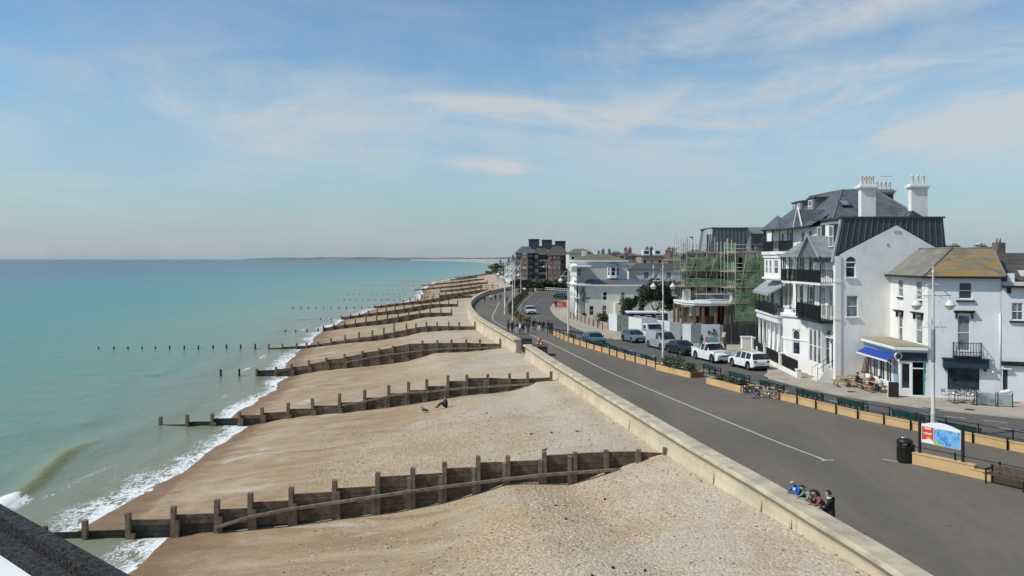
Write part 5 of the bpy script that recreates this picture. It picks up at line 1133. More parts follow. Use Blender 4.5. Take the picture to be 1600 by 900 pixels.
facade(T, BRICKO, 21.9, 27.4, 105.5, 0, 11.0, [(1078, 400, 1090, 424), (1100, 402, 1112, 426), (1122, 402, 1134, 426), (1078, 432, 1090, 455), (1100, 432, 1112, 455), (1122, 432, 1133, 455)], WOOD, [DARK, GLASS])
mb = MB(); mb.prism([(22.0, 106), (33.5, 106), (36, 118), (25.4, 118)], 0, 10.9); mb.build('body_wall', BRICKO, T, True)
facade(T, BRICKX, 27.4, 32.6, 101.2, 0, 10.9, [(1154, 402, 1164, 424), (1176, 402, 1188, 424), (1154, 436, 1164, 456), (1176, 436, 1188, 456), (1154, 478, 1166, 496), (1176, 478, 1188, 496)], WOOD, [DARK, GLASS])
boxw(T, 'wing_wall', BRICKX, 27.4, 32.6, 101.6, 106, 0, 10.85)
# zinc top floor: dark flat end, paler sloping sides with dormer windows
a = at(1111, 393, 109); z1 = 14.05; mb = MB(); x0, x1 = (1113 - 800) * 109 / F, (1166 - 800) * 109 / F
mb.extr([(x0 - .35, 109, 10.9), (x1 - .1, 109, 10.9), (x1 + .1, 109, z1), (x0 + .1, 109, z1)], (0, 7, 0)); mb.build('zinc_storey', ZINCM, T, True)
for i in range(9): x = lerp(x0, x1, (i + .5) / 9); mb = MB(); mb.obox((x, 108.95, 10.9), (.05, 0, 0), (0, .05, 0), (0, 0, z1 - 10.9)); mb.build('standing_seam', ZINC, T, True)
mb = MB(); mb.extr([(x1 + .1, 108.85, 10.9), (x1 + 4.2, 108.85, 10.9), (x1 + 4.2, 109.3, z1 + .15), (x1 + .1, 109.3, z1 + .15)], (0, 6, 0)); mb.build('zinc_slope', ZINCL, T, True)
window(T, (at(1173, 391, 109).x, 108.8, 11.15), UX, -UY, 1.7, 2.2, ZINC, GLASS, .0, 0, 1)
mb = MB(); mb.quad((x0 - .9, 109.4, 10.9), (x0 - .35, 109.1, 10.9), (x0 + .1, 109.1, z1), (x0 - .45, 109.6, z1 - .1)); mb.extr([(x0 - .9, 109.4, 10.9), (x0 - .45, 109.6, z1 - .1), (x0 + .3, 116, z1 - .1), (x0 - .1, 116, 10.9)], (.4, 0, 0)); mb.build('zinc_side', ZINCL, T, True)
for i in range(2): mb = MB(); q = x0 - .8 + .36 * i; mb.obox((q, 109.18 - .1 * i, 11.1), (.2, 0, 0), (0, .05, 0), (.18, .1, 2.2)); mb.build('slit_window', GLASS, T, True)
boxw(T, 'roof_edge', ZINC, x0 - .1, x1 + .2, 108.9, 116, z1, z1 + .12)
# projecting ground floor bar, stripped to its posts, under a white curved slab
PX = [(1053, 466.5, 107.0), (1066, 472, 103.8), (1085, 475, 101.6), (1112, 477, 100.7), (1143, 476.5, 100.7)]
PP2 = [Vector((at(a, b, c).x, c, 0)) for a, b, c in PX]
mb = MB(); mb.prism([(p.x, p.y) for p in PP2] + [(27.4, 105.4), (21.6, 107.2)], 4.35, 4.75); mb.build('canopy_slab', WHITE, T, True)
mb = MB(); mb.prism([(p.x - .1, p.y - .12) for p in PP2] + [(27.5, 105.4), (21.5, 107.3)], 4.62, 4.85); mb.build('slab_edge', WPAINT, T, True)
mb = MB(); mb.prism([(p.x + .05, p.y + .05) for p in PP2] + [(27.4, 105.4), (21.6, 107.2)], -.1, 1.95); mb.build('plinth', BRICKY, T, True)
BROWN = mat('brown_post', (.20, .13, .095), .8, .25, 3); RED = mat('red_interior', (.16, .022, .016), .8, .4, 1.2)
for px, Y in ((1054, 106.6), (1060, 105.2), (1067, 103.9), (1086, 101.8), (1099, 101.3), (1119, 100.9), (1134, 100.9), (1141, 100.9)): x = (px - 800) * Y / F; boxw(T, 'post', BROWN, x - .14, x + .14, Y, Y + .25, 1.95, 4.35)
boxw(T, 'bar_back_wall', RED, 23.0, 27.2, 104.9, 105.0, 1.9, 4.4); boxw(T, 'bar_counter', BROWN, 23.4, 25.6, 103.6, 104.2, 1.95, 2.9)
for i, px in enumerate((1076, 1087, 1108, 1114)): a = at(px, 493, 104.2); boxw(T, 'hanging_sheet', WPAINT if i < 2 else CREAM, a.x, a.x + .45, 104.1, 104.15, 2.9, 4.1)
for px0, px1 in ((1070, 1120),): 
    for j in range(3): a, b = at(px0, 0, 101.9), at(px1, 0, 101.5); mb = MB(); mb.tube([(a.x, 102.3 + .6 * j, 4.2), (b.x, 101.7 + .6 * j, 4.22)], .05, 5); mb.build('ceiling_beam', STEELG, T, True)
mb = MB(); q = [Vector((at(1080, 0, 102.5).x, 102.5, 5.55)), Vector((at(1142, 0, 101.4).x, 101.4, 5.75))]
boxw(T, 'parapet_panel', GLASSB, 24.0, 26.6, 101.6, 101.66, 4.9, 5.7)
for i in range(2): boxw(T, 'parapet_rail', WPAINT, 22.3, 26.9, 101.5, 101.58, 5.7 - .7 * i, 5.8 - .7 * i)
boxw(T, 'parapet_end', WPAINT, 26.75, 26.95, 101.4, 103.4, 4.85, 5.9); boxw(T, 'render_patch', WHITE, 21.6, 22.6, 105.2, 105.45, 4.85, 6.2)
# the scaffold itself
SC = thing('scaffolding', 'tube scaffold with timber decks and green debris netting round the building', 'scaffolding', (26, 100, 0))
NETS = bpy.data.materials.new('green_debris_net'); NETS.use_nodes = True; tn = NT(NETS.node_tree); tb = tn.n['Principled BSDF']
P_ = pos(tn); tn.l.new(tn.mix(tn.smooth(tn.noise(P_, 0.9, 4, .6), .35, .65), (.12, .23, .10), (.28, .43, .22)), tb.inputs['Base Color']); tb.inputs['Roughness'].default_value = .8
tn.l.new(tn.math('ADD', .34, tn.math('MULTIPLY', tn.smooth(tn.noise(P_, 1.6, 4, .7), .38, .62), .42)), tb.inputs['Alpha']); tb.inputs['Specular IOR Level'].default_value = .1
DECK = mat('scaffold_board', (.36, .29, .19), .85, .25, 3)
lv = [2.5, 4.6, 6.5, 8.45, 10.7]
def scaffold_run(p0, p1, zlo, zhi, n, levels, nets, ztop):
    p0, p1 = Vector(p0), Vector(p1); d = (p1 - p0).normalized(); q = Vector((-d.y, d.x, 0))
    if q.y < 0: q = -q
    for i in range(n + 1):
        for s in (0, .9):
            b = p0.lerp(p1, i / n) + q * s; mb = MB(); mb.tube([b + UZ * zlo, b + UZ * (ztop + R.uniform(-.5, .9))], .04, 6); mb.build('pole', STEELG, SC, True)
    for z in levels:
        for j in range(3): mb = MB(); mb.obox(p0 + q * (.06 + .29 * j) + UZ * z, p1 - p0, q * .26, UZ * .05); mb.build('deck_board', DECK, SC, True)
        mb = MB(); mb.obox(p0 - q * .05 + UZ * (z + .05), p1 - p0, q * .035, UZ * .2); mb.build('toe_board', DECK, SC, True)
        for h in (.55, 1.05): mb = MB(); mb.tube([p0 - q * .06 + UZ * (z + h), p1 - q * .06 + UZ * (z + h)], .03, 5); mb.build('guard_rail', STEELG, SC, True)
    for f0, f1, za, zb_ in nets:
        a, b = p0.lerp(p1, f0) - q * .1, p0.lerp(p1, f1) - q * .1; mb = MB(); k = 8; vs = []
        for i in range(k + 1):
            for j in range(4): c = a.lerp(b, i / k) + UZ * lerp(za, zb_, j / 3); vs.append(c + q * R.uniform(-.07, .07))
        mb.add(vs, [(i * 4 + j, (i + 1) * 4 + j, (i + 1) * 4 + j + 1, i * 4 + j + 1) for i in range(k) for j in range(3)], 0, True); mb.build('net', NETS, SC, True)
    for i in range(0, n, 2):
        a, b = p0.lerp(p1, i / n), p0.lerp(p1, (i + 1) / n); mb = MB(); mb.tube([a + UZ * levels[0] - q * .1, b + UZ * levels[-1] - q * .1], .03, 5); mb.build('brace', STEELG, SC, True)
xL, xM, xR = at(1072, 0, 104.3).x, at(1138, 0, 104.3).x, at(1200, 0, 99.8).x
scaffold_run((xL, 104.2, 0), (xM - .2, 104.2, 0), 4.8, 0, 4, lv[2:], [(0, .5, 8.5, 10.3), (.45, 1, 8.5, 10.35), (0, 1, 6.6, 7.5)], 12.4)
scaffold_run((xM - .3, 104.8, 0), (at(1149, 0, 99.8).x, 99.8, 0), 2, 0, 3, lv[1:], [(.0, 1, 4.7, 6.3), (.1, 1, 6.6, 8.3), (0, 1, 8.55, 10.5), (0, .9, 10.8, 12.0)], 11.8)
scaffold_run((at(1149, 0, 99.6).x, 99.6, 0), (xR, 99.6, 0), 0, 0, 3, lv, [(0, .62, 2.6, 4.5), (.0, 1, 4.7, 6.4), (0, .9, 6.6, 8.3), (.2, 1, 8.5, 10.5), (.6, 1, .8, 2.4)], 11.5)
scaffold_run((at(1064, 0, 110).x, 110, 0), (at(1074, 0, 104.3).x, 104.3, 0), 4.6, 0, 3, lv[1:], [(0, .8, 10.7, 12.1), (.3, 1, 8.5, 10.2), (0, .6, 6.7, 8.2)], 13.0)
for px in (1068, 1077, 1083): p = at(px, 400, 106); mb = MB(); mb.tube([p, p + UZ * R.uniform(2.2, 3.4)], .035, 5); mb.build('pole', STEELG, SC, True)
t = thing('site_lamp', 'lamp on a tall post standing above the scaffold', 'lamp', at(1082, 395, 107)); mb = MB(); mb.tube([(0, 0, 0), (0, 0, 2.0)], .05, 6); mb.build('pole', STEELG, t); mb = MB(); mb.box((-.12, 0, 2.0), (.4, .25, .14)); mb.build('lamp_head', ZINC, t)
# site hoarding
HW = mat('white_hoarding', (.62, .64, .66), .6, .06, .8, dirt=.15); HG = mat('grey_hoarding', (.24, .27, .27), .6, .1, .8); HD = mat('dark_hoarding', (.035, .034, .033), .6, .25, .5); HT = mat('mesh_green_hoarding', (.105, .13, .115), .7, .35, 2.2)
t = thing('hoarding', 'site hoarding of white, grey and near black panels in front of the building works', 'hoarding', (20, 100, 0))
hp = [(951, 514.5, 959, HW), (959, 516.0, 969, HT), (969, 517, 979, HT), (979, 518, 990, HT), (1034, 527, 1045, HW), (1045, 529, 1057, HW), (1057, 533, 1068, HG)]
def panel(a, b, z1, m, zl=-.05):
    a, b = Vector(a), Vector(b); d = (b - a).normalized(); q = Vector((-d.y, d.x, 0)); mb = MB(); mb.obox(a + d * .012 + UZ * zl, (b - a) - d * .024, q * .06, UZ * (z1 - zl)); return mb.build('panel', m, t, True)
hl = [(13.7, 118), (14.6, 115.7), (15.6, 113.2), (16.6, 110.7), (17.6, 108.2), (18.6, 105.8), (19.6, 103.4), (20.4, 100.6)]
hm = [HW, HT, HT, HT, HW, HW, HG]
for (a, b), m in zip(zip(hl, hl[1:]), hm): panel((*a, 0), (*b, 0), 2.3, m)
xs = [20.4, 21.3, 22.5, 23.6, 24.75]; 
for i, (x, y) in enumerate(zip(xs, xs[1:])): panel((x, 99.0 if i else 99.6, 0), (y, 99.0, 0), 2.25, HW if i in (0, 3, 2) else HG)
for i in range(5): panel((24.8 + i * .95, 97.6, 0), (25.72 + i * .95, 97.6, 0), 2.35, HD)
def flat(parent, name, m, px0, py0, px1, py1, Y): a, b = at(px0, py1, Y), at(px1, py0, Y); mb = MB(); mb.obox((a.x, Y, a.z), (b.x - a.x, 0, 0), (0, .02, 0), (0, 0, b.z - a.z)); return mb.build(name, m, parent, True)
flat(t, 'notice', SIGNW, 1128, 519, 1134, 527, 97.56)
for i, (x0, y0, x1, y1, m) in enumerate(((1106, 517, 1110, 522, ZINC), (1112, 519, 1120, 524, ZINCM), (1102, 527, 1108, 534, mat('mural_pink', (.42, .2, .22), .6)), (1109, 527, 1120, 534, mat('mural_blue', (.12, .38, .42), .6)), (1114, 514, 1118, 518, NAVY))): flat(t, 'printed_patch', m, x0, y0, x1, y1, 98.95 - .004 * i)
# blue site cabin
t = thing('site_cabin', 'long dark blue site cabin with white roof edge behind the hoarding', 'cabin', (20, 119, 0)); boxw(t, 'body', mat('dark_blue_cabin', (.022, .035, .095), .5, .15), 16.6, 22.2, 118.5, 121.5, 0, 2.3); boxw(t, 'roof', WPAINT, 16.5, 22.3, 118.4, 121.6, 2.3, 2.48)
for i in range(3): window(t, (17.4 + 1.6 * i, 118.48, 1.2), UX, -UY, .8, .8, WPAINT, GLASS, -.02)

# ------------------------------------------------------------------ cream villa behind the tree
V = thing('villa', 'long cream villa with slate roof and white bay window behind the dark tree', 'villa', (18, 146, 0))
Y1, Y2 = 144.0, 152.0
facade(V, CREAM, at(914, 0, Y1).x, at(1062, 0, Y1).x, Y1, -.1, at(0, 446, Y1).z, [(942, 456, 948.5, 469), (970, 456, 976.5, 469), (921, 478, 928, 493), (941, 477, 948, 493), (1031, 456, 1036, 466), (1047, 476, 1053, 486)])
z6 = at(0, 446, Y1).z; boxw(V, 'cornice', WPAINT, at(902, 0, Y1).x, at(1062, 0, Y1).x + .2, Y1 - .35, Y1 + .2, z6 - .12, z6 + .15)
mb = MB(); a, b = at(914, 443, Y1), at(1062, 443, Y1); z7 = at(0, 436.5, Y2).z; mb.quad((a.x - .2, Y1 - .3, z6 + .15), (b.x, Y1 - .3, z6 + .15), (b.x, Y2, z7), (a.x + 1.2, Y2, z7)); mb.build('lean_to_roof', SLATE, V, True)
facade(V, CREAM, at(897, 0, Y2).x, at(980, 0, Y2).x, Y2, 0, at(0, 408.5, Y2).z, [(902, 420, 908.5, 431)], gl=[GLASSB, GLASSB])
xa, xb = at(897, 0, Y2).x, at(980, 0, Y2).x; zT = at(0, 408.5, Y2).z; boxw(V, 'body_wall', CREAM, xa + .05, xb - .05, Y2 + .3, Y2 + 11, 0, zT - .1); boxw(V, 'cornice', WPAINT, xa - .25, xb + .2, Y2 - .3, Y2 + 11.2, zT - .05, zT + .22)
hz = zT + .22; mb = MB(); r1, r2 = Vector((xa + 3, Y2 + 5, hz + 1.1)), Vector((xb - 3, Y2 + 5, hz + 1.1)); q = [Vector((xa, Y2 - .2, hz)), Vector((xb, Y2 - .2, hz)), Vector((xb, Y2 + 11, hz)), Vector((xa, Y2 + 11, hz))]; mb.quad(q[0], q[1], r2, r1); mb.poly([q[1], q[2], r2]); mb.quad(q[2], q[3], r1, r2); mb.poly([q[3], q[0], r1]); mb.build('roof', MOSS, V, True)
# bay window with its little roof
bx0, bx1, bm0, bm1 = at(949, 0, Y2).x, at(968.5, 0, Y2).x, at(952.5, 0, Y2).x, at(962, 0, Y2).x; zb0, zb1 = at(0, 434.5, Y2).z, at(0, 415.5, Y2).z
BPv = [Vector((bx0, Y2, 0)), Vector((bm0, Y2 - .95, 0)), Vector((bm1, Y2 - .95, 0)), Vector((bx1, Y2, 0))]
mb = MB()
for i, (a, b) in enumerate(zip(BPv, BPv[1:])):
    L = (b - a).length; u_ = (b - a).normalized(); n_ = Vector((u_.y, -u_.x, 0)); wall_open(mb, a + UZ * zb0, u_, L, zb1 - zb0, [(L * .18, .45, L * .84, zb1 - zb0 - .25)], n_, .1); window(V, a + u_ * L * .18 + UZ * (zb0 + .45), u_, n_, L * .66, zb1 - zb0 - .7, WPAINT, GLASS, .07)
mb.build('bay_wall', WPAINT, V, True); mb = MB(); mb.poly([p + UZ * zb0 for p in BPv]); mb.build('bay_floor', WPAINT, V, True)
mb = MB(); q = [p + UZ * (zb1 + .0) + Vector(((p.x - (bx0 + bx1) / 2) * .18, -.25, 0)) for p in BPv]; q2 = [Vector((lerp(bx0, bx1, .3), Y2, zb1 + .6)), Vector((lerp(bx0, bx1, .7), Y2, zb1 + .6))]; mb.poly([q[0], q[1], q2[0]]); mb.quad(q[1], q[2], q2[1], q2[0]); mb.poly([q[2], q[3], q2[1]]); mb.poly(list(reversed(q))); mb.build('bay_roof', SLATE, V, True)
# left end with verandah: posts, balconies and rounded openings
xs0 = at(897, 0, Y2).x
mb = MB(); wall_open(mb, (xs0 - .02, Y2 + 6, 0), -UY, 12.4, 9.2, [(1, 6.2, 2.2, 8.2), (4, 6.2, 5.2, 8.2), (8.2, 6.2, 9.4, 8.2), (2, 2.6, 3.2, 4.6), (8.2, 1.0, 9.4, 3.6)], -UX, .2); mb.build('end_wall', WHITE, V, True)
for z in (4.9, 8.3): boxw(V, 'end_cornice', WPAINT, xs0 - .9, xs0 + 2.4, Y1 - .6, Y2 + 6, z + (.35 if z > 6 else .55), z + (.6 if z > 6 else .8))
for y in (144.2, 147, 150, 153): mb = MB(); mb.tube([(xs0 - .6, y, 0), (xs0 - .6, y, 5.5)], .12, 8); mb.build('verandah_post', WPAINT, V, True)
gbars(V, (xs0 - .6, 144.2, 3.4), (xs0 - .6, 153, 3.4), .9); boxw(V, 'verandah_floor', WPAINT, xs0 - .7, xs0 + 2.2, 144, 153, 3.15, 3.35)
boxw(V, 'side_block', CREAM, xs0 + .3, at(914, 0, Y1).x, Y1 + .6, Y2, 0, 5.4)
p = at(911, 461, Y1 - .2); mb = MB(); mb.ball((p.x, Y1 + .2, p.z), (.55, .5, 1.2), 14); mb.build('dark_blind', ZINCM, V, True)
boxw(V, 'porch', CREAM, at(961, 0, 142).x, at(972, 0, 142).x, 141.6, 144, 0, 2.6); boxw(V, 'chimney', CREAM, xs0 + 2.0, xs0 + 2.8, 158, 159, 10, 11.6)
# second villa block with brown hipped roof
W = thing('villa', 'pale villa with dark brown hipped roof right of the long cream villa', 'villa', (24, 160, 0)); Y3 = 160.0; xa, xb = at(986, 0, Y3).x, at(1066, 0, Y3).x; z5 = at(0, 420.5, Y3).z
facade(W, CREAM, xa, xb, Y3, 0, z5, [(1006, 425, 1014, 436), (1041, 425, 1049, 436)], gl=[GLASSB, GLASSB]); boxw(W, 'body_wall', CREAM, xa + .1, xb, Y3 + .3, Y3 + 10, 0, z5 - .05)
mb = MB(); zr_ = at(0, 411, 164).z; q = [Vector((xa - .3, Y3 - .3, z5)), Vector((xb + .3, Y3 - .3, z5)), Vector((xb + .3, Y3 + 9, z5)), Vector((xa - .3, Y3 + 9, z5))]; r1, r2 = Vector((xa + 2.0, Y3 + 4, zr_)), Vector((xb - 2, Y3 + 4, zr_)); mb.quad(q[0], q[1], r2, r1); mb.poly([q[1], q[2], r2]); mb.quad(q[2], q[3], r1, r2); mb.poly([q[3], q[0], r1]); mb.build('roof', SLATEB, W, True)
mb = MB(); mb.obox((at(1020, 0, Y3).x, Y3 - .2, z5 - 1.8), (.2, 0, 0), (0, .2, 0), (0, 0, 2.6)); mb.build('downpipe', WPAINT, W, True)
# garden wall, hedge and tree before the villa
t = thing('garden_wall', 'low brown garden wall along the pavement before the villa', 'garden wall', (13, 122, 0)); mb = MB(); gwp = [(10.9, 141), (11.4, 132), (12.3, 125.5), (13.6, 118.4)]
for (a, b), (c, d) in zip(gwp, gwp[1:]): mb.obox((a, b, -.05), (c - a, d - b, 0), (.3, .05, 0), (0, 0, .95))
mb.build('wall_face', BRICKY, t, True)
for i in range(9): x, y = lerp(10.4, 13.3, i / 8) , lerp(141, 117.6, i / 8); mb = MB(); mb.lathe([(.07, 0), (.07, .95), (.09, 1.0), (.03, 1.08)], 8); o = mb.build('bollard', BLACK); o.location = (x - .5, y, 0); tag(o, 'slim black bollard in the row along the pavement by the villa wall', 'bollard', 'black bollards by the villa')
def tree(loc, h, r, label, m, n, s, lean=(0, 0), name='tree', seed=3, trunk=.35, cat='tree', group=None):
    q = random.Random(seed); t = thing(name, label, cat, loc, group=group); mb = MB(); tips = []
    top = Vector((lean[0], lean[1], h * .55)); mb.tube([(0, 0, -.2), (lean[0] * .3, lean[1] * .3, h * .25), top], [trunk * .5, trunk * .38, trunk * .2], 8)
    for i in range(9):
        a = 2.4 * i + q.uniform(-.4, .4); b = Vector((0, 0, h * .18)).lerp(top, q.uniform(.3, 1)); e = Vector((lean[0] + math.cos(a) * r[0] * q.uniform(.55, .95), lean[1] + math.sin(a) * r[1] * q.uniform(.55, .95), h * q.uniform(.45, .95)))
        mb.tube([b, b.lerp(e, .5) + Vector((0, 0, .15)), e], [trunk * .17, trunk * .1, .02], 6); tips.append(e)
    mb.build('trunk', BARK, t); mb = MB(); tips.append(Vector((lean[0], lean[1], h * .85)))
    for i, e in enumerate(tips):
        for _ in range(3):
            c = e + Vector((q.gauss(0, .18) * r[0], q.gauss(0, .18) * r[1], q.gauss(0, .07) * h)); k = q.uniform(.20, .36); foliage(mb, c, (r[0] * k, r[1] * k, h * k * .42), n // (len(tips) * 3), s, seed=q.random(), shell=.25)
    mb.build('crown', m, t); return t
tree((21.4, 126, -.1), 6.4, (3.3, 2.6), 'dark wind shaped evergreen tree in front of the cream villa', LEAFD, 9500, .17, (1.0, 0), seed=5)
tree((19.0, 128.5, -.1), 4.2, (1.9, 1.6), 'smaller dark bush leaning left of the evergreen tree', LEAFD, 3200, .15, (-.6, 0), seed=9, trunk=.2)
tree((24.6, 113, -.1), 3.6, (1.3, 1.2), 'small dark shrub beside the tall lamp post by the stripped bar', LEAFD, 900, .12, (0, 0), seed=12, trunk=.14)
shrub((13.6, 123, 0), (1.5, 1.2, 1.3), 'rounded green hedge at the corner of the villa garden', LEAFH, 900, .12, name='hedge', cat='hedge')
tag(shrub((11.9, 139, 0), (.6, .6, .7), 'small bush under the villa window', LEAFD, 250, .1), None)

# ------------------------------------------------------------------ red brick flats
Q = thing('apartment_block', 'dark red brick apartment block with three flat roofed towers at the bend of the road', 'apartment block', (12, 290, 0)); YA = 290.0
def blk(px0, px1, ytop, ybot, Y, d, m, name='wall'): a, b = at(px0, ybot, Y), at(px1, ytop, Y); return boxw(Q, name, m, a.x, b.x, Y, Y + d, max(-.2, a.z), b.z)
def flats(px0, px1, ytop, ybot, Y, d, m, cols, rows, ww=.55, gl=None):
    a, b = at(px0, ybot, Y), at(px1, ytop, Y); cw, rh = (px1 - px0) / cols, (ybot - ytop) / rows
    wins = [(px0 + cw * (i + .5 - ww / 2), ytop + rh * (j + .22), px0 + cw * (i + .5 + ww / 2), ytop + rh * (j + .68)) for i in range(cols) for j in range(rows)]
    facade(Q, m, a.x, b.x, Y, a.z, b.z, wins, gl=gl or [GLASSC, GLASSB]); blk(px0, px1, ytop, ybot, Y + .3, d, m)
flats(806, 816, 395, 447, 287, 10, BRICKD, 1, 6, .7); flats(813.5, 825, 397, 448, 283, 14, BRICKR, 1, 6, .6); flats(824, 835, 395, 450, 288, 10, BRICKD, 1, 6, .55); flats(834.5, 842, 396, 451, 287, 10, BRICKD, 1, 5, .7)
flats(842, 854, 397, 451, 290, 10, BRICKD, 2, 6, .6, [GLASS, GLASSC]); flats(857, 876, 399, 428 + 2, 281, 16, BRICKR, 3, 4, .38); flats(857, 876, 430, 452, 281.01, 16, BRICKR, 3, 2, .3); flats(875.5, 889, 398, 452, 292, 10, BRICKD, 2, 5, .4)
for j in range(4):
    for px0, px1 in ((842, 854),): a = at(px0, 402 + j * 10 + 6, 288.6); boxw(Q, 'balcony', WPAINT if j % 2 == 0 else CREAM, a.x, at(px1, 0, 288.6).x, 288.2, 290, a.z, a.z + .55)
def hipb(px0, px1, ye, yr, Y, d, m=SLATEB):
    a, b = at(px0, ye, Y), at(px1, yr, Y); w_ = b.x - a.x; i_ = min(w_ * .32, 3.2); q = [Vector((a.x - .3, Y - .4, a.z)), Vector((b.x + .3, Y - .4, a.z)), Vector((b.x + .3, Y + d, a.z)), Vector((a.x - .3, Y + d, a.z))]; r_ = [Vector((a.x + i_, Y + d * .4, b.z)), Vector((b.x - i_, Y + d * .4, b.z)), Vector((b.x - i_, Y + d * .6, b.z)), Vector((a.x + i_, Y + d * .6, b.z))]
    mb = MB()
    for i in range(4): j = (i + 1) % 4; mb.quad(q[i], q[j], r_[j], r_[i])
    mb.poly(r_); mb.build('roof', m, Q, True)
hipb(805, 838, 395.5, 384.5, 283, 18, SLATE); hipb(834, 858, 396, 384, 287, 14); hipb(855, 890, 399, 384, 281, 20); hipb(840, 882, 390, 381.5, 293, 14)
for px0, px1, yt in ((826.5, 842.5, 374.5), (847.5, 862.5, 375.5), (868.5, 883.5, 377.5)): a, b = at(px0, 390, 291), at(px1, yt, 291); boxw(Q, 'roof_tower', ZINC, a.x, b.x, 291, 297, a.z, b.z); boxw(Q, 'tower_cap', ZINC, a.x - .2, b.x + .2, 290.8, 297.2, b.z, b.z + .25)
# ------------------------------------------------------------------ houses far and near
def house(px0, px1, ye, yr, yb, Y, d, wall, roof, label, chim=1, wins=2, dormer=0, group=None, name='house', rows=1, gable=False):
    a, b = at(px0, ye, Y), at(px1, yr, Y); zb = at(0, yb, Y).z; t = thing(name, label, 'house', (a.x, Y, zb), group=group)
    if wins:
        cw = (px1 - px0) / wins; hh = (yb - ye)
        facade(t, wall, a.x, b.x, Y, zb, a.z, [(px0 + cw * (i + .3), ye + hh / rows * (j + .2), px0 + cw * (i + .7), ye + hh / rows * (j + .7)) for i in range(wins) for j in range(rows)])
        boxw(t, 'body_wall', wall, a.x + .05, b.x - .05, Y + .3, Y + d, zb, a.z - .02)
    else: boxw(t, 'wall', wall, a.x, b.x, Y, Y + d, zb, a.z)
    w_ = b.x - a.x; i_ = 0.02 if gable else min(w_ * .3, d * .4); mb = MB(); q = [Vector((a.x - .2, Y - .3, a.z)), Vector((b.x + .2, Y - .3, a.z)), Vector((b.x + .2, Y + d + .3, a.z)), Vector((a.x - .2, Y + d + .3, a.z))]; r1, r2 = Vector((a.x + i_, Y + d / 2, b.z)), Vector((b.x - i_, Y + d / 2, b.z))
    mb.quad(q[0], q[1], r2, r1); mb.poly([q[1], q[2], r2]); mb.quad(q[2], q[3], r1, r2); mb.poly([q[3], q[0], r1]); rf_ = mb.build('roof', roof, t, True)
    for i in range(chim):
        x = lerp(r1.x, r2.x, (i + .5) / chim if chim > 1 else .12); boxw_ = MB(); boxw_.obox((x - .35, Y + d / 2 - .5, b.z - .5), (.8, 0, 0), (0, 1.0, 0), (0, 0, 1.9)); c_ = boxw_.build('chimney', BRICKD, t, True)
        mb = MB(); [mb.lathe([(.12, 0), (.10, .45), (.13, .5)], 6, (x - .15 + .35 * k, Y + d / 2, b.z + 1.38)) for k in range(2)]; mb.build('chimney_pots', POT, c_, True)
    for i in range(dormer):
        x = lerp(a.x, b.x, (i + .5) / dormer); zz = lerp(a.z, b.z, .25); mb = MB(); mb.obox((x - .9, Y + .6, zz), (1.8, 0, 0), (0, 3, 0), (0, 0, 1.5)); o = mb.build('dormer', WPAINT, t, True); mb = MB(); mb.obox((x - .6, Y + .58, zz + .4), (1.2, 0, 0), (0, .02, 0), (0, 0, .8)); mb.build('pane', GLASS, o, True)
    return t
house(889, 927, 396, 388, 420, 240, 14, CREAM, MOSS, 'house with broad mossy green roof beside the red brick flats', 0, 3)
house(893, 981, 408, 402.5, 425, 205, 12, CREAM, MOSS, 'low house with mossy brown roof just above the cream villa', 1, 4)
house(926, 975, 400, 396.5, 425, 260, 12, CREAM, TILER, 'far house with reddish roof behind the mossy roofs', 2, 4)
house(958, 973, 396, 392.5, 415, 250, 10, BRICKD, SLATE, 'small slate roofed house with a pointed top above the villa', 0, 0)
house(968, 1002, 399.5, 395, 425, 230, 11, BRICKR, TILER, 'red brick terrace house with tiled roof and two chimneys over the villas', 2, 3)
house(1002, 1037, 400.5, 394.5, 425, 220, 11, BRICKY, SLATEB, 'slate roofed terrace house with white dormers over the brown hipped villa', 2, 3, 2)
house(1037, 1072, 402, 395, 425, 225, 11, CREAM, TILER, 'reddish roofed terrace house just left of the scaffold', 2, 3)
house(975, 996, 410, 405, 430, 185, 9, WHITE, SLATEB, 'small white walled house between the two villas', 1, 2)
house(1044, 1072, 408, 402, 430, 190, 9, BRICKY, MOSS, 'mossy roofed house left of the scaffold poles', 1, 2)
house(1560, 1612, 402, 396, 440, 95, 9, BRICKD, SLATEB, 'brown roofed house behind the right hand terrace', 0, 3)
house(1575, 1640, 408, 400.5, 445, 80, 8, BRICKR, TILER, 'red tiled house close behind the right hand terrace', 1, 3)
house(1462, 1500, 385, 381.5, 420, 82, 6, BRICKD, SLATE, 'dark roofed outbuilding behind the lichen covered roof', 0, 0)
for i, (x, ye, yr, Y, wl, rf_) in enumerate([(900, 402, 398, 300, BRICKR, TILER), (915, 401, 397.5, 330, CREAM, SLATEB), (940, 400.5, 397, 340, WHITE, TILER), (985, 402, 398, 310, BRICKY, SLATEB), (1012, 401, 397, 330, BRICKR, TILER), (1048, 401, 397, 300, CREAM, SLATEB), (1090, 402, 397, 290, BRICKR, TILER), (1130, 402, 397, 280, CREAM, SLATEB), (1560, 401, 396, 140, BRICKR, SLATEB), (1590, 402, 396.5, 130, CREAM, TILER), (1515, 400, 395, 150, BRICKD, SLATEB)]):
    house(x - 14, x + 14, ye, yr, ye + 8, Y, 10, wl, rf_, f'{["red brick", "cream", "white", "buff", "red brick", "cream", "red brick", "cream", "red brick", "cream", "dark brick"][i]} house of the far town with {"tiled" if rf_ is TILER else "brown slate"} roof, {["leftmost, by the flats", "second from the flats", "third from the flats", "fourth from the flats", "fifth from the flats", "sixth from the flats", "left behind the scaffold", "right behind the scaffold", "right of the corner house", "at the right edge", "behind the lichen roof"][i]}', 2, 2)
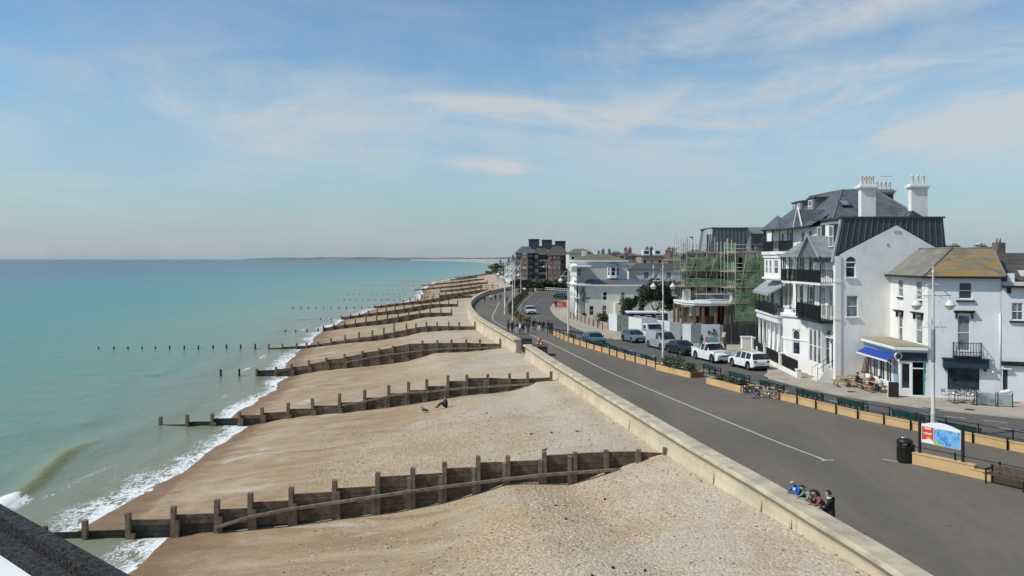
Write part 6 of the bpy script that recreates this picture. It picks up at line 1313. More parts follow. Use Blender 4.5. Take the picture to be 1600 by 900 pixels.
tree((40.6, 200, -.1), 12.5, (5, 4), 'bare reddish brown tree among the far roofs', LEAFB, 1500, .3, seed=21, trunk=.5)
for i, (px, Y, h, r_) in enumerate([(812, 262, 3.6, 3.5), (832, 268, 3.4, 4), (850, 272, 3.0, 4), (868, 268, 3.4, 4), (884, 262, 3.4, 3.4), (900, 250, 3.2, 3), (778, 420, 7, 5), (786, 400, 6, 5)]):
    tree(((px - 800) * Y / F, Y, -.2), h, (r_, r_), ('dark green garden tree at the foot of the brick flats, ' if i < 6 else 'dark tree near the white seafront houses, ') + ('leftmost', 'second from left', 'third from left', 'fourth from left', 'fifth from left', 'rightmost', 'taller one', 'shorter one')[i], LEAFG if i % 2 else LEAFH, 1600, .4, seed=30 + i, group='trees by the far flats')
for i, (x0, x1, ye, yb, Y) in enumerate([(776, 792, 413, 432, 430), (790, 803, 410, 436, 360), (798, 808, 407, 440, 320)]): house(x0, x1, ye, ye - 2.5, yb, Y, 10, WHITE, SLATE, ('farthest white seafront house by the dark tree', 'middle white seafront house', 'white seafront house nearest the brick flats')[i], 1, 2, rows=3)
t = thing('garden_wall', 'white garden wall curving along the far promenade', 'garden wall', (-6, 400, 0)); mb = MB(); wp = [(-8.2, 505), (-5.0, 420), (-.6, 345), (2.4, 300), (4.4, 272)]
for (a, b), (c, d) in zip(wp, wp[1:]): mb.obox((a, b, 0), (c - a, d - b, 0), (.4, .1, 0), (0, 0, 1.5))
mb.build('wall_face', WHITE, t, True)
# hedge that parts promenade from road beyond the crowd
hd = [(2.6, 250), (4.0, 236), (2.2, 212), (.9, 190), (.2, 176), (-.1, 164), (.1, 152), (.5, 146)]
t = thing('hedge', 'long dark hedge between the promenade and the bending road', 'hedge', (0, 180, 0)); mb = MB()
for i, p in enumerate(resample(V2(hd, 0), 46)): foliage(mb, p + UZ * .55, (.75, 1.6, .75), 130, .2, seed=i, shell=.3)
mb.build('foliage', LEAFH, t, True)
for i, (x, y) in enumerate([(.7, 141), (1.0, 137.5), (1.3, 134), (1.6, 131), (2.0, 128), (2.3, 125)]): shrub((x, y, 0), (.6, 1.3, .75), f'yellow flowering shrub in the bed beside the crowd, {("farthest", "second farthest", "third farthest", "third nearest", "second nearest", "nearest")[i]} one', LEAFY if i % 2 == 0 else LEAFH, 320, .12, 'shrubs in the bed by the crowd')
# ------------------------------------------------------------------ far coast
FARL = mat('far_land', (.10, .13, .12), .95, .3, .002); FARB = mat('far_beach', (.30, .285, .25), .95, .1, .002)
def land(name, pts, m, depth=800):
    """low strip of land: (px, y of top, depth)"""
    mb = MB(); P = []
    for px, py, Y in pts: P.append((at(px, py, Y), Vector((at(px, py, Y).x, Y, -4.6))))
    n = len(P); vs = [p[1] for p in P] + [p[0] + Vector((0, 120, 0)) for p in P] + [p[0] + Vector((0, depth, 0)) for p in P] + [Vector((p[1].x, p[1].y + depth * 1.5, -5)) for p in P]
    mb.add(vs, [(k * n + i, k * n + i + 1, (k + 1) * n + i + 1, (k + 1) * n + i) for k in range(3) for i in range(n - 1)]); return struct(name, mb, m)
q = random.Random(4)
land('far_coast', [(380, 404.9, 14000)] + [(400 + 12 * i, 403.6 - 1.2 * abs(math.sin(i * .55)) - 1.0 * math.exp(-((i - 12) / 4.) ** 2) - q.uniform(0, .4), 13000 - 180 * i) for i in range(33)], FARL)
land('far_shore', [(640, 405.2, 9000), (680, 405.0, 6500), (720, 404.8, 4800), (745, 404.8, 3600), (770, 404.6, 2500), (800, 404.6, 2400)], FARB, 150)
land('wooded_coast', [(690, 404.4, 6800), (706, 403.2, 6200), (715, 404.0, 5800), (725, 403.0, 5200), (738, 403.4, 4600), (748, 402.6, 4000), (757, 403.0, 3500), (768, 402.0, 3000), (778, 402.6, 2700), (800, 401.5, 2600), (860, 401.0, 2600), (1000, 400.5, 2600), (1300, 400.5, 2600), (1700, 400, 2600)], FARL)

# ------------------------------------------------------------------ vehicles
def paint(name, col, metal=0.0, rough=.28):
    m = mat(name, col, rough, .04, 1.5, metal=metal, spec=.5); m.node_tree.nodes['Principled BSDF'].inputs['Coat Weight'].default_value = .6; m.node_tree.nodes['Principled BSDF'].inputs['Coat Roughness'].default_value = .06; return m
CARGL = glass('car_glass', (.010, .013, .015), .04); PLAST = mat('dark_plastic', (.02, .02, .021), .6, .15, 5); HEADL = glass('headlight_glass', (.45, .47, .48), .08); TAILL = glass('tail_light', (.22, .012, .010), .15)
PLATEW = mat('number_plate_white', (.75, .75, .72), .5, .03); PLATEY = mat('number_plate_yellow', (.70, .52, .06), .5, .03); SEATM = mat('car_interior', (.03, .03, .032), .9)
def wheel_proto(t, x, y, r, side):
    s = 1 if side > 0 else -1; wd = .21
    mb = MB(); mb.lathe([(r * .60, -wd / 2), (r * .92, -wd / 2), (r, -wd * .3), (r, wd * .3), (r * .92, wd / 2), (r * .60, wd / 2)], 20, (0, 0, 0), axis='y'); w_ = mb.build('wheel', RUBBER, t); w_.location = (x, y, r)
    mb = MB(); mb.lathe([(r * .62, s * wd * .36), (r * .60, s * wd * .50), (r * .50, s * wd * .45), (r * .44, s * wd * .30)], 20, axis='y'); mb.lathe([(r * .16, s * wd * .30), (r * .14, s * wd * .48), (.01, s * wd * .5)], 10, axis='y')
    for k in range(5):
        a = k * 2 * math.pi / 5; c, q = math.cos(a), math.sin(a); mb.obox((c * r * .1 + q * .035, s * wd * .36, q * r * .1 - c * .035), (c * r * .44, 0, q * r * .44), (-q * .07, 0, c * .07), (0, s * .03, 0))
    mb.build('rim', RIM, w_); mb = MB(); mb.lathe([(r * .60, s * wd * .24), (.02, s * wd * .25)], 16, axis='y'); mb.build('brake_disc', PLAST, w_)
def vehicle(label, cat, L, W_, belt, top, wheels, glass_x, side_x, rear_x, col, r=.33, clad=None, group='vehicles parked or driving on the seafront road', name='parked_car', lights=(.68, .80), bed=None, tumble=.26, arch=.07):
    """body lofted along its length; belt and top are (x, z) outlines, x forward, origin on the road under the middle"""
    t = thing(name, label, cat, group=group); N = int(L / .055); xs = [-L / 2 + L * i / N for i in range(N + 1)]; rings = []; R_ = r + arch
    for x in xs:
        e = min(1, (L / 2 - abs(x)) / .42); hw = W_ / 2 * (1 - .16 * (1 - math.sqrt(max(0, 1 - (1 - e) ** 2)))); zb = .21 + .10 * (1 - e) ** 2
        for wx in wheels:
            if abs(x - wx) < R_: zb = max(zb, r + math.sqrt(R_ ** 2 - (x - wx) ** 2))
        zs, zt = table(belt, x), table(top, x); zs = max(zs, zb + .1)
        if zt > zs + .06: wt = hw * .97 - (zt - zs) * tumble; half = [(hw * .95, zb), (hw, zb + (.11 if clad else .04)), (hw * 1.0, lerp(zb, zs, .62)), (hw * .97, zs), (wt, zt - .055), (wt - .10, zt - .008), (0, zt + .012)]
        else: half = [(hw * .95, zb), (hw, zb + (.11 if clad else .04)), (hw * 1.0, lerp(zb, zs, .62)), (hw * .97, zs - .02), (hw * .90, zs + .012), (hw * .6, zs + .035), (0, zs + .05)]
        rings.append([(x, y, z) for y, z in half] + [(x, -y, z) for y, z in reversed(half[:-1])])
    n = len(rings[0]); body, gl = MB(), {}
    for i in range(N):
        xm = (xs[i] + xs[i + 1]) / 2
        for j in range(n - 1):
            q = (rings[i][j], rings[i + 1][j], rings[i + 1][j + 1], rings[i][j + 1]); key = None
            if j in (3, n - 5):
                for k, (a, b) in enumerate(side_x):
                    if a < xm < b and table(top, xm) > table(belt, xm) + .16: key = ('side_window', k, j)
            if j in (4, 5, n - 7, n - 6):
                if glass_x[0] < xm < glass_x[1]: key = ('windscreen', 0, 0)
                elif rear_x and rear_x[0] < xm < rear_x[1]: key = ('rear_window', 0, 0)
            (gl.setdefault(key, MB()) if key else body).add(q, ((0, 1, 2, 3),), 1 if (not key and j in (0, n - 2)) else 0, True)
        body.add((rings[i][0], rings[i][-1], rings[i + 1][-1], rings[i + 1][0]), ((0, 1, 2, 3),), 1)
    body.add(rings[0], (tuple(range(n)),), 0); body.add(rings[-1], (tuple(range(n - 1, -1, -1)),), 0)
    body.build('body', [col, clad or PLAST], t)
    for (nm, k, j), mb in sorted(gl.items()): mb.build(nm, CARGL, t)
    for wx in wheels:
        for s in (-1, 1): wheel_proto(t, wx, s * (W_ / 2 - .115), r, s)
    hl = table(belt, L / 2 - .12)
    for s in (-1, 1):
        mb = MB(); mb.obox((L / 2 - .24, s * W_ * .33 - .14, hl - .16), (.20, 0, 0), (0, .30, 0), (0, 0, .13)); mb.build('headlight', HEADL, t)
        mb = MB(); mb.obox((-L / 2 - .004, s * W_ * .36 - .14, lights[0] + .08), (.10, 0, 0), (0, .28, 0), (0, 0, .17)); mb.build('tail_light', TAILL, t)
        mb = MB(); mx = glass_x[0] - .02 + .2; mz = table(belt, mx) + .10; mb.ball((mx, s * (W_ / 2 + .07), mz), (.06, .10, .065), 8); mb.build('mirror', col if clad else PLAST, t)
    mb = MB(); mb.obox((L / 2 - .02, -W_ * .36, .26), (.05, 0, 0), (0, W_ * .72, 0), (0, 0, .16)); mb.build('bumper', PLAST, t)
    mb = MB(); mb.obox((L / 2 - .03, -W_ * .24, hl - .18), (.05, 0, 0), (0, W_ * .48, 0), (0, 0, .11)); mb.build('grille', PLAST, t)
    mb = MB(); mb.obox((-L / 2 - .02, -W_ * .40, .28), (.05, 0, 0), (0, W_ * .8, 0), (0, 0, .2)); mb.build('bumper', PLAST, t)
    mb = MB(); mb.obox((L / 2 + .02, -.26, .34), (.02, 0, 0), (0, .52, 0), (0, 0, .11)); mb.build('number_plate', PLATEW, t); mb = MB(); mb.obox((-L / 2 - .035, -.26, .60), (.02, 0, 0), (0, .52, 0), (0, 0, .11)); mb.build('number_plate', PLATEY, t)
    for s in (-1, 1):
        for a, b in side_x[:2]: mb = MB(); mb.obox((a + .06, s * W_ / 2 * .985 - .01, table(belt, a) - .13), (.16, 0, 0), (0, .02, 0), (0, 0, .03)); mb.build('door_handle', col, t)
        for a, b in side_x: mb = MB(); mb.obox((a - .03, s * (W_ / 2 * 1.0) - .004, .36), (.012, 0, 0), (0, .006, 0), (0, 0, table(belt, a) - .50)); mb.build('door_gap', PLAST, t)
    return t
def drive(t, p, heading): t.location = p; t.rotation_euler = (0, 0, heading); return t
RZ = -.111
HD_ = math.atan2(-.963, .268)                                           # nose towards the camera
def mid2(a, b): return ((a[0] + b[0]) / 2, (a[1] + b[1]) / 2)
WHP, SILV, BLKP, BLUEG, TEAL, GREYP = paint('white_car_paint', (.78, .78, .77)), paint('silver_car_paint', (.40, .44, .48), .3), paint('black_car_paint', (.012, .013, .016)), paint('blue_grey_car_paint', (.16, .22, .28), .3), paint('teal_car_paint', (.05, .13, .16), .2), paint('grey_car_paint', (.10, .105, .115), .3)
HB = [(-2.2, .72), (-2.05, .95), (-1.0, .98), (.6, .95), (1.15, .93), (1.95, .80), (2.2, .62)]
suv = vehicle('white estate car with black roof edge parked nose away at the end of the row', 'car', 4.5, 1.84, [(-2.25, .80), (-2.1, 1.05), (0, 1.02), (1.0, 1.0), (2.0, .90), (2.25, .66)], [(-2.25, .8), (-2.13, 1.06), (-1.92, 1.54), (-1.2, 1.64), (0, 1.66), (.45, 1.58), (1.15, 1.02), (2.25, .6)], (-1.38, 1.36), (.45, 1.13), [(-1.75, -.95), (-.88, -.12), (-.05, .72)], (-2.12, -1.93), WHP, .35, clad=PLAST)
drive(suv, (21.93, 77.2, RZ), HD_ + math.pi)
pick = vehicle('white double cab pickup truck parked facing the camera', 'pickup truck', 5.3, 1.9, [(-2.65, 1.02), (-2.5, 1.08), (-.75, 1.08), (.9, 1.10), (2.3, 1.04), (2.65, .8)], [(-2.65, .9), (-.95, 1.08), (-.78, 1.15), (-.62, 1.74), (0, 1.80), (.45, 1.74), (1.15, 1.12), (2.65, .8)], (-1.62, 1.66), (.42, 1.13), [(-.62, .02), (.10, .80)], (-.80, -.62), WHP, .40, name='pickup_truck')
mb = MB(); mb.obox((-2.5, -.78, 1.10), (1.6, 0, 0), (0, 1.56, 0), (0, 0, .035)); mb.build('bed_liner', PLAST, pick); 
for s in (-1, 1): mb = MB(); mb.obox((-2.6, s * .86 - .05, 1.09), (1.75, 0, 0), (0, .1, 0), (0, 0, .13)); mb.build('bed_side', WHP, pick)
mb = MB(); mb.obox((-2.64, -.85, 1.05), (.08, 0, 0), (0, 1.7, 0), (0, 0, .17)); mb.build('tailgate', WHP, pick)
drive(pick, (19.55 + .35, 82.9, RZ), HD_)
blk_ = vehicle('black saloon car parked facing the camera behind the white pickup', 'car', 4.6, 1.82, HB, [(-2.3, .7), (-1.9, .98), (-1.3, 1.32), (-.6, 1.45), (0, 1.46), (.4, 1.38), (1.2, .95), (2.3, .6)], (-1.4, 1.38), (.42, 1.18), [(-1.35, -.72), (-.64, .04), (.12, .78)], (-1.88, -1.3), BLKP, .33)
drive(blk_, (17.15 + .95, 88.8, RZ), HD_)
van = vehicle('silver grey panel van parked between the black saloon and blue grey car', 'van', 5.1, 1.92, [(-2.55, 1.1), (0, 1.15), (1.3, 1.12), (2.2, 1.02), (2.55, .75)], [(-2.55, 1.1), (-2.5, 1.85), (-2.3, 1.97), (.5, 1.97), (.85, 1.88), (1.75, 1.12), (2.55, .8)], (-1.55, 1.62), (.85, 1.70), [(.35, 1.05)], (-2.5, -2.42), SILV, .34, name='parked_van', tumble=.13)
drive(van, (16.05 + .95, 94.5, RZ), HD_)
hat = vehicle('blue grey hatchback parked first in the row beyond the silver van', 'car', 4.2, 1.8, [(x * .95, z) for x, z in HB], [(-2.1, .75), (-2.0, 1.0), (-1.72, 1.42), (-.6, 1.54), (0, 1.54), (.4, 1.45), (1.1, .96), (2.1, .6)], (-1.28, 1.3), (.42, 1.08), [(-1.5, -.72), (-.64, .04), (.12, .74)], (-1.98, -1.74), BLUEG, .32)
drive(hat, (14.05 + .85, 101.9, RZ), HD_)
teal = vehicle('teal grey car driving past behind the low wall railing', 'car', 4.2, 1.78, [(x * .95, z) for x, z in HB], [(-2.1, .75), (-2.0, 1.0), (-1.6, 1.36), (-.6, 1.46), (0, 1.46), (.4, 1.38), (1.1, .96), (2.1, .6)], (-1.28, 1.3), (.42, 1.08), [(-1.4, -.72), (-.64, .04), (.12, .74)], (-1.98, -1.62), TEAL, .32, name='moving_car')
drive(teal, (9.75, 98.8, RZ), HD_ - .06)
sil = copy_tree(hat); drive(tag(sil, 'pale silver hatchback driving towards the camera round the bend'), (3.35, 154, RZ), -math.pi / 2 + .12); sil.name = 'moving_car'
for o in CH[sil.name] if sil.name in CH else []: pass
def recolour(t, col):
    for o in [o for o in bpy.data.objects if o.parent is t]:
        if o.data and len(o.data.materials) and o.name.split('.')[0] in ('body', 'door_handle', 'mirror') and o.data.materials[0] is not PLAST: o.data = o.data.copy(); o.data.materials[0] = col
recolour(sil, paint('pale_silver_paint', (.58, .62, .63), .2))
far1 = copy_tree(blk_); drive(tag(far1, 'dark car waiting near the side road beyond the red sign'), (12.6, 213, RZ), HD_ + .35)
far2 = copy_tree(hat); drive(tag(far2, 'grey car parked behind the white railing at the foot of the flats'), (14.8, 262, 0), .3); recolour(far2, GREYP)
far3 = copy_tree(suv); drive(tag(far3, 'dark parked car next to the white building by the flats'), (21, 255, 0), .2); recolour(far3, BLKP)
lor = thing('lorry', 'white box lorry with pale cab standing before the green mesh hoarding', 'lorry', (17.0, 105.2, RZ), HD_, 'vehicles parked or driving on the seafront road')
mb = MB(); mb.obox((-3.2, -1.05, .9), (4.1, 0, 0), (0, 2.1, 0), (0, 0, 1.75)); mb.build('box_body', WHP, lor)
mb = MB(); mb.extr([(1.0, -1.0, .45), (2.55, -1.0, .45), (2.6, -1.0, 1.15), (2.2, -1.0, 2.1), (1.0, -1.0, 2.15)], (0, 2.0, 0)); mb.build('cab', WHP, lor)
mb = MB(); mb.obox((2.60, -.85, 1.22), (-.36, 0, .82), (0, 1.7, 0), (.03, 0, .015)); mb.build('windscreen', CARGL, lor)
for s in (-1, 1):
    mb = MB(); mb.obox((1.3, s * 1.005 - .01, 1.25), (.85, 0, 0), (0, .02, 0), (-.1, 0, .68)); mb.build('side_window', CARGL, lor); mb = MB(); mb.obox((2.2, s * 1.2 - .1, 1.2), (.06, 0, 0), (0, .2, 0), (0, 0, .45)); mb.build('mirror', WHP, lor)
    for x in (-2.2, 1.75): wheel_proto(lor, x, s * .88, .38, s)
    mb = MB(); mb.obox((2.52, s * .75 - .15, .6), (.1, 0, 0), (0, .3, 0), (0, 0, .18)); mb.build('headlight', HEADL, lor)
mb = MB(); mb.obox((-3.2, -.5, .55), (5.5, 0, 0), (0, 1.0, 0), (0, 0, .3)); mb.build('chassis', PLAST, lor)

# ------------------------------------------------------------------ lamp posts
def lamp_proto():
    t = thing('lamp_post', 'lamp', 'lamp post')
    mb = MB(); mb.lathe([(.17, 0), (.17, .1), (.13, .2), (.125, 1.2), (.145, 1.25), (.105, 1.35), (.10, 4.0), (.11, 4.05), (.085, 4.15), (.072, 7.9), (.06, 8.3), (.045, 9.2), (.06, 9.25), (.03, 9.4), (.01, 9.65)], 12); mb.build('column', LAMP, t)
    for z, l in ((7.95, 1.0),):
        mb = MB(); mb.tube([(-l, 0, z), (l, 0, z)], .035, 6); mb.build('cross_arm', LAMP, t)
    for s in (-1, 1):
        mb = MB(); mb.tube([(s * .1, 0, 8.6), (s * .35, 0, 8.55), (s * .55, 0, 8.25), (s * .85, 0, 8.0)], .025, 6)
        mb.tube([(s * (.40 + .15 * math.cos(a)), 0, 7.72 + .15 * math.sin(a)) for a in [i * .55 for i in range(11)]], .018, 5); mb.build('scroll_bracket', LAMP, t)
        mb = MB(); mb.tube([(s * .95, 0, 7.95), (s * .95, 0, 7.7)], .03, 6); mb.lathe([(.05, 7.72), (.17, 7.6), (.30, 7.42), (.32, 7.36), (.26, 7.34)], 12, (s * .95, 0, 0)); la = mb.build('lantern_hood', LAMP, t)
        mb = MB(); mb.lathe([(.25, 7.34), (.22, 7.22), (.12, 7.14), (.02, 7.12)], 12, (s * .95, 0, 0)); mb.build('lantern_glass', LAMPGL, la)
    mb = MB(); mb.tube([(-.28, 0, 9.05), (.28, 0, 9.05)], .02, 5); mb.ball((0, 0, 9.3), .08, 8); mb.build('finial_bar', LAMP, t)
    return t
lamp0 = lamp_proto()
L1 = lamp0; LY = 47.2
lamps = [(1458, LY, 'tall cream lamp post with two lanterns behind the map board', 0), (1036, 79.0, 'tall cream lamp post with curling light motif at the end of the planters', .1), (888, 100.9, 'cream lamp post on the low wall beside the teal car', .15), (854, 276, 'far lamp post in front of the brick flats', .2), (789, 150, 'thick pale lamp post standing on the promenade near the bend', .2),
         (801, 133, 'lamp post by the flowering bed beyond the crowd', .2), (804.3, 203, 'lamp post at the start of the dark hedge', .3), (814, 241, 'lamp post behind the middle of the hedge', .3), (816.8, 300, 'slim far lamp post before the white houses', .3), (825.5, 333, 'farthest lamp post on the white garden wall', .3)]
for i, (px, Y, lab, rz) in enumerate(lamps):
    o = lamp0 if i == 0 else copy_tree(lamp0); place(o, ((px - 800) * Y / F, Y, 0), rz, lab, 'cream lamp posts along the seafront')
    if i == 4: o.scale = (1.3, 1.3, .98)
mb = MB(); mb.lathe([(.10, 4.15), (.115, 4.2), (.115, 6.0), (.10, 6.1)], 10); mb.build('banner_sleeve', STEELG, lamp0)
mb = MB(); mb.tube([(-.75, 0, 6.15), (.75, 0, 6.15)], .02, 5); mb.build('motif_bar', LAMP, lamp0)
for s in (-1, 1): mb = MB(); mb.tube([(s * (.25 + i * .06), 0, 6.15 + .28 * math.sin(i * .8)) for i in range(9)], .018, 5); mb.build('motif_scroll', LAMP, lamp0)
l2 = [o for o in bpy.data.objects if o.name.startswith('lamp_post') and o.get('label', '').startswith('tall cream lamp post with curling')][0]
for k in range(4):
    mb = MB(); c = (-.45, 4.2 + k * .55); mb.tube([(c[0] + .38 * math.cos(a) * (1 - a * .06), 0, c[1] + .32 * math.sin(a) * (1 - a * .06)) for a in [i * .5 + k for i in range(13)]], .022, 5); mb.build('light_motif', STEELG, l2)

# ------------------------------------------------------------------ promenade things
t = thing('litter_bin', 'round black litter bin with domed top beside the map board', 'bin', (19.35, 41.0, 0))
mb = MB(); mb.lathe([(.30, 0), (.34, .03), (.35, .1), (.36, .78), (.37, .8)], 20); mb.build('drum', BINB, t)
for i in range(20): a = i * math.pi / 10; mb = MB(); mb.obox((math.cos(a) * .352 - .012, math.sin(a) * .352 - .012, .1), (.024, 0, 0), (0, .024, 0), (0, 0, .64)); mb.build('rib', BINB, t)
mb = MB(); mb.lathe([(.38, .98), (.385, 1.06), (.30, 1.15), (.14, 1.19), (.01, 1.2)], 20); hd2 = mb.build('hood', BINB, t)
for i in range(4): a = .5 + i * math.pi / 2; mb = MB(); mb.obox((math.cos(a) * .33 - .07, math.sin(a) * .33 - .07, .78), (.14, 0, 0), (0, .14, 0), (0, 0, .22)); mb.build('hood_post', BINB, t)
mb = MB(); mb.lathe([(.30, .66), (.31, .70)], 16); mb.build('liner', DARK, t); mb = MB(); mb.ball((-.05, -.02, 1.21), (.14, .10, .05), 8); mb.build('stub_plate', ALU, t)
t = thing('map_board', 'blue and red town map board with white arched top on two black posts', 'sign', (20.4, 39.7, 0)); pl, pr = Vector((19.85, 40.5, 0)), Vector((20.95, 38.65, 0)); bu = (pr - pl).normalized(); bn_ = Vector((bu.y, -bu.x, 0))
for p, h in ((pl, 2.36), (pr, 2.30)): mb = MB(); mb.obox(p - bu * .05 - bn_ * .05, bu * .1, bn_ * .1, UZ * h); mb.build('post', BLACK, t, True)
BL = (pr - pl).length; o0 = pl + bu * .10 - bn_ * .02; bw = BL - .2
mb = MB(); mb.obox(o0 + UZ * 1.12, bu * bw, bn_ * .05, UZ * .78); mb.build('panel', SIGNW, t, True)
pts = [o0 + UZ * 1.90] + [o0 + bu * bw * i / 10 + UZ * (1.90 + .10 + .20 * math.sin(math.pi * i / 10)) for i in range(11)] + [o0 + bu * bw + UZ * 1.90]
mb = MB(); mb.extr(list(reversed(pts)), bn_ * .05); mb.build('arched_top', SIGNW, t, True)
MAPB = bpy.data.materials.new('printed_town_map'); MAPB.use_nodes = True; tm = NT(MAPB.node_tree); pb_ = tm.n['Principled BSDF']; P_ = pos(tm)
v_ = tm.node('ShaderNodeTexVoronoi', feature='DISTANCE_TO_EDGE', inp={'Vector': P_, 'Scale': 6.5}); n_ = tm.noise(P_, 3.2, 4, .6)
c = tm.mix(tm.smooth(n_, .44, .5), (.05, .26, .62), (.14, .42, .74)); c = tm.mix(tm.math('MULTIPLY', tm.math('SUBTRACT', 1.0, tm.smooth(v_.outputs['Distance'], .01, .03)), tm.smooth(n_, .38, .46)), c, (.62, .66, .70)); c = tm.mix(tm.smooth(tm.noise(P_, 9, 2), .66, .70), c, (.55, .16, .35)); tm.l.new(c, pb_.inputs['Base Color']); pb_.inputs['Roughness'].default_value = .35
q0 = o0 + bn_ * .052
def decal(name, m, u0, u1, z0, z1, k=0): mb = MB(); mb.obox(q0 + bn_ * .004 * k + bu * u0 * bw + UZ * z0, bu * (u1 - u0) * bw, bn_ * .003, UZ * (z1 - z0)); return mb.build(name, m, t, True)
decal('red_panel', SIGNR, .015, .32, 1.22, 1.91); decal('map_print', MAPB, .33, .985, 1.14, 1.91)
mb = MB(); mb.poly([q0 + bn_ * .006 + bu * .33 * bw + UZ * 1.145, q0 + bn_ * .006 + bu * .62 * bw + UZ * 1.145, q0 + bn_ * .006 + bu * .45 * bw + UZ * 1.26, q0 + bn_ * .006 + bu * .33 * bw + UZ * 1.34]); mb.build('map_land', mat('map_lime', (.42, .58, .06), .4, .1), t, True)
for i, (u0, u1, z, h) in enumerate([(.09, .15, 1.80, .07), (.155, .20, 1.80, .07), (.205, .255, 1.80, .07), (.06, .12, 1.60, .035), (.13, .19, 1.60, .035), (.20, .28, 1.60, .035), (.08, .16, 1.54, .03), (.17, .26, 1.54, .03)]): decal('text_mark', SIGNW, u0, u1, z, z + h, 1)
mb = MB(); mb.poly([q0 + bn_ * .006 + bu * u_ * bw + UZ * z for u_, z in ((.015, 1.14), (.32, 1.14), (.32, 1.25), (.27, 1.34), (.21, 1.36), (.15, 1.33), (.10, 1.29), (.015, 1.26))]); mb.build('white_emblem', SIGNW, t, True)
mb = MB(); mb.poly([q0 + bn_ * .008 + bu * u_ * bw + UZ * z for u_, z in ((.12, 1.36), (.26, 1.36), (.24, 1.44), (.17, 1.45))]); mb.build('orange_emblem', mat('sign_orange', (.8, .35, .2), .4, .05), t, True)
mb = MB(); mb.obox((20.15, 40.75, 0.003), (.3, -.12, 0), (-.05, -.12, 0), (0, 0, .05)); tag(mb.build('kerb_block', PAVE), 'small pale stone block at the foot of the map board', 'block')
# bicycles
def bike_proto(col):
    t = thing('bicycle', 'bicycle', 'bicycle'); r = .34
    for x in (-.52, .52):
        mb = MB(); mb.tube([(x + r * math.cos(a), 0, r + r * math.sin(a)) for a in [i * math.pi / 12 for i in range(24)]], .021, 6, closed=True); w_ = mb.build('wheel', RUBBER, t)
        mb = MB(); mb.tube([(x + (r - .03) * math.cos(a), 0, r + (r - .03) * math.sin(a)) for a in [i * math.pi / 10 for i in range(20)]], .010, 5, closed=True)
        for k in range(8): a = k * math.pi / 4; mb.tube([(x, 0, r), (x + (r - .03) * math.cos(a), 0, r + (r - .03) * math.sin(a))], .003, 4)
        mb.build('rim', ALU, w_)
    mb = MB(); bb, st, hd_, rr, fr = (-.05, 0, .30), (-.2, 0, .80), (.36, 0, .82), (-.52, 0, .34), (.52, 0, .34)
    for a, b in ((bb, st), (st, hd_), (bb, (.38, 0, .72)), (bb, rr), (rr, (-.19, 0, .76)), ((.34, 0, .90), fr)): mb.tube([a, b], .018, 6)
    mb.build('frame', col, t)
    mb = MB(); mb.tube([(.32, -.28, .98), (.36, -.1, 1.0), (.33, 0, .98), (.36, .1, 1.0), (.32, .28, .98)], .014, 6); mb.tube([(.33, 0, .98), (.34, 0, .9)], .016, 6); mb.build('handlebar', ALU, t)
    mb = MB(); mb.tube([(-.34, 0, .93), (-.22, 0, .945), (-.08, 0, .92)], [.07, .055, .02], 8); mb.tube([(-.2, 0, .8), (-.22, 0, .93)], .014, 6); mb.build('saddle', BLACK, t)
    mb = MB(); mb.lathe([(.09, -.03), (.09, -.02)], 12, (-.05, 0, .30), axis='y'); mb.tube([(-.05, -.05, .3), (.06, -.05, .18)], .01, 5); mb.tube([(-.05, .05, .3), (-.16, .05, .42)], .01, 5); mb.build('crank', ALU, t)
    return t
bk = [bike_proto(mat('bike_cream', (.55, .52, .44), .4, .05)), bike_proto(mat('bike_black', (.03, .03, .035), .4, .05)), bike_proto(mat('bike_red', (.25, .02, .02), .4, .05))]
for i, (x, y, rz, k, lab) in enumerate([(17.55, 61.15, -.75, 1, 'black bicycle parked nearest the planter end'), (18.05, 60.4, 2.3, 0, 'cream bicycle second from the planter'), (18.45, 59.75, -.95, 0, 'cream bicycle in the middle of the parked row'), (18.95, 59.3, 2.2, 1, 'black bicycle parked at the right end of the row'), (2.35, 89.3, .2, 2, 'red bicycle leaning by the dark box at the sea wall gap')]):
    o = bk[k] if i in (0, 1, 4) else copy_tree(bk[k]); place(o, (x, y, 0), rz, lab, 'bicycles parked on the promenade'); o.rotation_euler = (.10 if i % 2 else -.08, 0, rz)
mb = MB(); o = thing('basket', 'pale wicker basket on the second cream bicycle', 'basket', (18.75, 59.55, .62)); mb.lathe([(.13, 0), (.18, .24)], 10); mb.build('body', WOODL, o)
# dark boxes at the gap in the sea wall
for i, (x, y, sx, sy, h, lab) in enumerate([(1.62, 92.2, 1.15, 2.2, 1.25, 'dark timber planter box at the end of the far sea wall'), (2.9, 86.8, 1.5, 2.4, .95, 'dark timber planter box at the gap of the near sea wall')]):
    t = thing('planter_box', lab, 'planter', (x, y, 0))
    for k in range(4): mb = MB(); mb.obox((-sx / 2, -sy / 2, h * k / 4 + .01), (sx, 0, 0), (0, sy, 0), (0, 0, h / 4 - .02)); mb.build('board', WOOD, t)
    mb = MB(); mb.obox((-sx / 2 - .05, -sy / 2 - .05, h), (sx + .1, 0, 0), (0, sy + .1, 0), (0, 0, .06)); mb.build('lid', ZINC, t)
t = thing('lifebuoy', 'red and white lifebuoy standing on the dark box by the sea wall', 'lifebuoy', (2.9, 86.9, 1.37)); mb = MB(); mb.tube([(.28 * math.cos(a), 0, .28 * math.sin(a)) for a in [i * math.pi / 10 for i in range(20)]], .075, 8, closed=True); mb.build('ring', SIGNR, t)
for k in range(4): a = k * math.pi / 2 + .5; mb = MB(); mb.tube([(.28 * math.cos(a - .18), 0, .28 * math.sin(a - .18)), (.28 * math.cos(a + .18), 0, .28 * math.sin(a + .18))], .08, 8); mb.build('white_band', SIGNW, t)
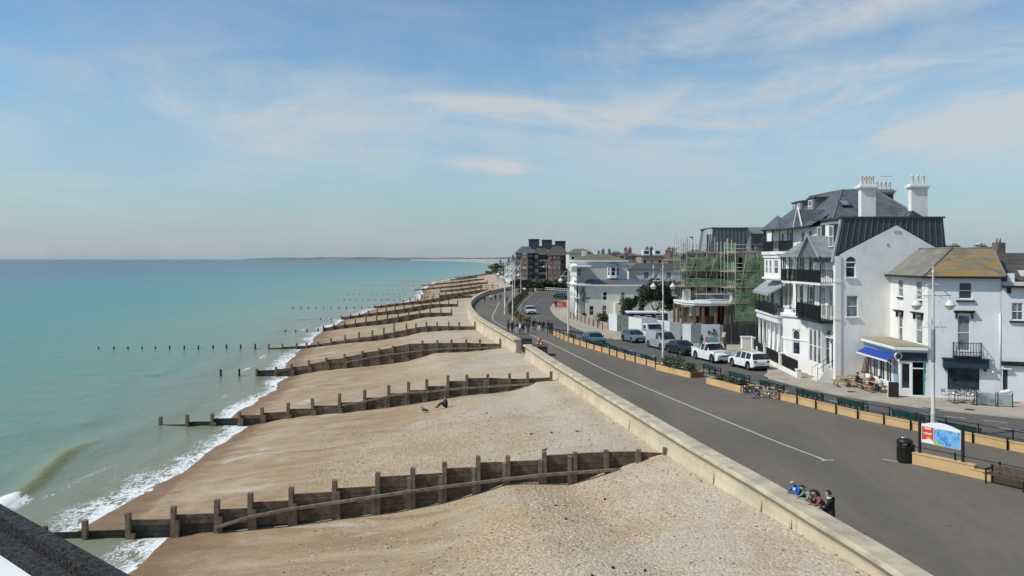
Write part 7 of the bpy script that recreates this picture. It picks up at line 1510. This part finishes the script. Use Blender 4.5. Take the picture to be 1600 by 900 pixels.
mb = MB(); mb.tube([(0, .1, -.36), (0, .1, .42)], .03, 6); mb.build('stand', WOOD, t)
# red roadside panel, far bench and rail
t = thing('road_sign', 'red site sign panel with pale lettering lines at the pavement corner', 'sign', (9.6, 172, 0)); a, b = at(868, 480, 172), at(885, 471.5, 172); mb = MB(); mb.obox((a.x - 9.6, 0, a.z), (b.x - a.x, 0, 0), (0, .06, 0), (0, 0, b.z - a.z)); mb.build('panel', SIGNR, t)
for k in range(3): mb = MB(); mb.obox((a.x - 9.6 + .3, -.015, a.z + .2 + .28 * k), (1.4 - .2 * k, 0, 0), (0, .01, 0), (0, 0, .08)); mb.build('text_line', SIGNW, t)
for s in (0.1, 2.1): mb = MB(); mb.obox((a.x - 9.6 + s, .06, 0), (.08, 0, 0), (0, .08, 0), (0, 0, b.z)); mb.build('leg', STEELG, t)
t = thing('railing', 'white guard railing across the end of the road below the flats', 'railing', (11, 255, 0)); ra, rb_ = Vector((10.4, 262, 0)), Vector((19, 246, 0))
for i in range(15): p = ra.lerp(rb_, i / 14); mb = MB(); mb.obox(p, (.1, 0, 0), (0, .1, 0), UZ * 1.1); mb.build('post', WPAINT, t, True)
for z in (.5, 1.05): mb = MB(); mb.obox(ra + UZ * z, rb_ - ra, (.05, .05, 0), UZ * .09); mb.build('rail', WPAINT, t, True)
t = thing('sports_frame', 'pale wooden frame standing on the far shingle', 'frame', (-10.5, 232, 0)); 
for (x0, x1, y, z) in ((-13.5, -5.2, 300, 1.6),): 
    for k in range(2): mb = MB(); mb.obox((x0 - k * 1.5, y, .5 - k * .9), (x1 - x0, 0, 0), (0, .15, 0), (0, 0, .14)); mb.build('rail', TIMBERL, t, True)
    for k in range(5): mb = MB(); mb.obox((lerp(x0, x1, k / 4), y, -1.4), (.18, 0, 0), (0, .18, 0), (0, 0, 2.2 + (k == 2) * 1.6)); mb.build('post', TIMBER, t, True)

# ------------------------------------------------------------------ cafe terrace
def table_proto():
    t = thing('picnic_table', 'table', 'table')
    for k in range(4): mb = MB(); mb.obox((-.75, -.34 + k * .17, .72), (1.5, 0, 0), (0, .155, 0), (0, 0, .035)); mb.build('top_board', WOODL, t)
    for s in (-1, 1): mb = MB(); mb.obox((-.75, s * .68 - .12, .43), (1.5, 0, 0), (0, .24, 0), (0, 0, .035)); mb.build('seat', WOODL, t)
    for x in (-.55, .5):
        mb = MB(); mb.obox((x, -.7, .40), (.06, 0, 0), (0, 1.4, 0), (0, 0, .06)); mb.build('cross_beam', WOODL, t)
        for s in (-1, 1): mb = MB(); mb.obox((x, s * .62 - .04, 0), (.06, 0, 0), (0, .08, 0), (0, -s * .36, .72)); mb.build('leg', WOODL, t)
    return t
tp = table_proto()
for i, (x, y, lab) in enumerate([(27.2, 66.2, 'picnic table farthest along the cafe front, by the closed parasol'), (27.35, 64.2, 'picnic table second from the far end of the cafe front'), (27.4, 62.7, 'picnic table with the seated customers'), (26.0, 65.4, 'picnic table nearer the kerb outside the cafe')]):
    o = tp if i == 0 else copy_tree(tp); place(o, (x, y, 0), 1.5 + .1 * (i % 3 - 1), lab, 'wooden picnic tables outside the cafe')
t = thing('parasol', 'closed brown parasol by the far picnic table', 'parasol', (28.0, 66.0, 0)); mb = MB(); mb.tube([(0, 0, 0), (0, 0, 2.2)], .025, 6); mb.build('pole', WOOD, t); mb = MB(); mb.lathe([(.32, 1.0), (.26, 1.25), (.12, 1.8), (.03, 2.25)], 10); mb.build('canopy', BROWN, t); mb = MB(); mb.lathe([(.25, 0), (.25, .08), (.06, .1)], 12); mb.build('base', PLAST, t)
t = thing('sandwich_board', 'black and white sandwich board on the pavement by the cafe door', 'sign', (27.75, 60.5, 0), -.5)
for s in (-1, 1): mb = MB(); mb.obox((-.35, s * .28, .02), (.7, 0, 0), (0, s * .03, 0), (0, -s * .25, 1.05)); mb.build('board', DARK if s < 0 else SIGNW, t); mb = MB(); mb.obox((-.38, s * .29, 0), (.04, 0, 0), (0, s * .04, 0), (0, -s * .25, 1.1)); mb.build('board_frame', WPAINT, t)
def chair_proto():
    t = thing('cafe_chair', 'chair', 'chair')
    mb = MB(); mb.obox((-.2, -.2, .44), (.4, 0, 0), (0, .4, 0), (0, 0, .03)); mb.build('seat', ALU, t)
    for a, b in ((-.19, -.19), (.17, -.19), (-.19, .17), (.17, .17)): mb = MB(); mb.tube([(a + .01, b + .01, .45), (a * 1.15, b * 1.15, 0)], .014, 6); mb.build('leg', ALU, t)
    mb = MB(); mb.tube([(-.2, .2, .45), (-.21, .27, .86), (.21, .27, .86), (.2, .2, .45)], .014, 6); mb.obox((-.19, .23, .62), (.38, 0, 0), (0, .02, 0), (0, .03, .2)); mb.build('backrest', ALU, t); return t
cp = chair_proto()
cafe_ch = [(1478, 623, .3), (1487, 622, 2.6), (1497, 624, .2), (1504, 622, 3.0), (1512, 625, .5), (1519, 623, 2.8), (1528, 625, .1)]
for i, (px, py, rz) in enumerate(cafe_ch):
    o = cp if i == 0 else copy_tree(cp); g_ = gp(px, py + 4); place(o, (g_.x, g_.y, 0), rz, f'aluminium chair outside the dark shop window, {("first", "second", "third", "fourth", "fifth", "sixth", "seventh")[i]} from the left', 'aluminium chairs outside the shop window')
def round_table():
    t = thing('cafe_table', 'table', 'table'); mb = MB(); mb.lathe([(.34, .72), (.35, .74)], 18); mb.build('table_top', ALU, t); mb = MB(); mb.tube([(0, 0, .05), (0, 0, .72)], .03, 8); mb.build('pedestal', PLAST, t); mb = MB(); mb.lathe([(.24, 0), (.24, .03), (.05, .06)], 12); mb.build('foot', PLAST, t); return t
rt = round_table()
for i, (px, py, lab) in enumerate([(1492, 627, 'round metal table left among the aluminium chairs'), (1522, 629, 'round metal table right among the aluminium chairs'), (1540, 628, 'round metal table behind the glass wind screen')]):
    o = rt if i == 0 else copy_tree(rt); g_ = gp(px, py + 3); place(o, (g_.x, g_.y, 0), 0, lab, 'round tables outside the shop window')
WSC = glass('screen_glass', (.22, .27, .27), .1)
for i, (a, b, lab) in enumerate([((1526, 633), (1556, 635), 'left grey glass wind screen on the pavement'), ((1559, 635), (1582, 636), 'right grey glass wind screen on the pavement')]):
    A_, B_ = gp(*a), gp(*b); t = thing('wind_screen', lab, 'screen', A_); mb = MB(); d_ = (B_ - A_).normalized(); n_ = Vector((d_.y, -d_.x, 0)); mb.obox(A_ + UZ * .12, B_ - A_, n_ * .02, UZ * .72); mb.build('pane', WSC, t, True)
    for p in (A_, B_): mb = MB(); mb.obox(p - d_ * .03 - n_ * .03, d_ * .06, n_ * .06, UZ * .95); mb.obox(p - n_ * .2 - d_ * .03, d_ * .06, n_ * .4, UZ * .04); mb.build('post', PLAST, t, True)
t = thing('rolled_cover', 'white folded cover lying on the table behind the wind screen', 'cloth', gp(1571, 630) + UZ * .78); mb = MB(); mb.ball((0, 0, 0), (.42, .2, .14), 10); mb.ball((.2, .05, .05), (.3, .2, .12), 10); mb.build('folds', SIGNW, t)

# ------------------------------------------------------------------ people
SKIN = mat('skin', (.48, .29, .20), .55, .08, 6); HAIRD = mat('dark_hair', (.02, .014, .01), .6, .3, 20); HAIRG = mat('grey_hair', (.30, .28, .26), .7, .2, 20); SHOE = mat('dark_shoe', (.02, .018, .016), .6, .2, 8)
def cloth(n, c): return mat('cloth_' + n, c, .85, .12, 5, .2, 40)
CL = dict(blue=cloth('royal_blue', (.02, .10, .50)), sage=cloth('sage_green', (.24, .30, .21)), rose=cloth('dusty_rose', (.24, .085, .085)), black=cloth('black', (.012, .012, .013)), navy=cloth('navy', (.02, .025, .05)), white=cloth('white', (.68, .68, .66)), grey=cloth('grey', (.14, .14, .15)),
          purple=cloth('purple', (.075, .05, .12)), jean=cloth('denim', (.05, .075, .13)), beige=cloth('beige', (.36, .29, .20)), brown=cloth('brown', (.07, .045, .03)), red=cloth('dark_red', (.25, .03, .03)))
def build_body(pose):
    """one skinned surface grown from a posed skeleton; returns mesh with face zones: 0 top, 1 trousers, 2 skin, 3 shoes"""
    P = {}; rad_ = {}; E = []; zone = {}
    def pt(n, p, r): P[n] = Vector(p); rad_[n] = r
    def ed(a, b, z): E.append((a, b)); zone[(a, b)] = z
    L = pose; pel = Vector(L['pelvis']); ch = Vector(L['chest']); ne = Vector(L['neck']); he = Vector(L['head'])
    pt('pel', pel, .135); pt('waist', pel.lerp(ch, .45), .125); pt('chest', ch, .145); pt('neck0', ch.lerp(ne, .72), .075); pt('neck', ne, .052)
    ax = (he - ne).normalized(); fw = Vector(L['face']).normalized(); side = ax.cross(fw).normalized()
    pt('jaw', ne + ax * .07 + fw * .025, .066); pt('mid', ne + ax * .145 + fw * .015, .088); pt('crown', ne + ax * .225 - fw * .008, .070); pt('nose', ne + ax * .125 + fw * .112, .014); pt('chin', ne + ax * .055 + fw * .075, .026)
    for s in (-1, 1): pt(f'ear{s}', ne + ax * .135 + side * s * .086 - fw * .005, .02); ed('mid', f'ear{s}', 2)
    ed('pel', 'waist', 0); ed('waist', 'chest', 0); ed('chest', 'neck0', 0); ed('neck0', 'neck', 2); ed('neck', 'jaw', 2); ed('jaw', 'mid', 2); ed('mid', 'crown', 2); ed('mid', 'nose', 2); ed('jaw', 'chin', 2)
    for s, k in ((1, 'L'), (-1, 'R')):
        sh, el, wr, kn, an, toe = [Vector(L[x + k]) for x in ('sh', 'el', 'wr', 'kn', 'an', 'toe')]
        pt('sh' + k, sh, .068); pt('el' + k, el, .048); pt('ua' + k, sh.lerp(el, .5), .056); pt('fa' + k, el.lerp(wr, .45), .045); pt('wr' + k, wr, .030)
        ed('chest', 'sh' + k, 0); ed('sh' + k, 'ua' + k, 0); ed('ua' + k, 'el' + k, 0); ed('el' + k, 'fa' + k, 0); ed('fa' + k, 'wr' + k, 0)
        d = (wr - el).normalized(); sd_ = d.cross(Vector((0, 0, 1)));  sd_ = sd_.normalized() if sd_.length > .2 else Vector((0, 1, 0)); dn_ = d.cross(sd_).normalized()
        pt('palm' + k, wr + d * .065, .030); ed('wr' + k, 'palm' + k, 2)
        for i, (o, ln, r) in enumerate(((-.030, .070, .009), (-.010, .082, .010), (.010, .078, .010), (.029, .060, .008))):
            b = wr + d * .085 + sd_ * o; pt(f'k{i}{k}', b, .011); pt(f'm{i}{k}', b + d * ln * .55 - dn_ * .006, r); pt(f't{i}{k}', b + d * ln * .9 - dn_ * .028, r * .8); ed('palm' + k, f'k{i}{k}', 2); ed(f'k{i}{k}', f'm{i}{k}', 2); ed(f'm{i}{k}', f't{i}{k}', 2)
        pt('th' + k, wr + d * .04 - sd_ * .042 * s, .011); pt('tt' + k, wr + d * .085 - sd_ * .058 * s - dn_ * .01, .009); ed('palm' + k, 'th' + k, 2); ed('th' + k, 'tt' + k, 2)
        hip = pel + (Vector(L['side']) * .10 * s) - Vector((0, 0, .06)); pt('hip' + k, hip, .098); pt('kn' + k, kn, .062); pt('thi' + k, hip.lerp(kn, .5), .082); pt('calf' + k, kn.lerp(an, .35), .060); pt('an' + k, an, .042); pt('toe' + k, toe, .034)
        ed('pel', 'hip' + k, 1); ed('hip' + k, 'thi' + k, 1); ed('thi' + k, 'kn' + k, 1); ed('kn' + k, 'calf' + k, 1); ed('calf' + k, 'an' + k, 1); ed('an' + k, 'toe' + k, 3)
    names = list(P); idx = {n: i for i, n in enumerate(names)}
    me = bpy.data.meshes.new('body'); me.from_pydata([P[n] for n in names], [(idx[a], idx[b]) for a, b in E], []); me.update()
    o = bpy.data.objects.new('tmp', me); C.objects.link(o); md = o.modifiers.new('s', 'SKIN'); md.use_smooth_shade = True; o.modifiers.new('u', 'SUBSURF').levels = 1
    bmv = me.skin_vertices[0].data if me.skin_vertices else None
    if bmv is None:
        bm = bmesh.new(); bm.from_mesh(me); bm.verts.layers.skin.verify(); bm.to_mesh(me); bm.free(); bmv = me.skin_vertices[0].data
    for n, i in idx.items(): r = rad_[n]; bmv[i].radius = (r * (1.18 if n in ('chest', 'waist', 'pel') else 1), r); bmv[i].use_root = n == 'pel'
    dg = bpy.context.evaluated_depsgraph_get(); ev = o.evaluated_get(dg); out = bpy.data.meshes.new_from_object(ev); bpy.data.objects.remove(o)
    segs = [(P[a], P[b], zone[(a, b)], max(rad_[a], rad_[b])) for a, b in E]
    mi = []
    for p in out.polygons:
        c = p.center; best = (9, 0)
        for a, b, z, r in segs:
            ab = b - a; u = max(0, min(1, (c - a).dot(ab) / max(1e-9, ab.length_squared))); dd = (c - a - ab * u).length - r * .55
            if dd < best[0]: best = (dd, z)
        mi.append(best[1])
    out.materials.clear()
    for m in (CL['blue'], CL['jean'], SKIN, SHOE): out.materials.append(m)
    out.polygons.foreach_set('material_index', mi); out.polygons.foreach_set('use_smooth', [True] * len(mi)); out.update()
    return out, dict(ne=ne, ax=ax, fw=fw, side=side)
# all poses face +x, feet on z = 0
def std(**k):
    d = dict(pelvis=(0, 0, .93), chest=(.01, 0, 1.27), neck=(.02, 0, 1.47), head=(.03, 0, 1.65), face=(1, 0, 0), side=(0, 1, 0), shL=(0, .19, 1.38), shR=(0, -.19, 1.38), elL=(-.02, .25, 1.12), elR=(-.02, -.25, 1.12), wrL=(.10, .26, .90), wrR=(.10, -.26, .90), knL=(.03, .11, .50), knR=(.03, -.11, .50), anL=(0, .11, .09), anR=(0, -.11, .09), toeL=(.15, .13, .05), toeR=(.15, -.13, .05)); d.update(k); return d
POSES = dict(
    stand=std(),
    walk=std(knL=(.22, .10, .52), anL=(.28, .10, .10), toeL=(.43, .11, .07), knR=(-.05, -.10, .50), anR=(-.34, -.10, .16), toeR=(-.22, -.11, .05), elL=(-.12, .24, 1.12), wrL=(-.08, .25, .88), elR=(.08, -.24, 1.13), wrR=(.25, -.22, .98)),
    lean=std(pelvis=(-.16, 0, .92), chest=(.12, 0, 1.18), neck=(.26, 0, 1.33), head=(.36, 0, 1.48), face=(1, 0, -.12), shL=(.15, .19, 1.26), shR=(.15, -.19, 1.26), elL=(.28, .25, 1.06), elR=(.28, -.25, 1.06), wrL=(.50, .07, 1.07), wrR=(.50, -.07, 1.07), knL=(-.08, .10, .50), knR=(-.12, -.10, .50), anL=(-.16, .11, .09), anR=(-.26, -.11, .09), toeL=(0, .12, .05), toeR=(-.10, -.12, .05)),
    leanhand=std(pelvis=(-.14, 0, .92), chest=(.10, 0, 1.20), neck=(.22, 0, 1.37), head=(.31, 0, 1.52), face=(1, .15, -.3), shL=(.12, .19, 1.29), shR=(.12, -.19, 1.29), elL=(.28, .22, 1.07), elR=(.30, -.18, 1.07), wrL=(.48, .08, 1.08), wrR=(.40, -.05, 1.24), knL=(-.06, .10, .50), knR=(-.1, -.10, .50), anL=(-.14, .11, .09), anR=(-.2, -.11, .09), toeL=(.02, .12, .05), toeR=(-.05, -.12, .05)),
    back=std(chest=(.06, 0, 1.26), neck=(.10, 0, 1.46), head=(.13, 0, 1.63), elL=(.16, .24, 1.12), wrL=(.36, .14, 1.08), elR=(.14, -.26, 1.13), wrR=(.30, -.18, 1.06), knL=(.04, .12, .5), knR=(0, -.12, .5)),
    sit=std(pelvis=(0, 0, .52), chest=(.03, 0, .86), neck=(.06, 0, 1.06), head=(.09, 0, 1.23), shL=(.03, .19, .97), shR=(.03, -.19, .97), elL=(.12, .25, .74), elR=(.12, -.25, .74), wrL=(.36, .14, .76), wrR=(.36, -.14, .76), knL=(.44, .11, .53), knR=(.44, -.11, .53), anL=(.46, .11, .09), anR=(.46, -.11, .09), toeL=(.61, .12, .05), toeR=(.61, -.12, .05)),
    ground=std(pelvis=(0, 0, .12), chest=(-.02, 0, .48), neck=(.02, 0, .68), head=(.06, 0, .85), face=(1, 0, -.2), shL=(.0, .19, .59), shR=(.0, -.19, .59), elL=(.18, .26, .40), elR=(.18, -.26, .40), wrL=(.40, .12, .42), wrR=(.40, -.12, .42), knL=(.46, .12, .44), knR=(.46, -.12, .40), anL=(.72, .12, .08), anR=(.78, -.13, .07), toeL=(.88, .13, .09), toeR=(.93, -.15, .08)))
BODY = {}
def person(pose, loc, heading, label, top, legs, hair=HAIRD, group=None, longh=False, scale=1.0, extra=None, bald=False):
    if pose not in BODY: BODY[pose] = build_body(POSES[pose])
    me, hd_ = BODY[pose]; t = thing('person', label, 'person', loc, heading, group); t.scale = (scale,) * 3
    key = (pose, top, legs)
    if key not in BODY: m2 = me.copy(); m2.materials[0] = CL[top]; m2.materials[1] = CL[legs]; BODY[key] = m2
    o = bpy.data.objects.new('body', BODY[key]); C.objects.link(o); o.parent = t; CH.setdefault(t.name, []).append(o)
    ne, ax, fw, side = hd_['ne'], hd_['ax'], hd_['fw'], hd_['side']; c = ne + ax * .165 - fw * .012
    if not bald:
        mb = MB(); n, kk = 12, 7; vs = []
        for i in range(kk):
            th = i / (kk - 1) * 2.0
            for j in range(n):
                a = 2 * math.pi * j / n; ca = math.cos(a); lim = th * (.52 if ca > .35 else .78 if ca > -.2 else 1.0); r_ = .108
                vs.append(c + ax * (r_ * math.cos(lim)) + fw * (r_ * math.sin(lim) * ca * 1.02) + side * (r_ * math.sin(lim) * math.sin(a) * .93))
        mb.add(vs, [(i * n + j, (i + 1) * n + j, (i + 1) * n + (j + 1) % n, i * n + (j + 1) % n) for i in range(kk - 1) for j in range(n)], 0, True)
        if longh: mb.tube([c - fw * .05 + ax * .02, c - fw * .085 - ax * .10, c - fw * .075 - ax * .24, c - fw * .06 - ax * .31], [.075, .085, .07, .02], 8)
        mb.build('hair', hair, t)
    else: mb = MB(); mb.tube([c - fw * .045 + side * .075 - ax * .03, c - fw * .095 - ax * .03, c - fw * .045 - side * .075 - ax * .03], .022, 6); mb.build('hair', hair, t)
    for s in (-1, 1): mb = MB(); mb.ball(ne + ax * .150 + fw * .088 + side * s * .032, .011, 6); mb.build('eye', HAIRD, t)
    if extra == 'white_collar': mb = MB(); mb.tube([ne + side * .062 * math.cos(a) + fw * .062 * math.sin(a) - ax * .015 for a in [i * math.pi / 6 for i in range(12)]], .026, 6, closed=True); mb.build('collar', CL['white'], t)
    if extra == 'lanyard': mb = MB(); q = Vector(POSES[pose]['chest']); mb.box((q.x + .135, 0, q.z + .02), (.02, .16, .12)); mb.build('badge', CL['white'], t)
    if extra == 'backpack': q = Vector(POSES[pose]['chest']); mb = MB(); mb.tube([(q.x - .17, 0, q.z - .22), (q.x - .20, 0, q.z), (q.x - .16, 0, q.z + .16)], [.10, .14, .08], 8); mb.build('backpack', CL['black'], t)
    return t
wl = lambda Y, off: (xw(Y) + off, Y, 0)
person('lean', wl(32.15, .34), rad(198), 'man in a bright blue jacket leaning on the sea wall with white badge', 'blue', 'jean', HAIRG, bald=True, extra='lanyard', scale=.97)
person('lean', wl(31.35, .36), rad(186), 'person in a pale green jacket and dark rucksack leaning on the sea wall', 'sage', 'grey', HAIRD, extra='backpack', scale=.97)
person('leanhand', wl(30.55, .36), rad(180), 'woman with long dark hair in a dusty rose top leaning on the sea wall', 'rose', 'black', HAIRD, longh=True, scale=.96)
person('back', wl(29.75, .30), rad(140), 'man in a black jacket with white collar standing at the sea wall', 'black', 'navy', HAIRD, extra='white_collar', scale=1.0)
bz = lambda x, y: (x, y, beach_z(x, y))
person('ground', bz(-5.25, 66.2), rad(205), 'person in dark clothes sitting on the shingle near the second groyne', 'black', 'navy')
G_ = 'people strolling on the promenade'
def folk(lst, word):
    for i, (px, py, pose, hd, top, legs, lab) in enumerate(lst):
        p = gp(px, py); person(pose, p, rad(hd), lab, top, legs, HAIRG if i % 4 == 3 else HAIRD, G_, longh=i % 3 == 0, scale=.95 + .07 * ((i * 37) % 10) / 10)
folk([(794, 518.5, 'stand', 40, 'brown', 'black', 'person in brown standing nearest the sea wall at the left of the crowd'), (800.5, 521, 'walk', 250, 'black', 'black', 'person all in black by the end of the far sea wall'), (808, 522, 'stand', 100, 'purple', 'white', 'person in purple with white trousers in the crowd'),
      (812.5, 523, 'stand', 200, 'white', 'jean', 'person in a white top facing the sea in the crowd'), (817, 522.5, 'walk', 280, 'purple', 'black', 'person in purple with black trousers walking through the crowd'), (821.5, 521, 'stand', 160, 'grey', 'white', 'person in grey top at the right of the crowd'), (825.5, 522, 'stand', 230, 'navy', 'jean', 'person in navy at the right edge of the crowd')], 'crowd')
folk([(833.5, 517, 'walk', 265, 'black', 'black', 'person in black leftmost of the group nearest the road'), (837, 516, 'stand', 200, 'brown', 'grey', 'person in brown and grey with the group nearest the road'), (842, 519, 'walk', 255, 'navy', 'white', 'person in navy with white trousers leading the group by the road'), (848.5, 519, 'walk', 270, 'black', 'navy', 'person in black jacket in the middle of the group by the road'), (857, 521, 'stand', 90, 'black', 'black', 'person in black standing just before the low wall'), (861, 521.5, 'walk', 260, 'navy', 'black', 'person in navy beside the start of the low wall')], 'road')
folk([(757, 473.5, 'walk', 270, 'black', 'jean', 'lone person in black near the far sea wall curve'), (767.5, 471, 'walk', 260, 'white', 'black', 'person in a white top on the far promenade'), (774, 470.5, 'walk', 85, 'black', 'black', 'person in black in the far promenade group'), (782, 470, 'stand', 270, 'navy', 'black', 'person in navy standing by the far promenade line'), (766, 461.5, 'stand', 270, 'red', 'grey', 'person in dark red by the far wall'), (792, 473, 'walk', 90, 'grey', 'black', 'person in grey walking behind the thick lamp post'), (833, 459, 'stand', 270, 'black', 'navy', 'person waiting at the far end of the hedge'), (836.5, 459, 'stand', 250, 'white', 'beige', 'person in white at the far end of the hedge')], 'far')
folk([(868, 481.5, 'walk', 270, 'black', 'black', 'person in black beside the red site sign'), (924, 492.5, 'walk', 200, 'black', 'navy', 'person in black passing the villa windows'), (893, 489, 'stand', 220, 'red', 'grey', 'person in dark red at the villa corner'), (1096.5, 544.5, 'walk', 180, 'black', 'black', 'person in black walking past the white hoarding'), (1133.5, 548, 'stand', 200, 'navy', 'black', 'person in navy standing before the dark hoarding')], 'pave')
person('sit', (27.4 + .05, 62.05, -.02), rad(95), 'customer in a white shirt sitting at the cafe picnic table', 'white', 'black'); person('sit', (27.4, 63.45, -.02), rad(-85), 'customer in a dusty rose top sitting across the cafe picnic table', 'rose', 'navy', longh=True)
person('sit', (26.65, 64.3, -.02), rad(5), 'customer in black sitting at the farther cafe picnic table', 'black', 'jean')
# rucksack and birds on the shore
t = thing('gull', 'grey backed gull standing on the shingle left of the seated person', 'bird', bz(-6.95, 65.6), rad(150)); gull(t, 1.3, CL['grey'], PLAST)
t = thing('crow', 'small dark bird perched on a post of the nearest groyne', 'bird', at(852, 705.5, 43.35), rad(20)); gull(t, .55, CL['black'], PLAST); t.location.z -= .02
# dark weed, driftwood and stones scattered on the shingle
WEED = leaf('dried_seaweed', (.02, .014, .010), (.06, .04, .025))
for i, (px, py, z, s) in enumerate([(830, 679, -.9, .30), (862, 677, -.75, .22), (902, 676, -.55, .42), (926, 869, -.35, .22), (958, 856, -.3, .14), (884, 792, -1.0, .16), (184, 888, -3.9, .20), (868, 778, -1.2, .12), (945, 762, -.9, .14), (655, 553, -1.6, .7), (1008, 858, -.2, .12), (760, 640, -1.0, .2)]):
    p = gp(px, py, z); p.z = beach_z(p.x, p.y) + .02; mb = MB(); s *= .45; foliage(mb, (0, 0, .02), (s, s * .5, .04), 36, .04, seed=i, shell=.1); o = mb.build('seaweed', WEED); o.location = p; o.rotation_euler = (0, 0, i)
    tag(o, ('dark clump of dried seaweed on the shingle, ' + ('leftmost of the three above the nearest groyne', 'middle of the three above the nearest groyne', 'longest, right above the nearest groyne', 'largest below the groyne near the sea wall', 'just above the largest lower clump', 'under the groyne rail', 'by the foam at the lower left', 'left below the groyne rail', 'right below the groyne rail', 'on the bay beyond the second groyne', 'low right near the wall', 'near the seated person')[i]), 'seaweed', 'seaweed clumps on the beach')
q = random.Random(3); mb = MB()
for _ in range(3600):
    y = q.uniform(24, 62); s_ = q.uniform(.6, 20); x = xw(y) - s_; k = bay_of(x, y)
    if abs(y - g_line(0, x)) < .5: continue
    z = beach_z(x, y); r_ = q.uniform(.025, .062); vs = []
    a0 = q.uniform(0, 6.28)
    for h, rr in ((0, 1), (.55, .8)):
        for j in range(5): a = a0 + j * 1.2566; vs.append((x + math.cos(a) * r_ * rr, y + math.sin(a) * r_ * rr * .75, z + h * r_))
    mb.add(vs, [(j, (j + 1) % 5, 5 + (j + 1) % 5, 5 + j) for j in range(5)] + [(5, 6, 7, 8, 9)], 0)
STONE = bpy.data.materials.new('loose_flint'); STONE.use_nodes = True; ts = NT(STONE.node_tree); sb = ts.n['Principled BSDF']
ts.l.new(ts.ramp(ts.node('ShaderNodeNewGeometry').outputs['Random Per Island'], [(0, (.12, .09, .06)), (.3, (.32, .24, .155)), (.7, (.46, .39, .30)), (1, (.72, .68, .60))]), sb.inputs['Base Color']); sb.inputs['Roughness'].default_value = .9
tag(mb.build('loose_stones', STONE), 'loose flint stones scattered over the shingle', 'stones', kind='stuff')
# rust streaked weed at the foot of the sea wall
for i, (px, py) in enumerate([(902, 612), (967, 662), (1127, 748), (1197, 795), (1245, 826)]):
    Y = 9.9 * F / (py - HY) + .2; x = xw(Y) - .72; mb = MB(); mb.add([(x - .012, Y - .10, -.35), (x - .012, Y + .10, -.35), (x + .02, Y + .015, .45), (x + .02, Y - .015, .45)], ((0, 1, 2, 3),)); o = mb.build('drain_stain', mat('rust_stain', (.42, .31, .17), .9, .2, 4)); tag(o, f'rusty drain streak on the sea wall face, {("farthest", "second farthest", "middle", "second nearest", "nearest")[i]} of five', 'stain', 'rusty drain streaks on the sea wall')

# ------------------------------------------------------------------ air
def haze(density):
    mb = MB(); mb.obox((-15500, -320, -6.6), (31000, 0, 0), (0, 16500, 0), (0, 0, 30)); o = mb.build('haze', None); o.data.materials.clear()
    m = bpy.data.materials.new('pale_air'); m.use_nodes = True; t = NT(m.node_tree); t.n.clear(); out = t.node('ShaderNodeOutputMaterial'); v = t.node('ShaderNodeVolumePrincipled')
    v.inputs['Color'].default_value = (.58, .77, 1.0, 1); v.inputs['Density'].default_value = density; v.inputs['Anisotropy'].default_value = 0.0; t.l.new(v.outputs[0], out.inputs['Volume'])
    o.data.materials.append(m); return tag(o, kind='stuff')
haze(0.000020)
